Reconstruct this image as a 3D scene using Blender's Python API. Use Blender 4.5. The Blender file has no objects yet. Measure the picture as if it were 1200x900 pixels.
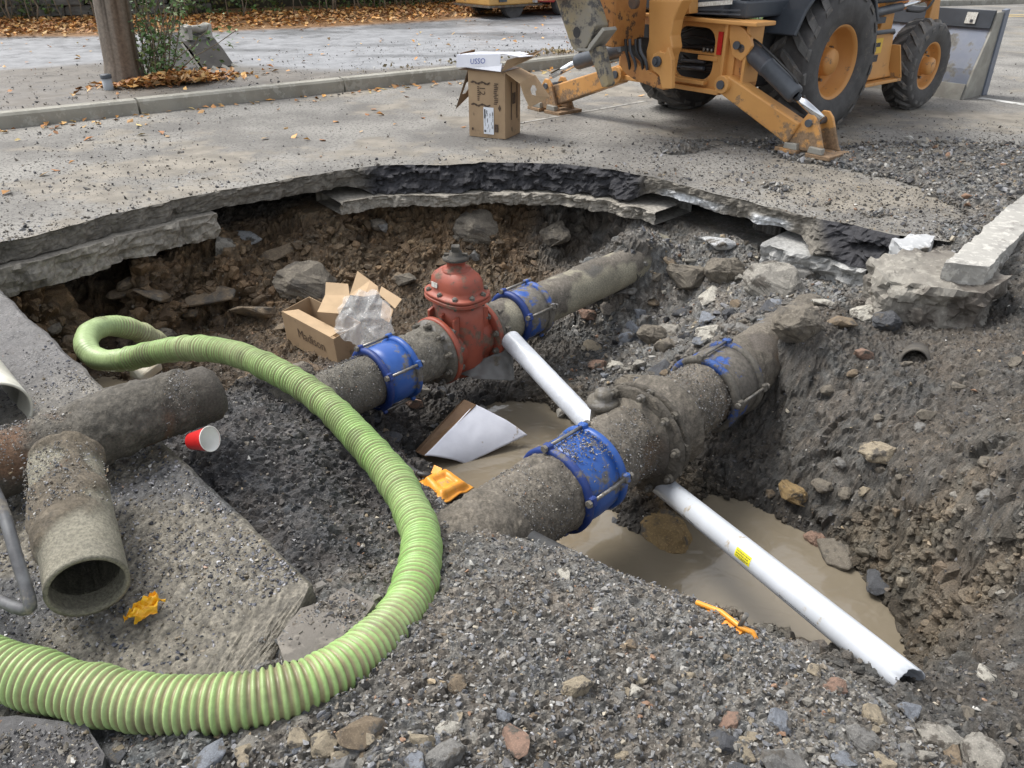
import bpy, bmesh, math, random
import numpy as np
from mathutils import Vector, Matrix, Euler
from mathutils import geometry as mgeo

C = bpy.context.scene.collection
RNG = np.random.default_rng(7)
random.seed(7)

# ---------------------------------------------------------------- camera
CAMH, PITCH, FPX = 1.65, math.radians(30.0), 900.0
cam_data = bpy.data.cameras.new('camera')
cam_data.sensor_fit = 'HORIZONTAL'; cam_data.sensor_width = 36.0
cam_data.lens = 36.0 * FPX / 1200.0
cam_data.clip_start = 0.05; cam_data.clip_end = 2000.0
cam = bpy.data.objects.new('camera', cam_data); C.objects.link(cam)
cam.location = (0, 0, CAMH)
cam.rotation_euler = (math.radians(90) - PITCH, 0, 0)
bpy.context.scene.camera = cam
CP, SP = math.cos(PITCH), math.sin(PITCH)

# ---------------------------------------------------------------- world, sun, exposure
SUN_EL, SUN_AZ = math.radians(58), math.radians(-60)       # azimuth from +Y towards +X
world = bpy.data.worlds.new('World'); bpy.context.scene.world = world
world.use_nodes = True
wn = world.node_tree; wn.nodes.clear()
sky = wn.nodes.new('ShaderNodeTexSky'); sky.sky_type = 'NISHITA'; sky.sun_disc = False
sky.sun_elevation = SUN_EL; sky.sun_rotation = SUN_AZ
sky.dust_density = 3.0; sky.air_density = 1.0; sky.ozone_density = 1.0
# overcast: the whole dome is a layer of cloud, so the sky's blue is mostly greyed out
hsv = wn.nodes.new('ShaderNodeHueSaturation'); hsv.inputs['Saturation'].default_value = 0.22
bg = wn.nodes.new('ShaderNodeBackground'); bg.inputs['Strength'].default_value = 0.15
wo = wn.nodes.new('ShaderNodeOutputWorld')
wn.links.new(sky.outputs[0], hsv.inputs['Color']); wn.links.new(hsv.outputs[0], bg.inputs['Color'])
wn.links.new(bg.outputs[0], wo.inputs['Surface'])
sd = bpy.data.lights.new('sun', 'SUN'); sd.energy = 1.5; sd.angle = math.radians(22); sd.color = (1.0, 0.955, 0.88)
sun = bpy.data.objects.new('sun', sd); C.objects.link(sun)
sdir = Vector((math.sin(SUN_AZ) * math.cos(SUN_EL), math.cos(SUN_AZ) * math.cos(SUN_EL), math.sin(SUN_EL)))
sun.rotation_euler = sdir.to_track_quat('Z', 'Y').to_euler()
vs = bpy.context.scene.view_settings
vs.view_transform = 'Standard'; vs.look = 'None'; vs.gamma = 1.0; vs.use_curve_mapping = False
vs.exposure = 0.84
bpy.context.scene.cycles.max_bounces = 6
bpy.context.scene.cycles.use_denoising = True

# ---------------------------------------------------------------- measuring: a point seen at (u, v) of the 1200 x 900 photo, at height z or distance t
def ray(u, v):
    a = (u - 600.0) / FPX; b = (450.0 - v) / FPX
    return Vector((a, CP + b * SP, -SP + b * CP))
def P(u, v, z=0.0):
    d = ray(u, v); return Vector((0, 0, CAMH)) + d * ((z - CAMH) / d.z)
def PT(u, v, t):
    return Vector((0, 0, CAMH)) + ray(u, v) * t

# ---------------------------------------------------------------- numpy noise
def _h(ix, iy, iz, s):
    n = (ix.astype(np.int64) * 374761393 + iy.astype(np.int64) * 668265263 + iz.astype(np.int64) * 2147483647 + s * 1274126177) & 0xffffffff
    n = ((n ^ (n >> 13)) * 1274126177) & 0xffffffff
    n = ((n ^ (n >> 16)) * 2246822519) & 0xffffffff
    return ((n ^ (n >> 15)) & 0xffffff) / float(0xffffff)
def vnoise(p, s=0):
    """smooth value noise in -1..1, p is (N,3)"""
    i = np.floor(p); f = p - i; i = i.astype(np.int64); f = f * f * (3 - 2 * f)
    r = 0
    for dx in (0, 1):
        wx = f[:, 0] if dx else 1 - f[:, 0]
        for dy in (0, 1):
            wy = f[:, 1] if dy else 1 - f[:, 1]
            for dz in (0, 1):
                wz = f[:, 2] if dz else 1 - f[:, 2]
                r = r + wx * wy * wz * _h(i[:, 0] + dx, i[:, 1] + dy, i[:, 2] + dz, s)
    return r * 2 - 1
def fbm(p, o=4, s=0, g=0.5):
    a, r, t = 1.0, 0, 0
    for k in range(o):
        r = r + a * vnoise(p * (2.03 ** k) + 17.3 * k, s + k); t += a; a *= g
    return r / t
def cells(p, s=0, flat=False):
    """nearest and second feature distance, id hash, vector to the nearest feature (2D when flat)"""
    i = np.floor(p).astype(np.int64); n = len(p)
    f1 = np.full(n, 9.0); f2 = np.full(n, 9.0); idh = np.zeros(n); vec = np.zeros((n, 3))
    for dx in (-1, 0, 1):
        for dy in (-1, 0, 1):
            for dz in ((0,) if flat else (-1, 0, 1)):
                a, b, c = i[:, 0] + dx, i[:, 1] + dy, (i[:, 2] * 0 if flat else i[:, 2] + dz)
                q = np.stack([a + _h(a, b, c, s), b + _h(a, b, c, s + 1), (p[:, 2] if flat else c + _h(a, b, c, s + 2))], 1)
                d = p - q; dd = np.sqrt((d * d).sum(1))
                near = dd < f1
                f2 = np.where(near, f1, np.minimum(f2, dd))
                idh = np.where(near, _h(a, b, c, s + 5), idh)
                vec[near] = d[near]
                f1 = np.where(near, dd, f1)
    return f1, f2, idh, vec
def smooth(a, b, x):
    t = np.clip((x - a) / (b - a), 0, 1); return t * t * (3 - 2 * t)
def inside(poly, x, y):
    r = np.zeros(x.shape, bool); n = len(poly)
    for i in range(n):
        x1, y1 = poly[i][:2]; x2, y2 = poly[(i + 1) % n][:2]
        c = ((y1 > y) != (y2 > y)) & (x < (x2 - x1) * (y - y1) / ((y2 - y1) or 1e-9) + x1)
        r ^= c
    return r

# ---------------------------------------------------------------- objects, tags
def tag(o, label=None, cat=None, group=None, kind=None):
    if label: o['label'] = label
    if cat: o['category'] = cat
    if group: o['group'] = group
    if kind: o['kind'] = kind
    return o
def thing(name, label, cat, loc=(0, 0, 0), rot=(0, 0, 0), group=None):
    o = bpy.data.objects.new(name, None); C.objects.link(o)
    o.location = loc; o.rotation_euler = rot; o.empty_display_size = 0.1
    return tag(o, label, cat, group)
def link(name, me, mat=None, parent=None):
    o = bpy.data.objects.new(name, me); C.objects.link(o)
    if mat is not None:
        for m in (mat if isinstance(mat, (list, tuple)) else [mat]): me.materials.append(m)
    if parent is not None: o.parent = parent
    return o
def np_mesh(name, V, F, col=None, sm=False, attrs=None):
    """F: (n,3) or (n,4) index array; col (nv,3)"""
    me = bpy.data.meshes.new(name); V = np.asarray(V, np.float32); F = np.asarray(F, np.int32)
    k = F.shape[1]; me.vertices.add(len(V)); me.vertices.foreach_set('co', V.ravel())
    me.loops.add(F.size); me.loops.foreach_set('vertex_index', F.ravel())
    me.polygons.add(len(F)); me.polygons.foreach_set('loop_start', np.arange(0, F.size, k, dtype=np.int32))
    me.polygons.foreach_set('loop_total', np.full(len(F), k, np.int32))
    me.polygons.foreach_set('use_smooth', np.full(len(F), bool(sm)))
    if col is not None:
        a = me.color_attributes.new('Col', 'FLOAT_COLOR', 'POINT')
        a.data.foreach_set('color', np.concatenate([np.clip(col, 0, 1), np.ones((len(V), 1))], 1).astype(np.float32).ravel())
    for nm, val in (attrs or {}).items():
        a = me.attributes.new(nm, 'FLOAT', 'POINT'); a.data.foreach_set('value', np.asarray(val, np.float32))
    me.update(calc_edges=True); me.validate(); return me
def grid_faces(nr, nc, wrap=False):
    r = np.arange(nr - 1)[:, None]; c = np.arange(nc if wrap else nc - 1)[None, :]
    c2 = (c + 1) % nc
    return np.stack([r * nc + c, r * nc + c2, (r + 1) * nc + c2, (r + 1) * nc + c], -1).reshape(-1, 4)

class MB:
    """collects solids into one mesh, material slots by index"""
    def __init__(s): s.v = []; s.f = []; s.m = []; s.sm = []
    def add(s, vs_, fs_, mi=0, sm=False, M=None):
        b = len(s.v)
        for v in vs_:
            v = Vector(v); s.v.append(tuple(M @ v) if M is not None else tuple(v))
        for f in fs_: s.f.append([b + i for i in f]); s.m.append(mi); s.sm.append(sm)
        return s
    def box(s, lo, hi, mi=0, M=None, bev=0.0):
        if bev > 0:
            bm = bmesh.new(); bmesh.ops.create_cube(bm, size=1)
            for v in bm.verts: v.co = Vector([(lo[i] + hi[i]) / 2 + v.co[i] * (hi[i] - lo[i]) for i in range(3)])
            bmesh.ops.bevel(bm, geom=bm.edges[:], offset=bev, segments=1, affect='EDGES')
            bm.verts.index_update()
            s.add([v.co.copy() for v in bm.verts], [[v.index for v in f.verts] for f in bm.faces], mi, False, M); bm.free(); return s
        x0, y0, z0 = lo; x1, y1, z1 = hi
        s.add([(x0,y0,z0),(x1,y0,z0),(x1,y1,z0),(x0,y1,z0),(x0,y0,z1),(x1,y0,z1),(x1,y1,z1),(x0,y1,z1)],
              [(0,3,2,1),(4,5,6,7),(0,1,5,4),(1,2,6,5),(2,3,7,6),(3,0,4,7)], mi, False, M); return s
    def prism(s, poly, off, mi=0, M=None):
        """poly: list of 3D points (planar outline), off: extrusion vector"""
        poly = [Vector(p) for p in poly]; off = Vector(off); n = len(poly)
        nrm = Vector((0, 0, 0))
        for i in range(n): nrm += (poly[i] - poly[0]).cross(poly[(i + 1) % n] - poly[0])
        if nrm.dot(off) < 0: poly = poly[::-1]
        vs_ = poly + [p + off for p in poly]
        fs_ = [list(range(n))[::-1], list(range(n, 2 * n))] + [[i, (i + 1) % n, n + (i + 1) % n, n + i] for i in range(n)]
        s.add(vs_, fs_, mi, False, M); return s
    def plate(s, outer, holes, off, mi=0, M=None):
        """planar plate with holes, extruded by off"""
        outer = [Vector(p) for p in outer]; holes = [[Vector(p) for p in h] for h in holes]; off = Vector(off)
        allp = outer + [p for h in holes for p in h]; n = len(allp)
        tris = mgeo.tessellate_polygon([outer] + holes)
        vs_ = allp + [p + off for p in allp]; fs_ = []
        for t in tris:
            a, b, c = t; nn = (allp[b] - allp[a]).cross(allp[c] - allp[a])
            if nn.dot(off) > 0: fs_ += [[a, c, b], [n + a, n + b, n + c]]
            else: fs_ += [[a, b, c], [n + a, n + c, n + b]]
        k = 0
        for lp in [outer] + holes:
            m = len(lp)
            for i in range(m): j = (i + 1) % m; fs_.append([k + i, k + j, n + k + j, n + k + i])
            k += m
        s.add(vs_, fs_, mi, False, M); return s
    def cyl(s, p0, p1, r0, r1=None, n=16, mi=0, cap=True, sm=True, M=None):
        p0, p1 = Vector(p0), Vector(p1); r1 = r0 if r1 is None else r1
        ax = (p1 - p0).normalized(); a = ax.orthogonal().normalized(); b = ax.cross(a)
        vs_ = []
        for p, r in ((p0, r0), (p1, r1)):
            for i in range(n):
                t = 2 * math.pi * i / n; vs_.append(p + (a * math.cos(t) + b * math.sin(t)) * r)
        s.add(vs_, [[i, (i + 1) % n, n + (i + 1) % n, n + i] for i in range(n)], mi, sm, M)
        if cap: s.add(vs_, [list(range(n))[::-1], list(range(n, 2 * n))], mi, False, M)
        return s
    def lathe(s, prof, p0, ax, n=24, mi=0, sm=True, M=None, ph=0.0, close=False):
        """prof: list of (radius, distance along ax)"""
        p0 = Vector(p0); ax = Vector(ax).normalized(); a = ax.orthogonal().normalized(); b = ax.cross(a)
        vs_ = []
        for r, d in prof:
            for i in range(n):
                t = 2 * math.pi * i / n + ph; vs_.append(p0 + ax * d + (a * math.cos(t) + b * math.sin(t)) * max(r, 1e-5))
        m = len(prof); fs_ = []
        for k in range(m if close else m - 1):
            k2 = (k + 1) % m
            for i in range(n): fs_.append([k * n + i, k * n + (i + 1) % n, k2 * n + (i + 1) % n, k2 * n + i])
        s.add(vs_, fs_, mi, sm, M); return s
    def tube(s, pts, r, n=8, mi=0, sm=True, M=None, cap=True):
        pts = [Vector(p) for p in pts]; m = len(pts); rr = r if isinstance(r, (list, tuple)) else [r] * m
        T = [(pts[min(i + 1, m - 1)] - pts[max(i - 1, 0)]).normalized() for i in range(m)]
        a = T[0].orthogonal().normalized(); vs_ = []
        for i in range(m):
            a = (a - T[i] * a.dot(T[i])).normalized(); b = T[i].cross(a)
            for k in range(n):
                t = 2 * math.pi * k / n; vs_.append(pts[i] + (a * math.cos(t) + b * math.sin(t)) * rr[i])
        fs_ = [[i * n + k, i * n + (k + 1) % n, (i + 1) * n + (k + 1) % n, (i + 1) * n + k] for i in range(m - 1) for k in range(n)]
        s.add(vs_, fs_, mi, sm, M)
        if cap: s.add(vs_, [list(range(n))[::-1], list(range((m - 1) * n, m * n))], mi, False, M)
        return s
    def build(s, name, mat, parent=None, bevel=0.0, seg=2):
        me = bpy.data.meshes.new(name); me.from_pydata(s.v, [], s.f)
        for p, mi, sm in zip(me.polygons, s.m, s.sm): p.material_index = mi; p.use_smooth = sm
        bm = bmesh.new(); bm.from_mesh(me); bmesh.ops.remove_doubles(bm, verts=bm.verts[:], dist=1e-5)
        bmesh.ops.recalc_face_normals(bm, faces=bm.faces[:]); bm.to_mesh(me); bm.free()
        o = link(name, me, mat, parent)
        if bevel > 0:
            md = o.modifiers.new('b', 'BEVEL'); md.width = bevel; md.segments = seg; md.limit_method = 'ANGLE'; md.angle_limit = math.radians(35)
        return o
def spline(pts, per=8):
    """Catmull-Rom through pts"""
    pts = [Vector(p) for p in pts]; n = len(pts); out = []
    for i in range(n - 1):
        p0 = pts[max(i - 1, 0)]; p1 = pts[i]; p2 = pts[i + 1]; p3 = pts[min(i + 2, n - 1)]
        for k in range(per):
            t = k / per
            out.append(0.5 * ((2 * p1) + (p2 - p0) * t + (2 * p0 - 5 * p1 + 4 * p2 - p3) * t * t + (3 * p1 - p0 - 3 * p2 + p3) * t ** 3))
    out.append(pts[-1]); return out
def copy_tree(o, parent=None):
    c = o.copy(); C.objects.link(c)
    if parent is not None: c.parent = parent
    for ch in o.children: copy_tree(ch, c)
    return c

# ---------------------------------------------------------------- materials
def mat(name, c1, c2=None, scale=4.0, rough=0.7, r2=None, metal=0.0, bump=0.0, bscale=30.0, bd=0.004, mud=None, mudth=0.55, mudscale=6.0,
        attr=False, rscale=None, detail=6.0, alpha=1.0, coat=0.0, spec=0.5, varamt=0.35, mudz=None, ang=False, fine=None):
    m = bpy.data.materials.new(name); m.use_nodes = True; nt = m.node_tree; N = nt.nodes; L = nt.links
    bs = N['Principled BSDF']; tc = N.new('ShaderNodeTexCoord')
    bs.inputs['Roughness'].default_value = rough; bs.inputs['Metallic'].default_value = metal
    bs.inputs['Specular IOR Level'].default_value = spec
    if coat: bs.inputs['Coat Weight'].default_value = coat; bs.inputs['Coat Roughness'].default_value = 0.15
    def noise(sc, det=detail, rg=0.6):
        n = N.new('ShaderNodeTexNoise'); n.inputs['Scale'].default_value = sc; n.inputs['Detail'].default_value = det; n.inputs['Roughness'].default_value = rg
        L.new(tc.outputs['Object'], n.inputs['Vector']); return n
    def ramp(src, a, b):
        r = N.new('ShaderNodeMapRange'); r.inputs[1].default_value = a; r.inputs[2].default_value = b; r.interpolation_type = 'SMOOTHSTEP'
        L.new(src, r.inputs[0]); return r.outputs[0]
    def mix(f, a, b, blend='MIX'):
        x = N.new('ShaderNodeMix'); x.data_type = 'RGBA'; x.blend_type = blend
        if isinstance(f, float): x.inputs[0].default_value = f
        else: L.new(f, x.inputs[0])
        for k, c in ((6, a), (7, b)):
            if isinstance(c, (tuple, list)): x.inputs[k].default_value = (*c[:3], 1)
            else: L.new(c, x.inputs[k])
        return x.outputs[2]
    if attr:
        at = N.new('ShaderNodeAttribute'); at.attribute_name = 'Col'
        n = noise(scale); v = ramp(n.outputs['Fac'], 0.3, 0.7)
        lo = mix(1.0, at.outputs['Color'], (1 - varamt,) * 3, 'MULTIPLY'); hi = mix(1.0, at.outputs['Color'], (1 + varamt,) * 3, 'MULTIPLY')
        col = mix(v, lo, hi)
    else:
        col = (*c1, 1)
        n = noise(scale); v = ramp(n.outputs['Fac'], 0.35, 0.65)
        col = mix(v, c1, c2 if c2 else tuple(x * 0.75 for x in c1))
    if fine:
        nf = noise(fine[1], 3.0, 0.7); col = mix(ramp(nf.outputs['Fac'], 0.52, 0.62), col, fine[0])
    rsock = None
    if mud:
        n2 = noise(mudscale, 8.0, 0.68); src = n2.outputs['Fac']
        if mudz is not None:      # mud settles low on the thing: object z below mudz[0] muddy, above mudz[1] clean
            sep = N.new('ShaderNodeSeparateXYZ'); L.new(tc.outputs['Object'], sep.inputs[0])
            mr = N.new('ShaderNodeMapRange'); mr.inputs[1].default_value = mudz[0]; mr.inputs[2].default_value = mudz[1]; mr.inputs[3].default_value = 0.25; mr.inputs[4].default_value = -0.1
            L.new(sep.outputs[2], mr.inputs[0]); ad = N.new('ShaderNodeMath'); ad.operation = 'ADD'; L.new(src, ad.inputs[0]); L.new(mr.outputs[0], ad.inputs[1]); src = ad.outputs[0]
        mk = ramp(src, mudth - 0.03, mudth + 0.05)
        mn = noise(mudscale * 7, 5.0); mcol = mix(ramp(mn.outputs['Fac'], 0.35, 0.65), tuple(x * 0.65 for x in mud), mud)
        col = mix(mk, col, mcol)
        rr = N.new('ShaderNodeMapRange'); rr.inputs[3].default_value = rough; rr.inputs[4].default_value = 0.85; L.new(mk, rr.inputs[0]); L.new(rr.outputs[0], bs.inputs['Roughness'])
        if metal:
            rm = N.new('ShaderNodeMapRange'); rm.inputs[3].default_value = metal; rm.inputs[4].default_value = 0.0; L.new(mk, rm.inputs[0]); L.new(rm.outputs[0], bs.inputs['Metallic'])
    elif r2 is not None:
        n3 = noise(rscale or scale * 0.7); rr = N.new('ShaderNodeMapRange'); rr.inputs[1].default_value = 0.35; rr.inputs[2].default_value = 0.65
        rr.inputs[3].default_value = rough; rr.inputs[4].default_value = r2; L.new(n3.outputs['Fac'], rr.inputs[0]); L.new(rr.outputs[0], bs.inputs['Roughness'])
    if isinstance(col, tuple): bs.inputs['Base Color'].default_value = col
    else: L.new(col, bs.inputs['Base Color'])
    if bump:
        nb = noise(bscale, 8.0, 0.7); bp = N.new('ShaderNodeBump'); bp.inputs['Strength'].default_value = bump; bp.inputs['Distance'].default_value = bd
        hs = nb.outputs['Fac']
        if mud:
            ad = N.new('ShaderNodeMath'); ad.operation = 'MULTIPLY_ADD'; L.new(mk, ad.inputs[0]); ad.inputs[1].default_value = 0.5; L.new(hs, ad.inputs[2]); hs = ad.outputs[0]
        L.new(hs, bp.inputs['Height']); L.new(bp.outputs[0], bs.inputs['Normal'])
    if alpha < 1: bs.inputs['Alpha'].default_value = alpha
    return m
# ================================================================ the dug ground
WATER_Z = -0.95
RIM = [(-3.38, 4.46), (-3.22, 4.62), (-2.92, 5.02), (-2.5, 5.55), (-2.0, 5.98), (-1.42, 6.42), (-1.0, 6.58), (-0.45, 6.64), (0.1, 6.66), (0.6, 6.52),
       (1.11, 6.22), (1.6, 5.68), (2.05, 5.15), (2.3, 4.95), (2.55, 4.78)]
CUT0 = Vector((-0.59, 1.67, 0)); CUTD = Vector((-1, 1, 0)).normalized(); CUTN = Vector((-1, -1, 0)).normalized()   # saw cut: along, and away from the pit
def slabpt(s, d, z=0.0): q = CUT0 + CUTD * s + CUTN * d; return Vector((q.x, q.y, z))
COLS = {'G': (0.15, 0.14, 0.125), 'D': (0.070, 0.064, 0.056), 'B': (0.125, 0.085, 0.048), 'K': (0.052, 0.050, 0.051), 'O': (0.24, 0.165, 0.085),
        'M': (0.125, 0.105, 0.077), 'R': (0.15, 0.145, 0.135)}
CT = [ # far wall foot and slope
 (20, 395, -0.95, 'B'), (120, 400, -1.0, 'B'), (230, 385, -0.92, 'B'), (330, 385, -0.86, 'B'), (430, 345, -0.84, 'B'), (520, 335, -0.84, 'B'), (600, 330, -0.84, 'B'), (680, 305, -0.78, 'D'), (380, 370, -0.86, 'B'), (480, 372, -0.86, 'B'), (560, 365, -0.86, 'D'), (620, 390, -0.84, 'D'), (500, 420, -0.84, 'D'),
 (300, 300, -0.62, 'B'), (450, 270, -0.55, 'B'), (600, 262, -0.55, 'B'), (700, 262, -0.55, 'D'), (150, 330, -0.7, 'B'),
 # rubble fan right of the upper main
 (750, 272, -0.33, 'R'), (768, 292, -0.36, 'R'), (748, 292, -0.34, 'D'), (800, 300, -0.46, 'R'), (830, 268, -0.30, 'R'), (880, 285, -0.30, 'R'), (760, 345, -0.7, 'R'), (830, 330, -0.5, 'R'), (800, 380, -0.72, 'R'), (740, 400, -0.85, 'R'), (700, 380, -0.88, 'R'), (690, 440, -0.9, 'R'),
 (880, 345, -0.38, 'R'), (930, 330, -0.33, 'R'), (960, 345, -0.3, 'R'), (900, 300, -0.4, 'R'), (980, 310, -0.3, 'R'),
 # soil face on the right
 (930, 380, -0.20, 'D'), (948, 400, -0.22, 'D'), (965, 382, -0.18, 'D'), (985, 400, -0.25, 'D'), (1010, 450, -0.34, 'D'), (960, 440, -0.38, 'D'), (1020, 372, -0.26, 'D'), (1100, 380, -0.24, 'D'), (1170, 368, -0.18, 'D'), (1195, 350, -0.10, 'D'), (1195, 420, -0.10, 'D'), (1110, 470, -0.26, 'D'),
 (900, 480, -0.62, 'D'), (960, 520, -0.6, 'D'), (1010, 560, -0.62, 'D'), (1090, 560, -0.42, 'D'), (1195, 560, -0.16, 'D'), (860, 540, -0.82, 'D'), (900, 580, -0.88, 'D'), (950, 610, -0.9, 'D'),
 (1000, 650, -0.9, 'M'), (1060, 650, -0.74, 'M'), (1120, 660, -0.55, 'D'), (1195, 680, -0.34, 'D'), (1080, 720, -0.86, 'M'), (1130, 730, -0.7, 'M'), (1195, 780, -0.3, 'D'), (1110, 790, -0.55, 'D'),
 (1094, 808, -0.29, 'D'), (1074, 828, -0.25, 'D'), (1082, 790, -0.44, 'D'), (1130, 840, -0.25, 'D'), (1190, 880, -0.15, 'D'),
 # pit floor
 (470, 480, -0.80, 'K'), (520, 455, -0.88, 'K'), (600, 462, -0.90, 'D'), (650, 470, -0.90, 'M'), (560, 470, -0.90, 'K'), (610, 490, -1.02, 'M'), (560, 520, -1.08, 'M'), (620, 540, -1.08, 'M'), (500, 545, -0.97, 'D'), (440, 520, -0.70, 'K'), (560, 440, -0.9, 'K'),
 (660, 620, -1.05, 'M'), (690, 590, -1.0, 'K'), (730, 600, -0.88, 'K'), (720, 640, -1.1, 'M'), (780, 680, -1.12, 'M'), (860, 640, -1.1, 'M'), (900, 640, -1.05, 'M'), (960, 680, -1.06, 'M'), (1020, 720, -1.02, 'M'),
 (950, 760, -1.0, 'M'), (1010, 790, -0.95, 'M'), (880, 720, -1.1, 'M'), (1075, 760, -0.9, 'M'), (830, 600, -1.0, 'M'), (800, 600, -0.93, 'O'), (400, 400, -0.88, 'B'), (440, 440, -0.85, 'K'),
 # soil bank between saw cut and pit
 (330, 432, -0.62, 'B'), (300, 440, -0.45, 'D'), (330, 470, -0.36, 'K'), (250, 475, -0.22, 'K'), (215, 470, -0.30, 'K'), (260, 520, -0.10, 'K'), (330, 560, -0.15, 'K'), (390, 500, -0.36, 'K'), (400, 560, -0.30, 'K'), (450, 590, -0.36, 'K'), (360, 640, -0.10, 'K'),
 (420, 650, -0.17, 'K'), (440, 700, -0.08, 'R'), (400, 690, -0.05, 'R'), (460, 660, -0.2, 'R'), (170, 420, -0.85, 'B'), (120, 408, -0.9, 'B'), (60, 375, -0.95, 'B'),
 # gravel heap in front
 (480, 600, -0.33, 'K'), (520, 600, -0.35, 'G'), (560, 618, -0.30, 'G'), (640, 642, -0.19, 'G'), (700, 665, -0.17, 'G'), (780, 700, -0.16, 'G'), (860, 735, -0.15, 'G'), (940, 775, -0.15, 'G'), (1010, 815, -0.16, 'G'), (1060, 850, -0.18, 'G'),
 (500, 650, -0.17, 'G'), (560, 680, -0.08, 'G'), (640, 700, -0.07, 'G'), (720, 740, -0.06, 'G'), (820, 780, -0.06, 'G'), (920, 830, -0.07, 'G'), (1000, 870, -0.06, 'G'), (520, 720, -0.02, 'G'),
 (450, 780, 0.03, 'G'), (600, 800, 0.02, 'G'), (750, 850, 0.0, 'G'), (350, 830, 0.05, 'G'), (200, 868, 0.05, 'R'), (120, 872, 0.0, 'R'), (400, 890, 0.06, 'G'), (600, 895, 0.04, 'G'), (900, 895, 0.0, 'G'),
 (300, 800, 0.02, 'G'), (200, 800, -0.02, 'G'), (100, 790, -0.06, 'G'), (300, 740, -0.05, 'R'), (380, 760, 0.0, 'R'),
]
CW = [(P(u, v, z).x, P(u, v, z).y, z, t) for u, v, z, t in CT]
for i, (x, y) in enumerate(RIM[:-1]):                       # the wall top hides under the paving
    x2, y2 = RIM[i + 1]; mx, my = (x + x2) / 2, (y + y2) / 2; d = Vector((x2 - x, y2 - y)).normalized(); n = Vector((-d.y, d.x))
    right = mx > 1.9
    zt = -0.34 if not right else -0.24
    CW.append((mx + n.x * 0.10, my + n.y * 0.10, zt, 'B' if mx < 0 else 'D'))
    CW.append((mx + n.x * 0.7, my + n.y * 0.7, -0.36 if not right else -0.2, 'D'))
for s in (0.3, 0.8, 1.3, 1.8, 2.4, 3.0, 3.6):               # wall under the saw cut
    q = slabpt(s, 0.12); CW.append((q.x, q.y, -0.19 if s < 2.0 else -0.26, 'K'))
    q = slabpt(s, 0.8); CW.append((q.x, q.y, -0.3, 'K'))
    if s > 2.2:
        q = slabpt(s, -0.3); CW.append((q.x, q.y, -0.95, 'B'))
# worked edge over the road on the right, and the ground behind the frame
CW += [(2.8, 4.75, 0.03, 'R'), (2.45, 5.15, 0.03, 'R'), (2.1, 5.75, 0.012, 'R'), (3.6, 4.6, 0.06, 'R'), (3.2, 5.6, 0.05, 'R'), (2.9, 6.3, 0.025, 'R'), (4.2, 5.6, 0.07, 'R'), (1.7, 6.25, 0.002, 'R'), (2.1, 5.9, 0.012, 'R'), (2.4, 6.7, 0.006, 'R'), (1.3, 7.0, -0.03, 'R'), (0.7, 7.1, -0.05, 'R'), (0.9, 6.7, -0.03, 'R'), (3.9, 7.4, 0.008, 'R'), (3.0, 7.3, 0.0, 'R'), (3.4, 7.8, -0.02, 'R'), (4.6, 7.0, 0.03, 'R'),
       (5.2, 5.0, 0.08, 'D'), (4.4, 3.2, 0.06, 'D'), (4.6, 1.5, 0.05, 'D'), (3.0, 2.2, 0.0, 'D'), (3.4, 3.2, 0.05, 'D'), (2.6, 1.0, 0.0, 'D'), (2.3, 1.6, -0.06, 'D'), (0, 0.6, 0.05, 'G'), (0, -1, 0.05, 'G'), (2, -1, 0.05, 'D'), (-1.2, 0.4, 0.03, 'G'),
       (4, -1, 0.05, 'D'), (-2, -1, 0.03, 'G'), (1.3, 0.6, 0.03, 'G'), (5.2, 8.0, -0.05, 'D')]
CWA = np.array([c[:3] for c in CW]); CCOL = np.array([COLS[c[3]] for c in CW])
CGR = np.array([{'G': 1.0, 'R': 0.6, 'K': 0.5}.get(c[3], 0.0) for c in CW])
def _phi(d2): return np.sqrt(d2 + 0.12 ** 2)
_d2 = ((CWA[:, None, :2] - CWA[None, :, :2]) ** 2).sum(-1)
_n = len(CWA); _A = np.zeros((_n + 3, _n + 3)); _A[:_n, :_n] = _phi(_d2) - np.eye(_n) * 0.012
_A[:_n, _n] = 1; _A[:_n, _n + 1:] = CWA[:, :2]; _A[_n:, :_n] = _A[:_n, _n:].T
_W = np.linalg.solve(_A, np.concatenate([CWA[:, 2], [0, 0, 0]]))
def base_z(x, y):
    x = np.atleast_1d(np.asarray(x, float)); y = np.atleast_1d(np.asarray(y, float)); out = np.empty(x.shape)
    for k in range(0, len(x), 20000):
        X, Y = x[k:k + 20000], y[k:k + 20000]
        D = _phi((X[:, None] - CWA[None, :, 0]) ** 2 + (Y[:, None] - CWA[None, :, 1]) ** 2)
        out[k:k + 20000] = D @ _W[:_n] + _W[_n] + _W[_n + 1] * X + _W[_n + 2] * Y
    return out
def region(x, y):
    col = np.empty((len(x), 3)); gr = np.empty(len(x))
    for k in range(0, len(x), 20000):
        X, Y = x[k:k + 20000], y[k:k + 20000]
        w = 1.0 / ((X[:, None] - CWA[None, :, 0]) ** 2 + (Y[:, None] - CWA[None, :, 1]) ** 2 + 0.004) ** 2
        w /= w.sum(1, keepdims=True); col[k:k + 20000] = w @ CCOL; gr[k:k + 20000] = w @ CGR
    return col, gr
def rimdist(x, y, line):
    r = np.full(x.shape, 9.0)
    for (x1, y1), (x2, y2) in zip(line[:-1], line[1:]):
        L2 = (x2 - x1) ** 2 + (y2 - y1) ** 2; t = np.clip(((x - x1) * (x2 - x1) + (y - y1) * (y2 - y1)) / L2, 0, 1)
        r = np.minimum(r, np.hypot(x - x1 - t * (x2 - x1), y - y1 - t * (y2 - y1)))
    return r
SLAB_E = [slabpt(s, 0).to_2d() for s in np.arange(0, 3.96, 0.2)]
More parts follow.
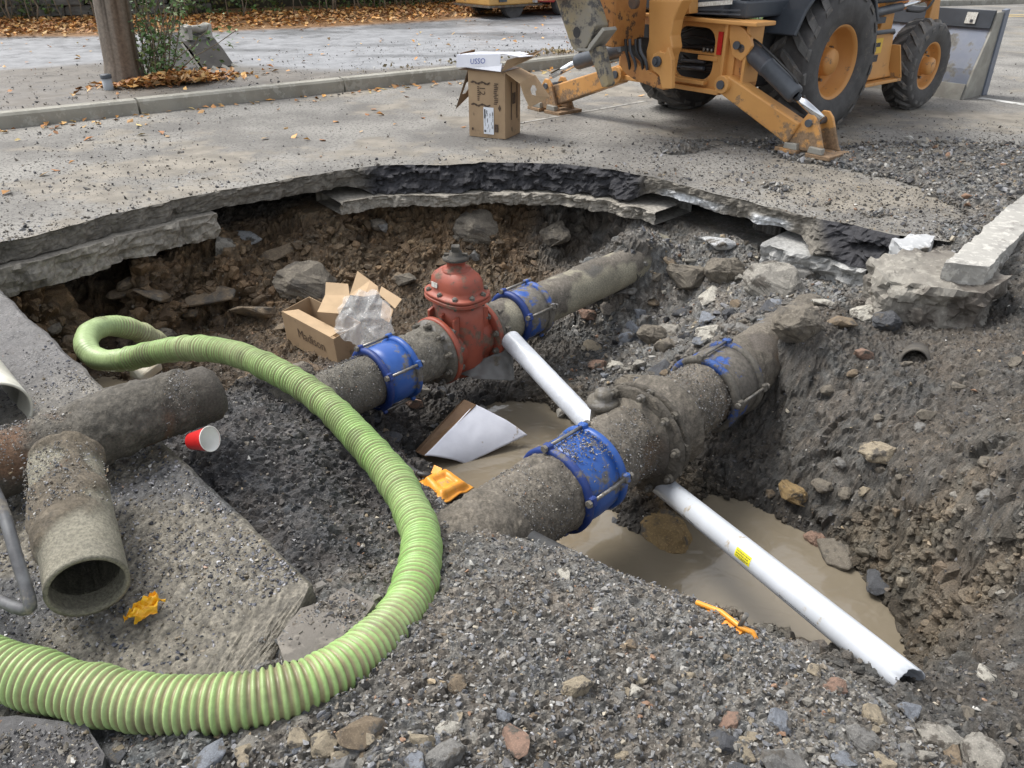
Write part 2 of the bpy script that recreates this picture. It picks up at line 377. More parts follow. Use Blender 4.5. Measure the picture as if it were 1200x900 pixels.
HOLE = RIM + [(3.1, 4.5), (3.9, 4.1), (4.6, 2.5), (4.2, -1.4), (-1.86, -1.4), tuple(slabpt(0, 1.8).to_2d()), tuple(slabpt(3.95, 1.8).to_2d())]
SLABPOLY = [tuple(slabpt(3.95, 0).to_2d()), tuple(slabpt(0.02, 0).to_2d()), tuple(slabpt(-0.10, 0.25).to_2d()), tuple(slabpt(-0.28, 0.5).to_2d()), tuple(slabpt(-0.1, 1.8).to_2d()), tuple(slabpt(3.95, 1.8).to_2d())]
def ground_xyz(x, y):
    """displaced ground surface: positions, colours"""
    z = base_z(x, y); e = 0.02
    gx = (base_z(x + e, y) - z) / e; gy = (base_z(x, y + e) - z) / e
    nrm = np.stack([-gx, -gy, np.ones_like(z)], 1); sl = np.sqrt(gx * gx + gy * gy); nrm /= np.linalg.norm(nrm, axis=1, keepdims=True)
    col, gr = region(x, y); p = np.stack([x, y, z], 1)
    steep = smooth(0.35, 1.2, sl)
    # rubble: cells of three sizes with tilted tops and sunk joints
    disp = np.zeros_like(z); tint = np.ones_like(z)
    for sc, amp, seed in ((4.5, 0.055, 11), (10, 0.028, 21), (26, 0.011, 31), (60, 0.008, 41)):
        f1, f2, ih, vec = cells(p * sc + 3.0 + 0.25 * fbm(p * sc * 1.5, 2, seed)[:, None], seed)
        a = 2 * math.pi * ((ih * 7919) % 1); b = ((ih * 104729) % 1) * 2 - 1
        tilt = vec[:, 0] * np.cos(a) + vec[:, 1] * np.sin(a) + vec[:, 2] * b
        h = (ih - 0.5) * 0.9 + tilt * 1.1 - 0.55 * (1 - smooth(0.0, 0.16, f2 - f1))
        w = (1 - 0.72 * smooth(0.5, 1.4, sl)) if sc > 20 else (0.35 + 0.65 * steep) * (1 - 0.75 * gr) * (1 - 0.62 * smooth(0.9, 1.5, x))
        disp += amp * h * w
        tint *= 1 + 0.28 * (ih - 0.5) * (1.0 if sc > 8 else 0.5)
        if sc > 50: tint *= np.where(ih > 0.9, 1.5, np.where(ih < 0.14, 0.65, 1.0))
        hue = ((ih * 331) % 1 - 0.5) * 0.07
        col = col * np.stack([1 + hue, np.ones_like(hue), 1 - hue], 1)
    lw = smooth(0.9, 0.2, x) * steep * (1 - gr)                # layered broken rock in the left and far walls
    f1, f2, ih, vec = cells(p * np.array([3.6, 3.6, 8.5]) + 0.4 * fbm(p * 4, 2, 81)[:, None], 82)
    disp += lw * (0.085 * (ih - 0.5) - 0.05 * (1 - smooth(0, 0.14, f2 - f1))); tint = tint * (1 + lw * 0.5 * (ih - 0.5))
    disp += 0.05 * fbm(p * 2.2, 3, 5) * (0.3 + 0.7 * steep) * (1 - 0.4 * smooth(0.9, 1.5, x)) + 0.012 * fbm(p * 14, 4, 6)
    # nothing muddy pokes far out of the pools
    q = p + nrm * disp[:, None]
    out = inside(HOLE, x, y)
    road = ~out; slab = inside(SLABPOLY, x, y)
    hid = (road | slab)
    q[:, 2] = np.where(hid & (q[:, 2] < 0.006), np.minimum(q[:, 2], np.where(slab, -0.17, -0.33)), q[:, 2])
    col = col * tint[:, None] * (1 + 0.35 * fbm(p * 3.1, 4, 51))[:, None]
    ochre = smooth(0.18, 0.4, fbm(p * 1.7 + 5, 3, 61)) * (1 - gr)
    col = col * (1 - 0.22 * ochre[:, None]) + np.array([0.14, 0.105, 0.07]) * 0.22 * ochre[:, None]
    wet = smooth(WATER_Z + 0.16, WATER_Z + 0.02, q[:, 2])
    col = col * (1 - 0.5 * wet[:, None])
    return q, col, wet, gr
def axis(a, b, f):
    out = [a]
    while out[-1] < b: out.append(out[-1] + f(out[-1]))
    return np.array(out)
gx_ = axis(-3.9, 5.2, lambda t: 0.0135 if t < 2.9 else 0.03)
gy_ = np.concatenate([np.arange(-1.3, 0.9, 0.06), axis(0.9, 7.9, lambda t: 0.008 + 0.0026 * max(t - 1, 0) if t < 6.9 else 0.04)])
XX, YY = np.meshgrid(gx_, gy_); xs, ys = XX.ravel(), YY.ravel()
GQ, GC, GW, GG = ground_xyz(xs, ys)
F = grid_faces(len(gy_), len(gx_))
zz = GQ[:, 2]; keep = ~((zz[F] < -0.3).all(1) & (~inside([(a * 1.0, b) for a, b in HOLE], xs, ys))[F].all(1) & (rimdist(xs, ys, RIM)[F] > 1.3).all(1))
M_GROUND = mat('soil', (0.1, 0.1, 0.1), attr=True, scale=140, rough=0.85, r2=0.36, rscale=5, bump=1.0, bscale=130, bd=0.008, varamt=0.4)
terr = link('ground', np_mesh('ground', GQ, F[keep], GC, sm=False), M_GROUND); tag(terr, kind='structure')
GIDX = {}
def gz(x, y):
    """height of the finished ground at x, y (nearest grid node)"""
    j = int(np.argmin(np.abs(gx_ - x))); i = int(np.argmin(np.abs(gy_ - y))); return float(GQ[i * len(gx_) + j, 2])
def hit(u, v):
    """where the line of sight through pixel (u, v) meets the finished ground"""
    o = Vector((0, 0, CAMH)); d = ray(u, v); t = 0.8
    while t < 9:
        p = o + d * t
        if p.z < gz(p.x, p.y): return p
        t += 0.01
    return P(u, v, 0)

# ---------------------------------------------------------------- muddy water
def water_mat():
    m = bpy.data.materials.new('muddy_water'); m.use_nodes = True; nt = m.node_tree; N = nt.nodes; L = nt.links; b = N['Principled BSDF']
    tc = N.new('ShaderNodeTexCoord'); n = N.new('ShaderNodeTexNoise'); n.inputs['Scale'].default_value = 1.6; n.inputs['Detail'].default_value = 4; L.new(tc.outputs['Object'], n.inputs[0])
    x = N.new('ShaderNodeMix'); x.data_type = 'RGBA'; x.inputs[6].default_value = (0.225, 0.192, 0.14, 1); x.inputs[7].default_value = (0.18, 0.155, 0.116, 1); L.new(n.outputs['Fac'], x.inputs[0]); L.new(x.outputs[2], b.inputs['Base Color'])
    b.inputs['Roughness'].default_value = 0.045; b.inputs['IOR'].default_value = 1.33; b.inputs['Coat Weight'].default_value = 1.0; b.inputs['Coat Roughness'].default_value = 0.03
    w = N.new('ShaderNodeTexNoise'); w.inputs['Scale'].default_value = 7; w.inputs['Detail'].default_value = 1.5; w.inputs['Distortion'].default_value = 1.2
    mp = N.new('ShaderNodeMapping'); mp.inputs['Rotation'].default_value = (0, 0, 0.7); mp.inputs['Scale'].default_value = (1, 1.5, 1); L.new(tc.outputs['Object'], mp.inputs[0]); L.new(mp.outputs[0], w.inputs[0])
    bp = N.new('ShaderNodeBump'); bp.inputs['Strength'].default_value = 0.28; bp.inputs['Distance'].default_value = 0.03; L.new(w.outputs['Fac'], bp.inputs['Height']); L.new(bp.outputs[0], b.inputs['Normal'])
    return m
mb = MB(); mb.prism([(-3.3, 4.2, WATER_Z), (-3.0, 5.2, WATER_Z), (-1.2, 6.4, WATER_Z), (1.2, 6.0, WATER_Z), (2.6, 3.2, WATER_Z), (2.4, 1.9, WATER_Z), (1.2, 1.4, WATER_Z), (-0.6, 2.2, WATER_Z)], (0, 0, -0.5))
tag(mb.build('water', water_mat()), kind='structure')

# ---------------------------------------------------------------- road with the hole broken out of it, two layers thick
def road_mat():
    m = mat('worn_asphalt', (0.27, 0.26, 0.238), (0.14, 0.134, 0.124), scale=0.9, rough=0.85, r2=0.6, bump=0.6, bscale=90, bd=0.005, mud=(0.27, 0.245, 0.205), mudth=0.53, mudscale=0.55, fine=((0.09, 0.085, 0.08), 34))
    return m
M_ROAD = road_mat()
def jag(line, step=0.03, amp=0.03, seed=0, closed=False):
    pts = []; L = list(line) + ([line[0]] if closed else [])
    for a, b in zip(L[:-1], L[1:]):
        a, b = Vector(a[:2]), Vector(b[:2]); n = max(1, int((b - a).length / step))
        for k in range(n): pts.append(a.lerp(b, k / n))
    if not closed: pts.append(Vector(L[-1][:2]))
    A = np.array([(p.x, p.y, 0.0) for p in pts])
    o = np.stack([fbm(A * 5, 4, seed), fbm(A * 5 + 9, 4, seed + 3)], 1) * amp
    return [(p.x + d[0], p.y + d[1]) for p, d in zip(pts, o)]
rimj = jag(RIM, 0.022, 0.075, 3)
outer = [(-60, -40), (70, -40), (70, 90), (-60, 90)]
KERB = [(-14, 1.6), (-9, 5.2), (-5.16, 7.98), (-2.14, 10.2), (0.76, 12.35), (4, 15.2), (8, 20.2), (11.3, 24.3), (15.3, 25.7), (24, 28), (60, 36)]
hole = rimj + HOLE[len(RIM):]
outer2 = [(-60, -40), (90, -40), (90, 42.5), (60, 36)] + KERB[::-1][1:] + [(-40, -16.5)]
def flat_with_hole(name, outer, holes, z, m, kind='structure'):
    o3 = [Vector((*p, z)) for p in outer]; h3 = [[Vector((*p, z)) for p in h] for h in holes]
    allp = o3 + [p for h in h3 for p in h]; tr = mgeo.tessellate_polygon([o3] + h3)
    me = bpy.data.meshes.new(name); me.from_pydata([tuple(p) for p in allp], [], [list(t) for t in tr])
    bm = bmesh.new(); bm.from_mesh(me)
    for f in bm.faces:
        if f.normal.z < 0: f.normal_flip()
    bm.to_mesh(me); bm.free(); o = link(name, me, m); tag(o, kind=kind); return o
flat_with_hole('road', outer2, [hole], 0.0, M_ROAD)
def broken_face(name, line, z0, z1, depth, rows, m, colf, parent=None, amp=0.02, seed=0, out=0.0, zf=None, sf=None, af=None):
    """slab layer: jagged inner face from z1 (top) to z0, flat underside going back by depth"""
    n = len(line); A = np.array([(x, y, 0.0) for x, y in line]); T = np.gradient(A, axis=0); T /= np.linalg.norm(T, axis=1, keepdims=True); kk_ = np.ones(31) / 31; T = np.stack([np.convolve(np.pad(T[:, i], 15, 'edge'), kk_, 'valid') for i in range(3)], 1); T /= np.linalg.norm(T, axis=1, keepdims=True); Nn = np.stack([-T[:, 1], T[:, 0], 0 * T[:, 0]], 1)
    V = []; 
    for r in range(rows + 1):
        t = r / rows; zb = zf(A[:, 0]) if zf else z0; Q = A - Nn * out - Nn * ((sf(A[:, 0]) if sf else 0.0 * A[:, 0]) * t)[:, None]; Q[:, 2] = z1 + (zb - z1) * t
        d = (fbm(Q * np.array([9, 9, 22]) + seed, 4, seed) * amp + fbm(Q * 40 + seed, 2, seed + 9) * amp * 0.35 + (cells(Q * 17, seed + 4)[2] - 0.5) * amp * 0.7) * (af(A[:, 0]) if af else 1.0)
        if r == 0: d = d * 0
        Q = Q + Nn * (d + 0.012 * t)[:, None]
        if r == rows: Q[:, 2] += fbm(A * 6 + seed, 3, seed + 2) * 0.018
        V.append(Q)
    Q = V[-1] + Nn * depth; V.append(Q); Q = A + Nn * (depth - out); Q[:, 2] = z1; V.append(Q)
    V = np.concatenate(V); Fc = grid_faces(rows + 3, n)
    top = np.stack([np.arange(n - 1), np.arange(n - 1) + 1, (rows + 2) * n + np.arange(n - 1) + 1, (rows + 2) * n + np.arange(n - 1)], 1)[:, ::-1]
    Fc = np.concatenate([Fc, top]) if out > 0 or z1 < 0 else Fc
    o = link(name, np_mesh(name, V, Fc[:, ::-1], colf(V), sm=False), m, parent); return o
M_FACE = mat('broken_paving', (0.2, 0.2, 0.2), attr=True, scale=35, rough=0.9, bump=0.8, bscale=90, bd=0.006, varamt=0.3)
def col_asph(V):
    c = np.tile(np.array([0.15, 0.138, 0.118]), (len(V), 1)); x = V[:, 0]
    blk = smooth(-1.35, -1.15, x) * (1 - smooth(1.0, 1.12, x)); blk2 = smooth(2.05, 2.15, x)
    k = np.maximum(blk, blk2)[:, None]; c = c * (1 - k) + np.array([0.035, 0.035, 0.04]) * k
    w = smooth(1.15, 1.3, x) * (1 - smooth(1.9, 2.0, x)) * smooth(-0.06, -0.085, V[:, 2]) * smooth(-0.35, 0.1, fbm(V * 4, 3, 77))
    c = c * (1 - w[:, None]) + np.array([0.5, 0.52, 0.54]) * w[:, None]
    return c * (1 + 0.5 * fbm(V * 12, 4, 71))[:, None]
mid_ = lambda x: smooth(-1.45, -1.15, x) * (1 - smooth(0.95, 1.15, x)); end_ = lambda x: smooth(2.0, 2.2, x)
tag(broken_face('asphalt_layer', rimj, -0.135, 0.0, 0.5, 12, M_FACE, col_asph, amp=0.03, seed=4, zf=lambda x: -0.135 - 0.075 * mid_(x) - 0.05 * end_(x), sf=lambda x: 0.10 * mid_(x) + 0.22 * end_(x), af=lambda x: 1 + 1.6 * mid_(x) + 2.0 * end_(x)), kind='structure')
def col_conc(V): 
    c = np.tile(np.array([0.27, 0.25, 0.215]), (len(V), 1)); w = smooth(0.9, 1.8, V[:, 0])[:, None]; c = c * (1 - w) + np.array([0.36, 0.36, 0.35]) * w
    return c * (1 + 0.55 * fbm(V * 9, 4, 73))[:, None]
def sub(line, a, b):                       # stretch of the rim between two x values
    return [p for p in line if a <= p[0] <= b]
for k, (a, b, z0, out) in enumerate(((-3.5, -2.28, -0.33, 0.07), (-1.5, 1.25, -0.32, 0.14), (1.90, 2.45, -0.36, 0.20))):
    ln = sub(rimj, a, b)
    tag(broken_face('concrete_base', ln, z0, (-0.142, -0.222, -0.20)[k], 0.5, 8, M_FACE, col_conc, amp=0.05, seed=14 + k, out=out), kind='structure')

# near slab, saw cut along the pit side
ss = np.arange(-0.42, 3.97, 0.014); dd = np.concatenate([[0, 0, 0, 0, 0], np.arange(0.0, 1.81, 0.014)])
SS, DD = np.meshgrid(ss, dd); z0_ = np.zeros_like(SS); 
for r, zv in enumerate((-0.19, -0.14, -0.09, -0.045, -0.012)): z0_[r] = zv
sx = CUT0.x + CUTD.x * SS + CUTN.x * DD; sy = CUT0.y + CUTD.y * SS + CUTN.y * DD
pp = np.stack([sx.ravel(), sy.ravel(), z0_.ravel()], 1)
edge = (0.012 * fbm(pp * np.array([7, 7, 12]), 3, 91) - 0.006); isface = (DD.ravel() <= 0.0)
brk = smooth(0.25, -0.05, SS.ravel())                       # the corner is broken, not cut
edge = edge + brk * (0.55 - SS.ravel() * 0.0) * smooth(0.05, -0.45, SS.ravel()) + brk * 0.06 * fbm(pp * 6, 3, 92)
ed = np.maximum(edge, 0) + np.where(brk > 0, 0, edge)
shift = ed * smooth(0.5, 0.0, DD.ravel())
pp[:, 0] += CUTN.x * shift; pp[:, 1] += CUTN.y * shift
h = 0.006 * fbm(pp * 6, 4, 93) + 0.0035 * fbm(pp * 45, 3, 94); f1, f2, ih, vec = cells(pp * 75, 95, True); rough_ = smooth(1.9, 1.2, SS.ravel()); h += (0.008 * (ih - 0.4) * rough_)
pp[:, 2] += np.where(isface, 0, h + 0.008) 
s_ = SS.ravel(); c1 = np.array([0.115, 0.11, 0.108]); c2 = np.array([0.17, 0.155, 0.125]); w = smooth(2.0, 1.3, s_ + 0.3 * fbm(pp * 2, 3, 96))[:, None]
cc = c1 * (1 - w) + c2 * w
blk = (smooth(-0.05, 0.35, fbm(pp * 3.3, 4, 97)) * w[:, 0])[:, None]; blk = blk * 0.8; cc = cc * (1 - blk) + np.array([0.065, 0.07, 0.08]) * blk
cc = cc * 0.98 * (1 + 0.9 * (ih - 0.5) * rough_)[:, None] * (1 + 0.35 * fbm(pp * 18, 3, 98))[:, None]; cc[isface] *= 0.7
M_SLAB = mat('wet_slab', (0.1, 0.1, 0.1), attr=True, scale=90, rough=0.75, r2=0.12, rscale=5, bump=0.9, bscale=120, bd=0.007, varamt=0.4)
SLABZ = pp[:, 2].reshape(len(dd), len(ss)).copy()
tag(link('pavement_slab', np_mesh('pavement_slab', pp, grid_faces(len(dd), len(ss))[:, ::-1], cc, sm=False), M_SLAB), kind='structure')
# ================================================================ pipes
def frame_of(ax):
    ax = Vector(ax).normalized(); up = Vector((0, 0, 1)); side = ax.cross(up)
    side = side.normalized() if side.length > 1e-3 else ax.orthogonal().normalized()
    return ax, side, side.cross(ax).normalized()          # along, side, up-ish
M_CRUST = mat('caked_pipe', (0.1, 0.1, 0.1), attr=True, scale=110, rough=0.9, r2=0.65, rscale=12, bump=1.0, bscale=160, bd=0.006, varamt=0.30)
def crust_pipe(name, p0, p1, rad, base, crust, parent=None, amt=0.5, topw=0.6, thick=0.02, seed=0, step=0.011, nr=88, wall=None, c3=None, endcap=True, gran=1.0, rough_end=0.0, mat_=None, clear=None):
    """pipe with soil caked on it; rad: number or function of distance"""
    p0, p1 = Vector(p0), Vector(p1); ax, sd_, up = frame_of(p1 - p0); L = (p1 - p0).length; n = max(2, int(L / step))
    S, Th = np.meshgrid(np.linspace(0, L, n), np.arange(nr) * 2 * math.pi / nr, indexing='ij'); s, th = S.ravel(), Th.ravel()
    rf = rad if callable(rad) else (lambda q: np.full(q.shape, rad))
    r = rf(s); A = np.array(ax); B = np.array(sd_); U = np.array(up); c0 = np.array(p0)
    dirv = np.cos(th)[:, None] * B + np.sin(th)[:, None] * U
    q = c0 + s[:, None] * A + dirv * r[:, None]
    k = fbm(q * 4.2 + seed, 5, seed) + topw * (np.sin(th) * 0.5 + 0.1) + amt - 0.5
    if clear is not None: k = k + clear(s)
    m = smooth(-0.02, 0.14, k)
    f1, f2, ih, vec = cells(q * 75, seed + 3); g2 = cells(q * 24, seed + 7)
    lump = 0.55 + 0.45 * fbm(q * 13, 4, seed + 4) + 0.35 * (g2[2] - 0.5)
    d = m * thick * (0.25 + np.clip(k, 0, 0.8)) * lump * 1.3 + m * 0.0045 * gran * (1 - f1) + 0.0012 * fbm(q * 30, 3, seed + 5)
    if rough_end > 0:
        e = smooth(rough_end * 2.2, 0, L - s); d = d - e * 0.35 * r * (0.5 + 0.5 * fbm(q * 6, 3, seed + 8)) * smooth(rough_end * 0.6, 0, L - s)
    q = q + dirv * d[:, None]
    bc = np.array(base) * (1 + 0.4 * fbm(q * np.array([7, 7, 7]) + 3, 4, seed + 1))[:, None]
    if c3 is not None:
        w = smooth(0.05, 0.3, fbm(q * 3.5 + 11, 4, seed + 2))[:, None]; bc = bc * (1 - w) + np.array(c3) * w
    cc = np.array(crust) * np.where(ih > 0.9, 1.3, np.where(ih < 0.15, 0.8, 1.0))[:, None] * (1 + (0.35 * (ih - 0.5) * min(gran, 1.0) + 0.35 * fbm(q * 6, 3, seed + 6))[:, None]); col = bc * (1 - m[:, None]) + cc * m[:, None]
    V = q.reshape(n, nr, 3); Cc = col.reshape(n, nr, 3); rows = [V[i] for i in range(n)]; cr = [Cc[i] for i in range(n)]
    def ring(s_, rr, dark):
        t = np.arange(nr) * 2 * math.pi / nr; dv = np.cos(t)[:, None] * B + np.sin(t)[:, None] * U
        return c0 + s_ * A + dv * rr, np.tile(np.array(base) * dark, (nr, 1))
    R0 = float(rf(np.array([0.0]))[0]); R1 = float(rf(np.array([L]))[0])
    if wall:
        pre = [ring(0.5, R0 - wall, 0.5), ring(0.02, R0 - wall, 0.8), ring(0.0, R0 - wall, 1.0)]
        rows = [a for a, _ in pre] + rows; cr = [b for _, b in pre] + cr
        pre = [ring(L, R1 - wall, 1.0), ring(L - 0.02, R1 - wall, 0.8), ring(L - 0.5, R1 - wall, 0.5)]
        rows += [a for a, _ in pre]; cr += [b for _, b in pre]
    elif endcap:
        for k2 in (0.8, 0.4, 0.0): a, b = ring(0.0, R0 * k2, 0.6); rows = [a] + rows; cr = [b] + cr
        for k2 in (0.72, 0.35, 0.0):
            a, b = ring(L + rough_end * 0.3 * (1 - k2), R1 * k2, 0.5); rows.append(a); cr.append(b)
    V = np.concatenate(rows); col = np.concatenate(cr)
    return link(name, np_mesh(name, V, grid_faces(len(rows), nr, True), col, sm=True), mat_ or M_CRUST, parent)

M_MUDBOLT = mat('muddy_steel', (0.2, 0.19, 0.18), (0.13, 0.12, 0.1), scale=30, rough=0.6, metal=0.3, mud=(0.15, 0.135, 0.11), mudth=0.45, mudscale=14, bump=0.4, bscale=90)
MUDGREY = (0.13, 0.12, 0.10)
U0, U1 = P(400, 461, -0.5), P(740, 310, -0.5); UA = (U1 - U0).normalized()
L0, L1 = P(680, 556, -0.45), P(870, 432, -0.45); LA = (L1 - L0).normalized()
def project(p):
    p = Vector(p) - Vector((0, 0, CAMH)); d = p.y * CP - p.z * SP; up = p.y * SP + p.z * CP
    return 600 + p.x / d * FPX, 450 - up / d * FPX
def s_at(p0, ax, u):
    lo, hi = -4.0, 5.0
    for _ in range(40):
        m = (lo + hi) / 2
        if project(p0 + ax * m)[0] < u: lo = m
        else: hi = m
    return lo
RU, RU2, RL = 0.148, 0.142, 0.168
ua, ub = U0 + UA * s_at(U0, UA, 330), U0 + UA * s_at(U0, UA, 775)
sv = s_at(U0, UA, 538); VC = U0 + UA * sv
def joint_u(s): return np.full(s.shape, RU)
pipe_lab = 'soil caked dark iron water main running from the soil bank to the red gate valve'
tag(crust_pipe('water_pipe', ua, VC - UA * 0.14, RU, (0.13, 0.12, 0.10), MUDGREY, amt=0.42, seed=101, thick=0.022, c3=(0.2, 0.19, 0.15)), pipe_lab, 'pipe')
tag(crust_pipe('water_pipe', VC + UA * 0.14, ub, RU2, (0.27, 0.25, 0.19), (0.135, 0.12, 0.10), amt=0.3, seed=121, thick=0.012, c3=(0.10, 0.095, 0.085), gran=0.5), 'pale muddy water main running from the red gate valve into the far pit wall', 'pipe')
la, lb = L0 + LA * s_at(L0, LA, 500), L0 + LA * s_at(L0, LA, 955)
sb0, sb1 = s_at(la, LA, 742), s_at(la, LA, 775)
def rl(s):
    r = np.full(s.shape, RL); r = r + 0.040 * smooth(sb0 - 0.015, sb0, s) * (1 - smooth(sb1, sb1 + 0.06, s))
    r = r + 0.03 * np.exp(-((s - sb1) / 0.03) ** 2); return r
lm = thing('water_pipe', 'thick soil caked water main crossing the pit above the brown water', 'pipe', la)
o = crust_pipe('pipe_body', Vector((0, 0, 0)), lb - la, rl, (0.12, 0.105, 0.09), (0.145, 0.128, 0.104), lm, amt=0.72, seed=141, thick=0.019, gran=1.8, c3=(0.13, 0.095, 0.065))
# capped branch standing up behind the joint
bs_ = la + LA * (sb0 - 0.05); side = frame_of(LA)[1] * -1
c0_ = Vector(bs_) + side * 0.16 - la
mb = MB(); mb.lathe([(0.0, 0.29), (0.04, 0.29), (0.045, 0.27), (0.045, 0.25), (0.075, 0.245), (0.08, 0.225), (0.075, 0.21), (0.055, 0.2), (0.06, 0.1), (0.08, 0.05), (0.09, 0)], c0_ - Vector((0, 0, 0.06)), Vector((0, 0, 1)), n=20)
M_RUST = mat('rusty_iron', (0.12, 0.07, 0.045), (0.07, 0.055, 0.045), scale=18, rough=0.85, bump=0.5, bscale=60, mud=(0.16, 0.145, 0.12), mudth=0.48, mudscale=9)
mb.build('branch_cap', M_MUDBOLT, lm)
# flange bolts round the joint
mb = MB()
ax, sd_, up = frame_of(LA)
for k in range(10):
    t = k * math.pi / 5 + 0.2; c = LA * (sb0 + 0.03) + (sd_ * math.cos(t) + up * math.sin(t)) * (RL + 0.085)
    b_ = MB(); b_.cyl(c - LA * 0.07, c + LA * 0.05, 0.011, n=8); b_.cyl(c - LA * 0.05, c - LA * 0.03, 0.021, n=6, sm=False); b_.cyl(c + LA * 0.02, c + LA * 0.04, 0.021, n=6, sm=False); b_.build('bolt', M_MUDBOLT, lm)
M_FLANGE = mat('muddy_flange', (0.135, 0.12, 0.098), (0.09, 0.08, 0.066), scale=24, rough=0.9, bump=1.0, bscale=70, bd=0.012, mud=(0.16, 0.14, 0.112), mudth=0.5, mudscale=20)
for s_f, rf_, wf_ in ((sb0 + 0.005, RL + 0.105, 0.032), (sb0 + 0.062, RL + 0.098, 0.028)):
    n_, prof_ = 72, [(0.13, 0), (rf_ - 0.006, 0), (rf_, 0.006), (rf_, wf_ - 0.006), (rf_ - 0.006, wf_), (0.13, wf_)]
    mb = MB(); mb.lathe(prof_, LA * s_f, LA, n=n_, close=True); fo = mb.build('joint_flange', M_FLANGE, lm)
    co = np.array([v.co[:] for v in fo.data.vertices]); rel = co - np.outer((co @ np.array(LA)), np.array(LA)); dd_n = rel / (np.linalg.norm(rel, axis=1, keepdims=True) + 1e-9)
    co = co + dd_n * (0.012 * fbm(co * 14 + 5, 4, 181))[:, None]; fo.data.vertices.foreach_set('co', co.astype(np.float32).ravel())
# pale worn streaks where a bucket scraped the joint
# blue repair couplings
M_BLUE = mat('blue_epoxy', (0.022, 0.085, 0.33), (0.035, 0.115, 0.39), scale=8, rough=0.38, bump=0.15, bscale=60, mud=(0.2, 0.185, 0.16), mudth=0.57, mudscale=7)
M_BLUEM = mat('blue_epoxy_muddy', (0.018, 0.08, 0.33), (0.04, 0.11, 0.38), scale=8, rough=0.45, bump=0.5, bscale=60, mud=(0.19, 0.175, 0.15), mudth=0.45, mudscale=7)
M_BLUED = mat('dark_blue_epoxy', (0.012, 0.035, 0.16), (0.02, 0.05, 0.22), scale=8, rough=0.5, bump=0.2, bscale=60, mud=(0.17, 0.155, 0.13), mudth=0.6, mudscale=9)
M_STEEL = mat('steel_bolt', (0.30, 0.29, 0.27), (0.2, 0.19, 0.175), scale=30, rough=0.38, metal=0.8, mud=(0.19, 0.175, 0.15), mudth=0.52, mudscale=12)
def coupling(c, A, R, Lh, label, mm, nb=4, ph=0.3, seed=0, rm=None):
    t = thing('pipe_coupling', label, 'coupling', c, group='blue bolted pipe couplings')
    A, S, Up = frame_of(A); r = R + 0.012
    mb = MB(); mb.lathe([(r, -Lh * 0.72), (r + 0.012, -Lh * 0.7), (r + 0.016, -Lh * 0.3), (r + 0.018, 0), (r + 0.016, Lh * 0.3), (r + 0.012, Lh * 0.7), (r, Lh * 0.72)], (0, 0, 0), A, n=64)
    mb.build('sleeve', mm, t)
    for sg in (-1, 1):
        mb = MB(); a = sg * Lh
        mb.lathe([(r - 0.008, a * 0.70), (r + 0.016, a * 0.70), (r + 0.028, a * 0.76), (r + 0.030, a * 0.93), (r + 0.02, a), (r - 0.008, a)], (0, 0, 0), A, n=64, close=True)
        for k in range(nb):                      # lugs that carry the bolts
            th = ph + k * 2 * math.pi / nb; d = S * math.cos(th) + Up * math.sin(th); tn = A.cross(d)
            M = Matrix((( d.x, tn.x, A.x, 0), (d.y, tn.y, A.y, 0), (d.z, tn.z, A.z, 0), (0, 0, 0, 1)))
            lo, hi = sorted((a * 0.74, a * 0.97)); mb.box((r + 0.01, -0.024, lo), (r + 0.048, 0.022, hi), M=M, bev=0.006)
        mb.build('end_ring', rm if rm else (M_BLUED if sg < 0 else mm), t)
    for k in range(nb):
        th = ph + k * 2 * math.pi / nb; d = S * math.cos(th) + Up * math.sin(th); c2 = d * (r + 0.034)
        mb = MB(); mb.cyl(c2 - A * Lh * 1.10, c2 + A * Lh * 1.06, 0.0085, n=10); mb.cyl(c2 + A * Lh * 0.99, c2 + A * (Lh * 0.99 + 0.016), 0.017, n=6, sm=False)
        mb.cyl(c2 - A * Lh * 0.99, c2 - A * (Lh * 0.99 + 0.016), 0.017, n=6, sm=False); mb.build('bolt', M_STEEL, t)
    return t
coupling(U0 + UA * s_at(U0, UA, 453), UA, RU, 0.12, 'clean blue coupling on the upper main beside the open carton', M_BLUE, ph=0.45)
coupling(U0 + UA * s_at(U0, UA, 612), UA, RU2, 0.13, 'mud smeared blue coupling just behind the red gate valve', M_BLUEM, ph=0.35)
coupling(L0 + LA * s_at(L0, LA, 672), LA, RL, 0.135, 'bright blue coupling topped with grit on the thick lower main', M_BLUE, ph=0.25)
coupling(L0 + LA * s_at(L0, LA, 838), LA, RL + 0.01, 0.14, 'blue coupling almost hidden under caked mud near the soil face', rm=mat('caked_ring', (0.02, 0.07, 0.28), (0.03, 0.09, 0.3), scale=8, rough=0.5, bump=0.8, bscale=50, bd=0.01, mud=(0.15, 0.138, 0.118), mudth=0.43, mudscale=6), mm=mat('caked_blue', (0.02, 0.08, 0.33), (0.03, 0.1, 0.35), scale=8, rough=0.5, bump=0.8, bscale=50, bd=0.01, mud=(0.155, 0.14, 0.12), mudth=0.40, mudscale=6), ph=0.15)
# grit lying on the couplings' tops is scattered with the gravel below

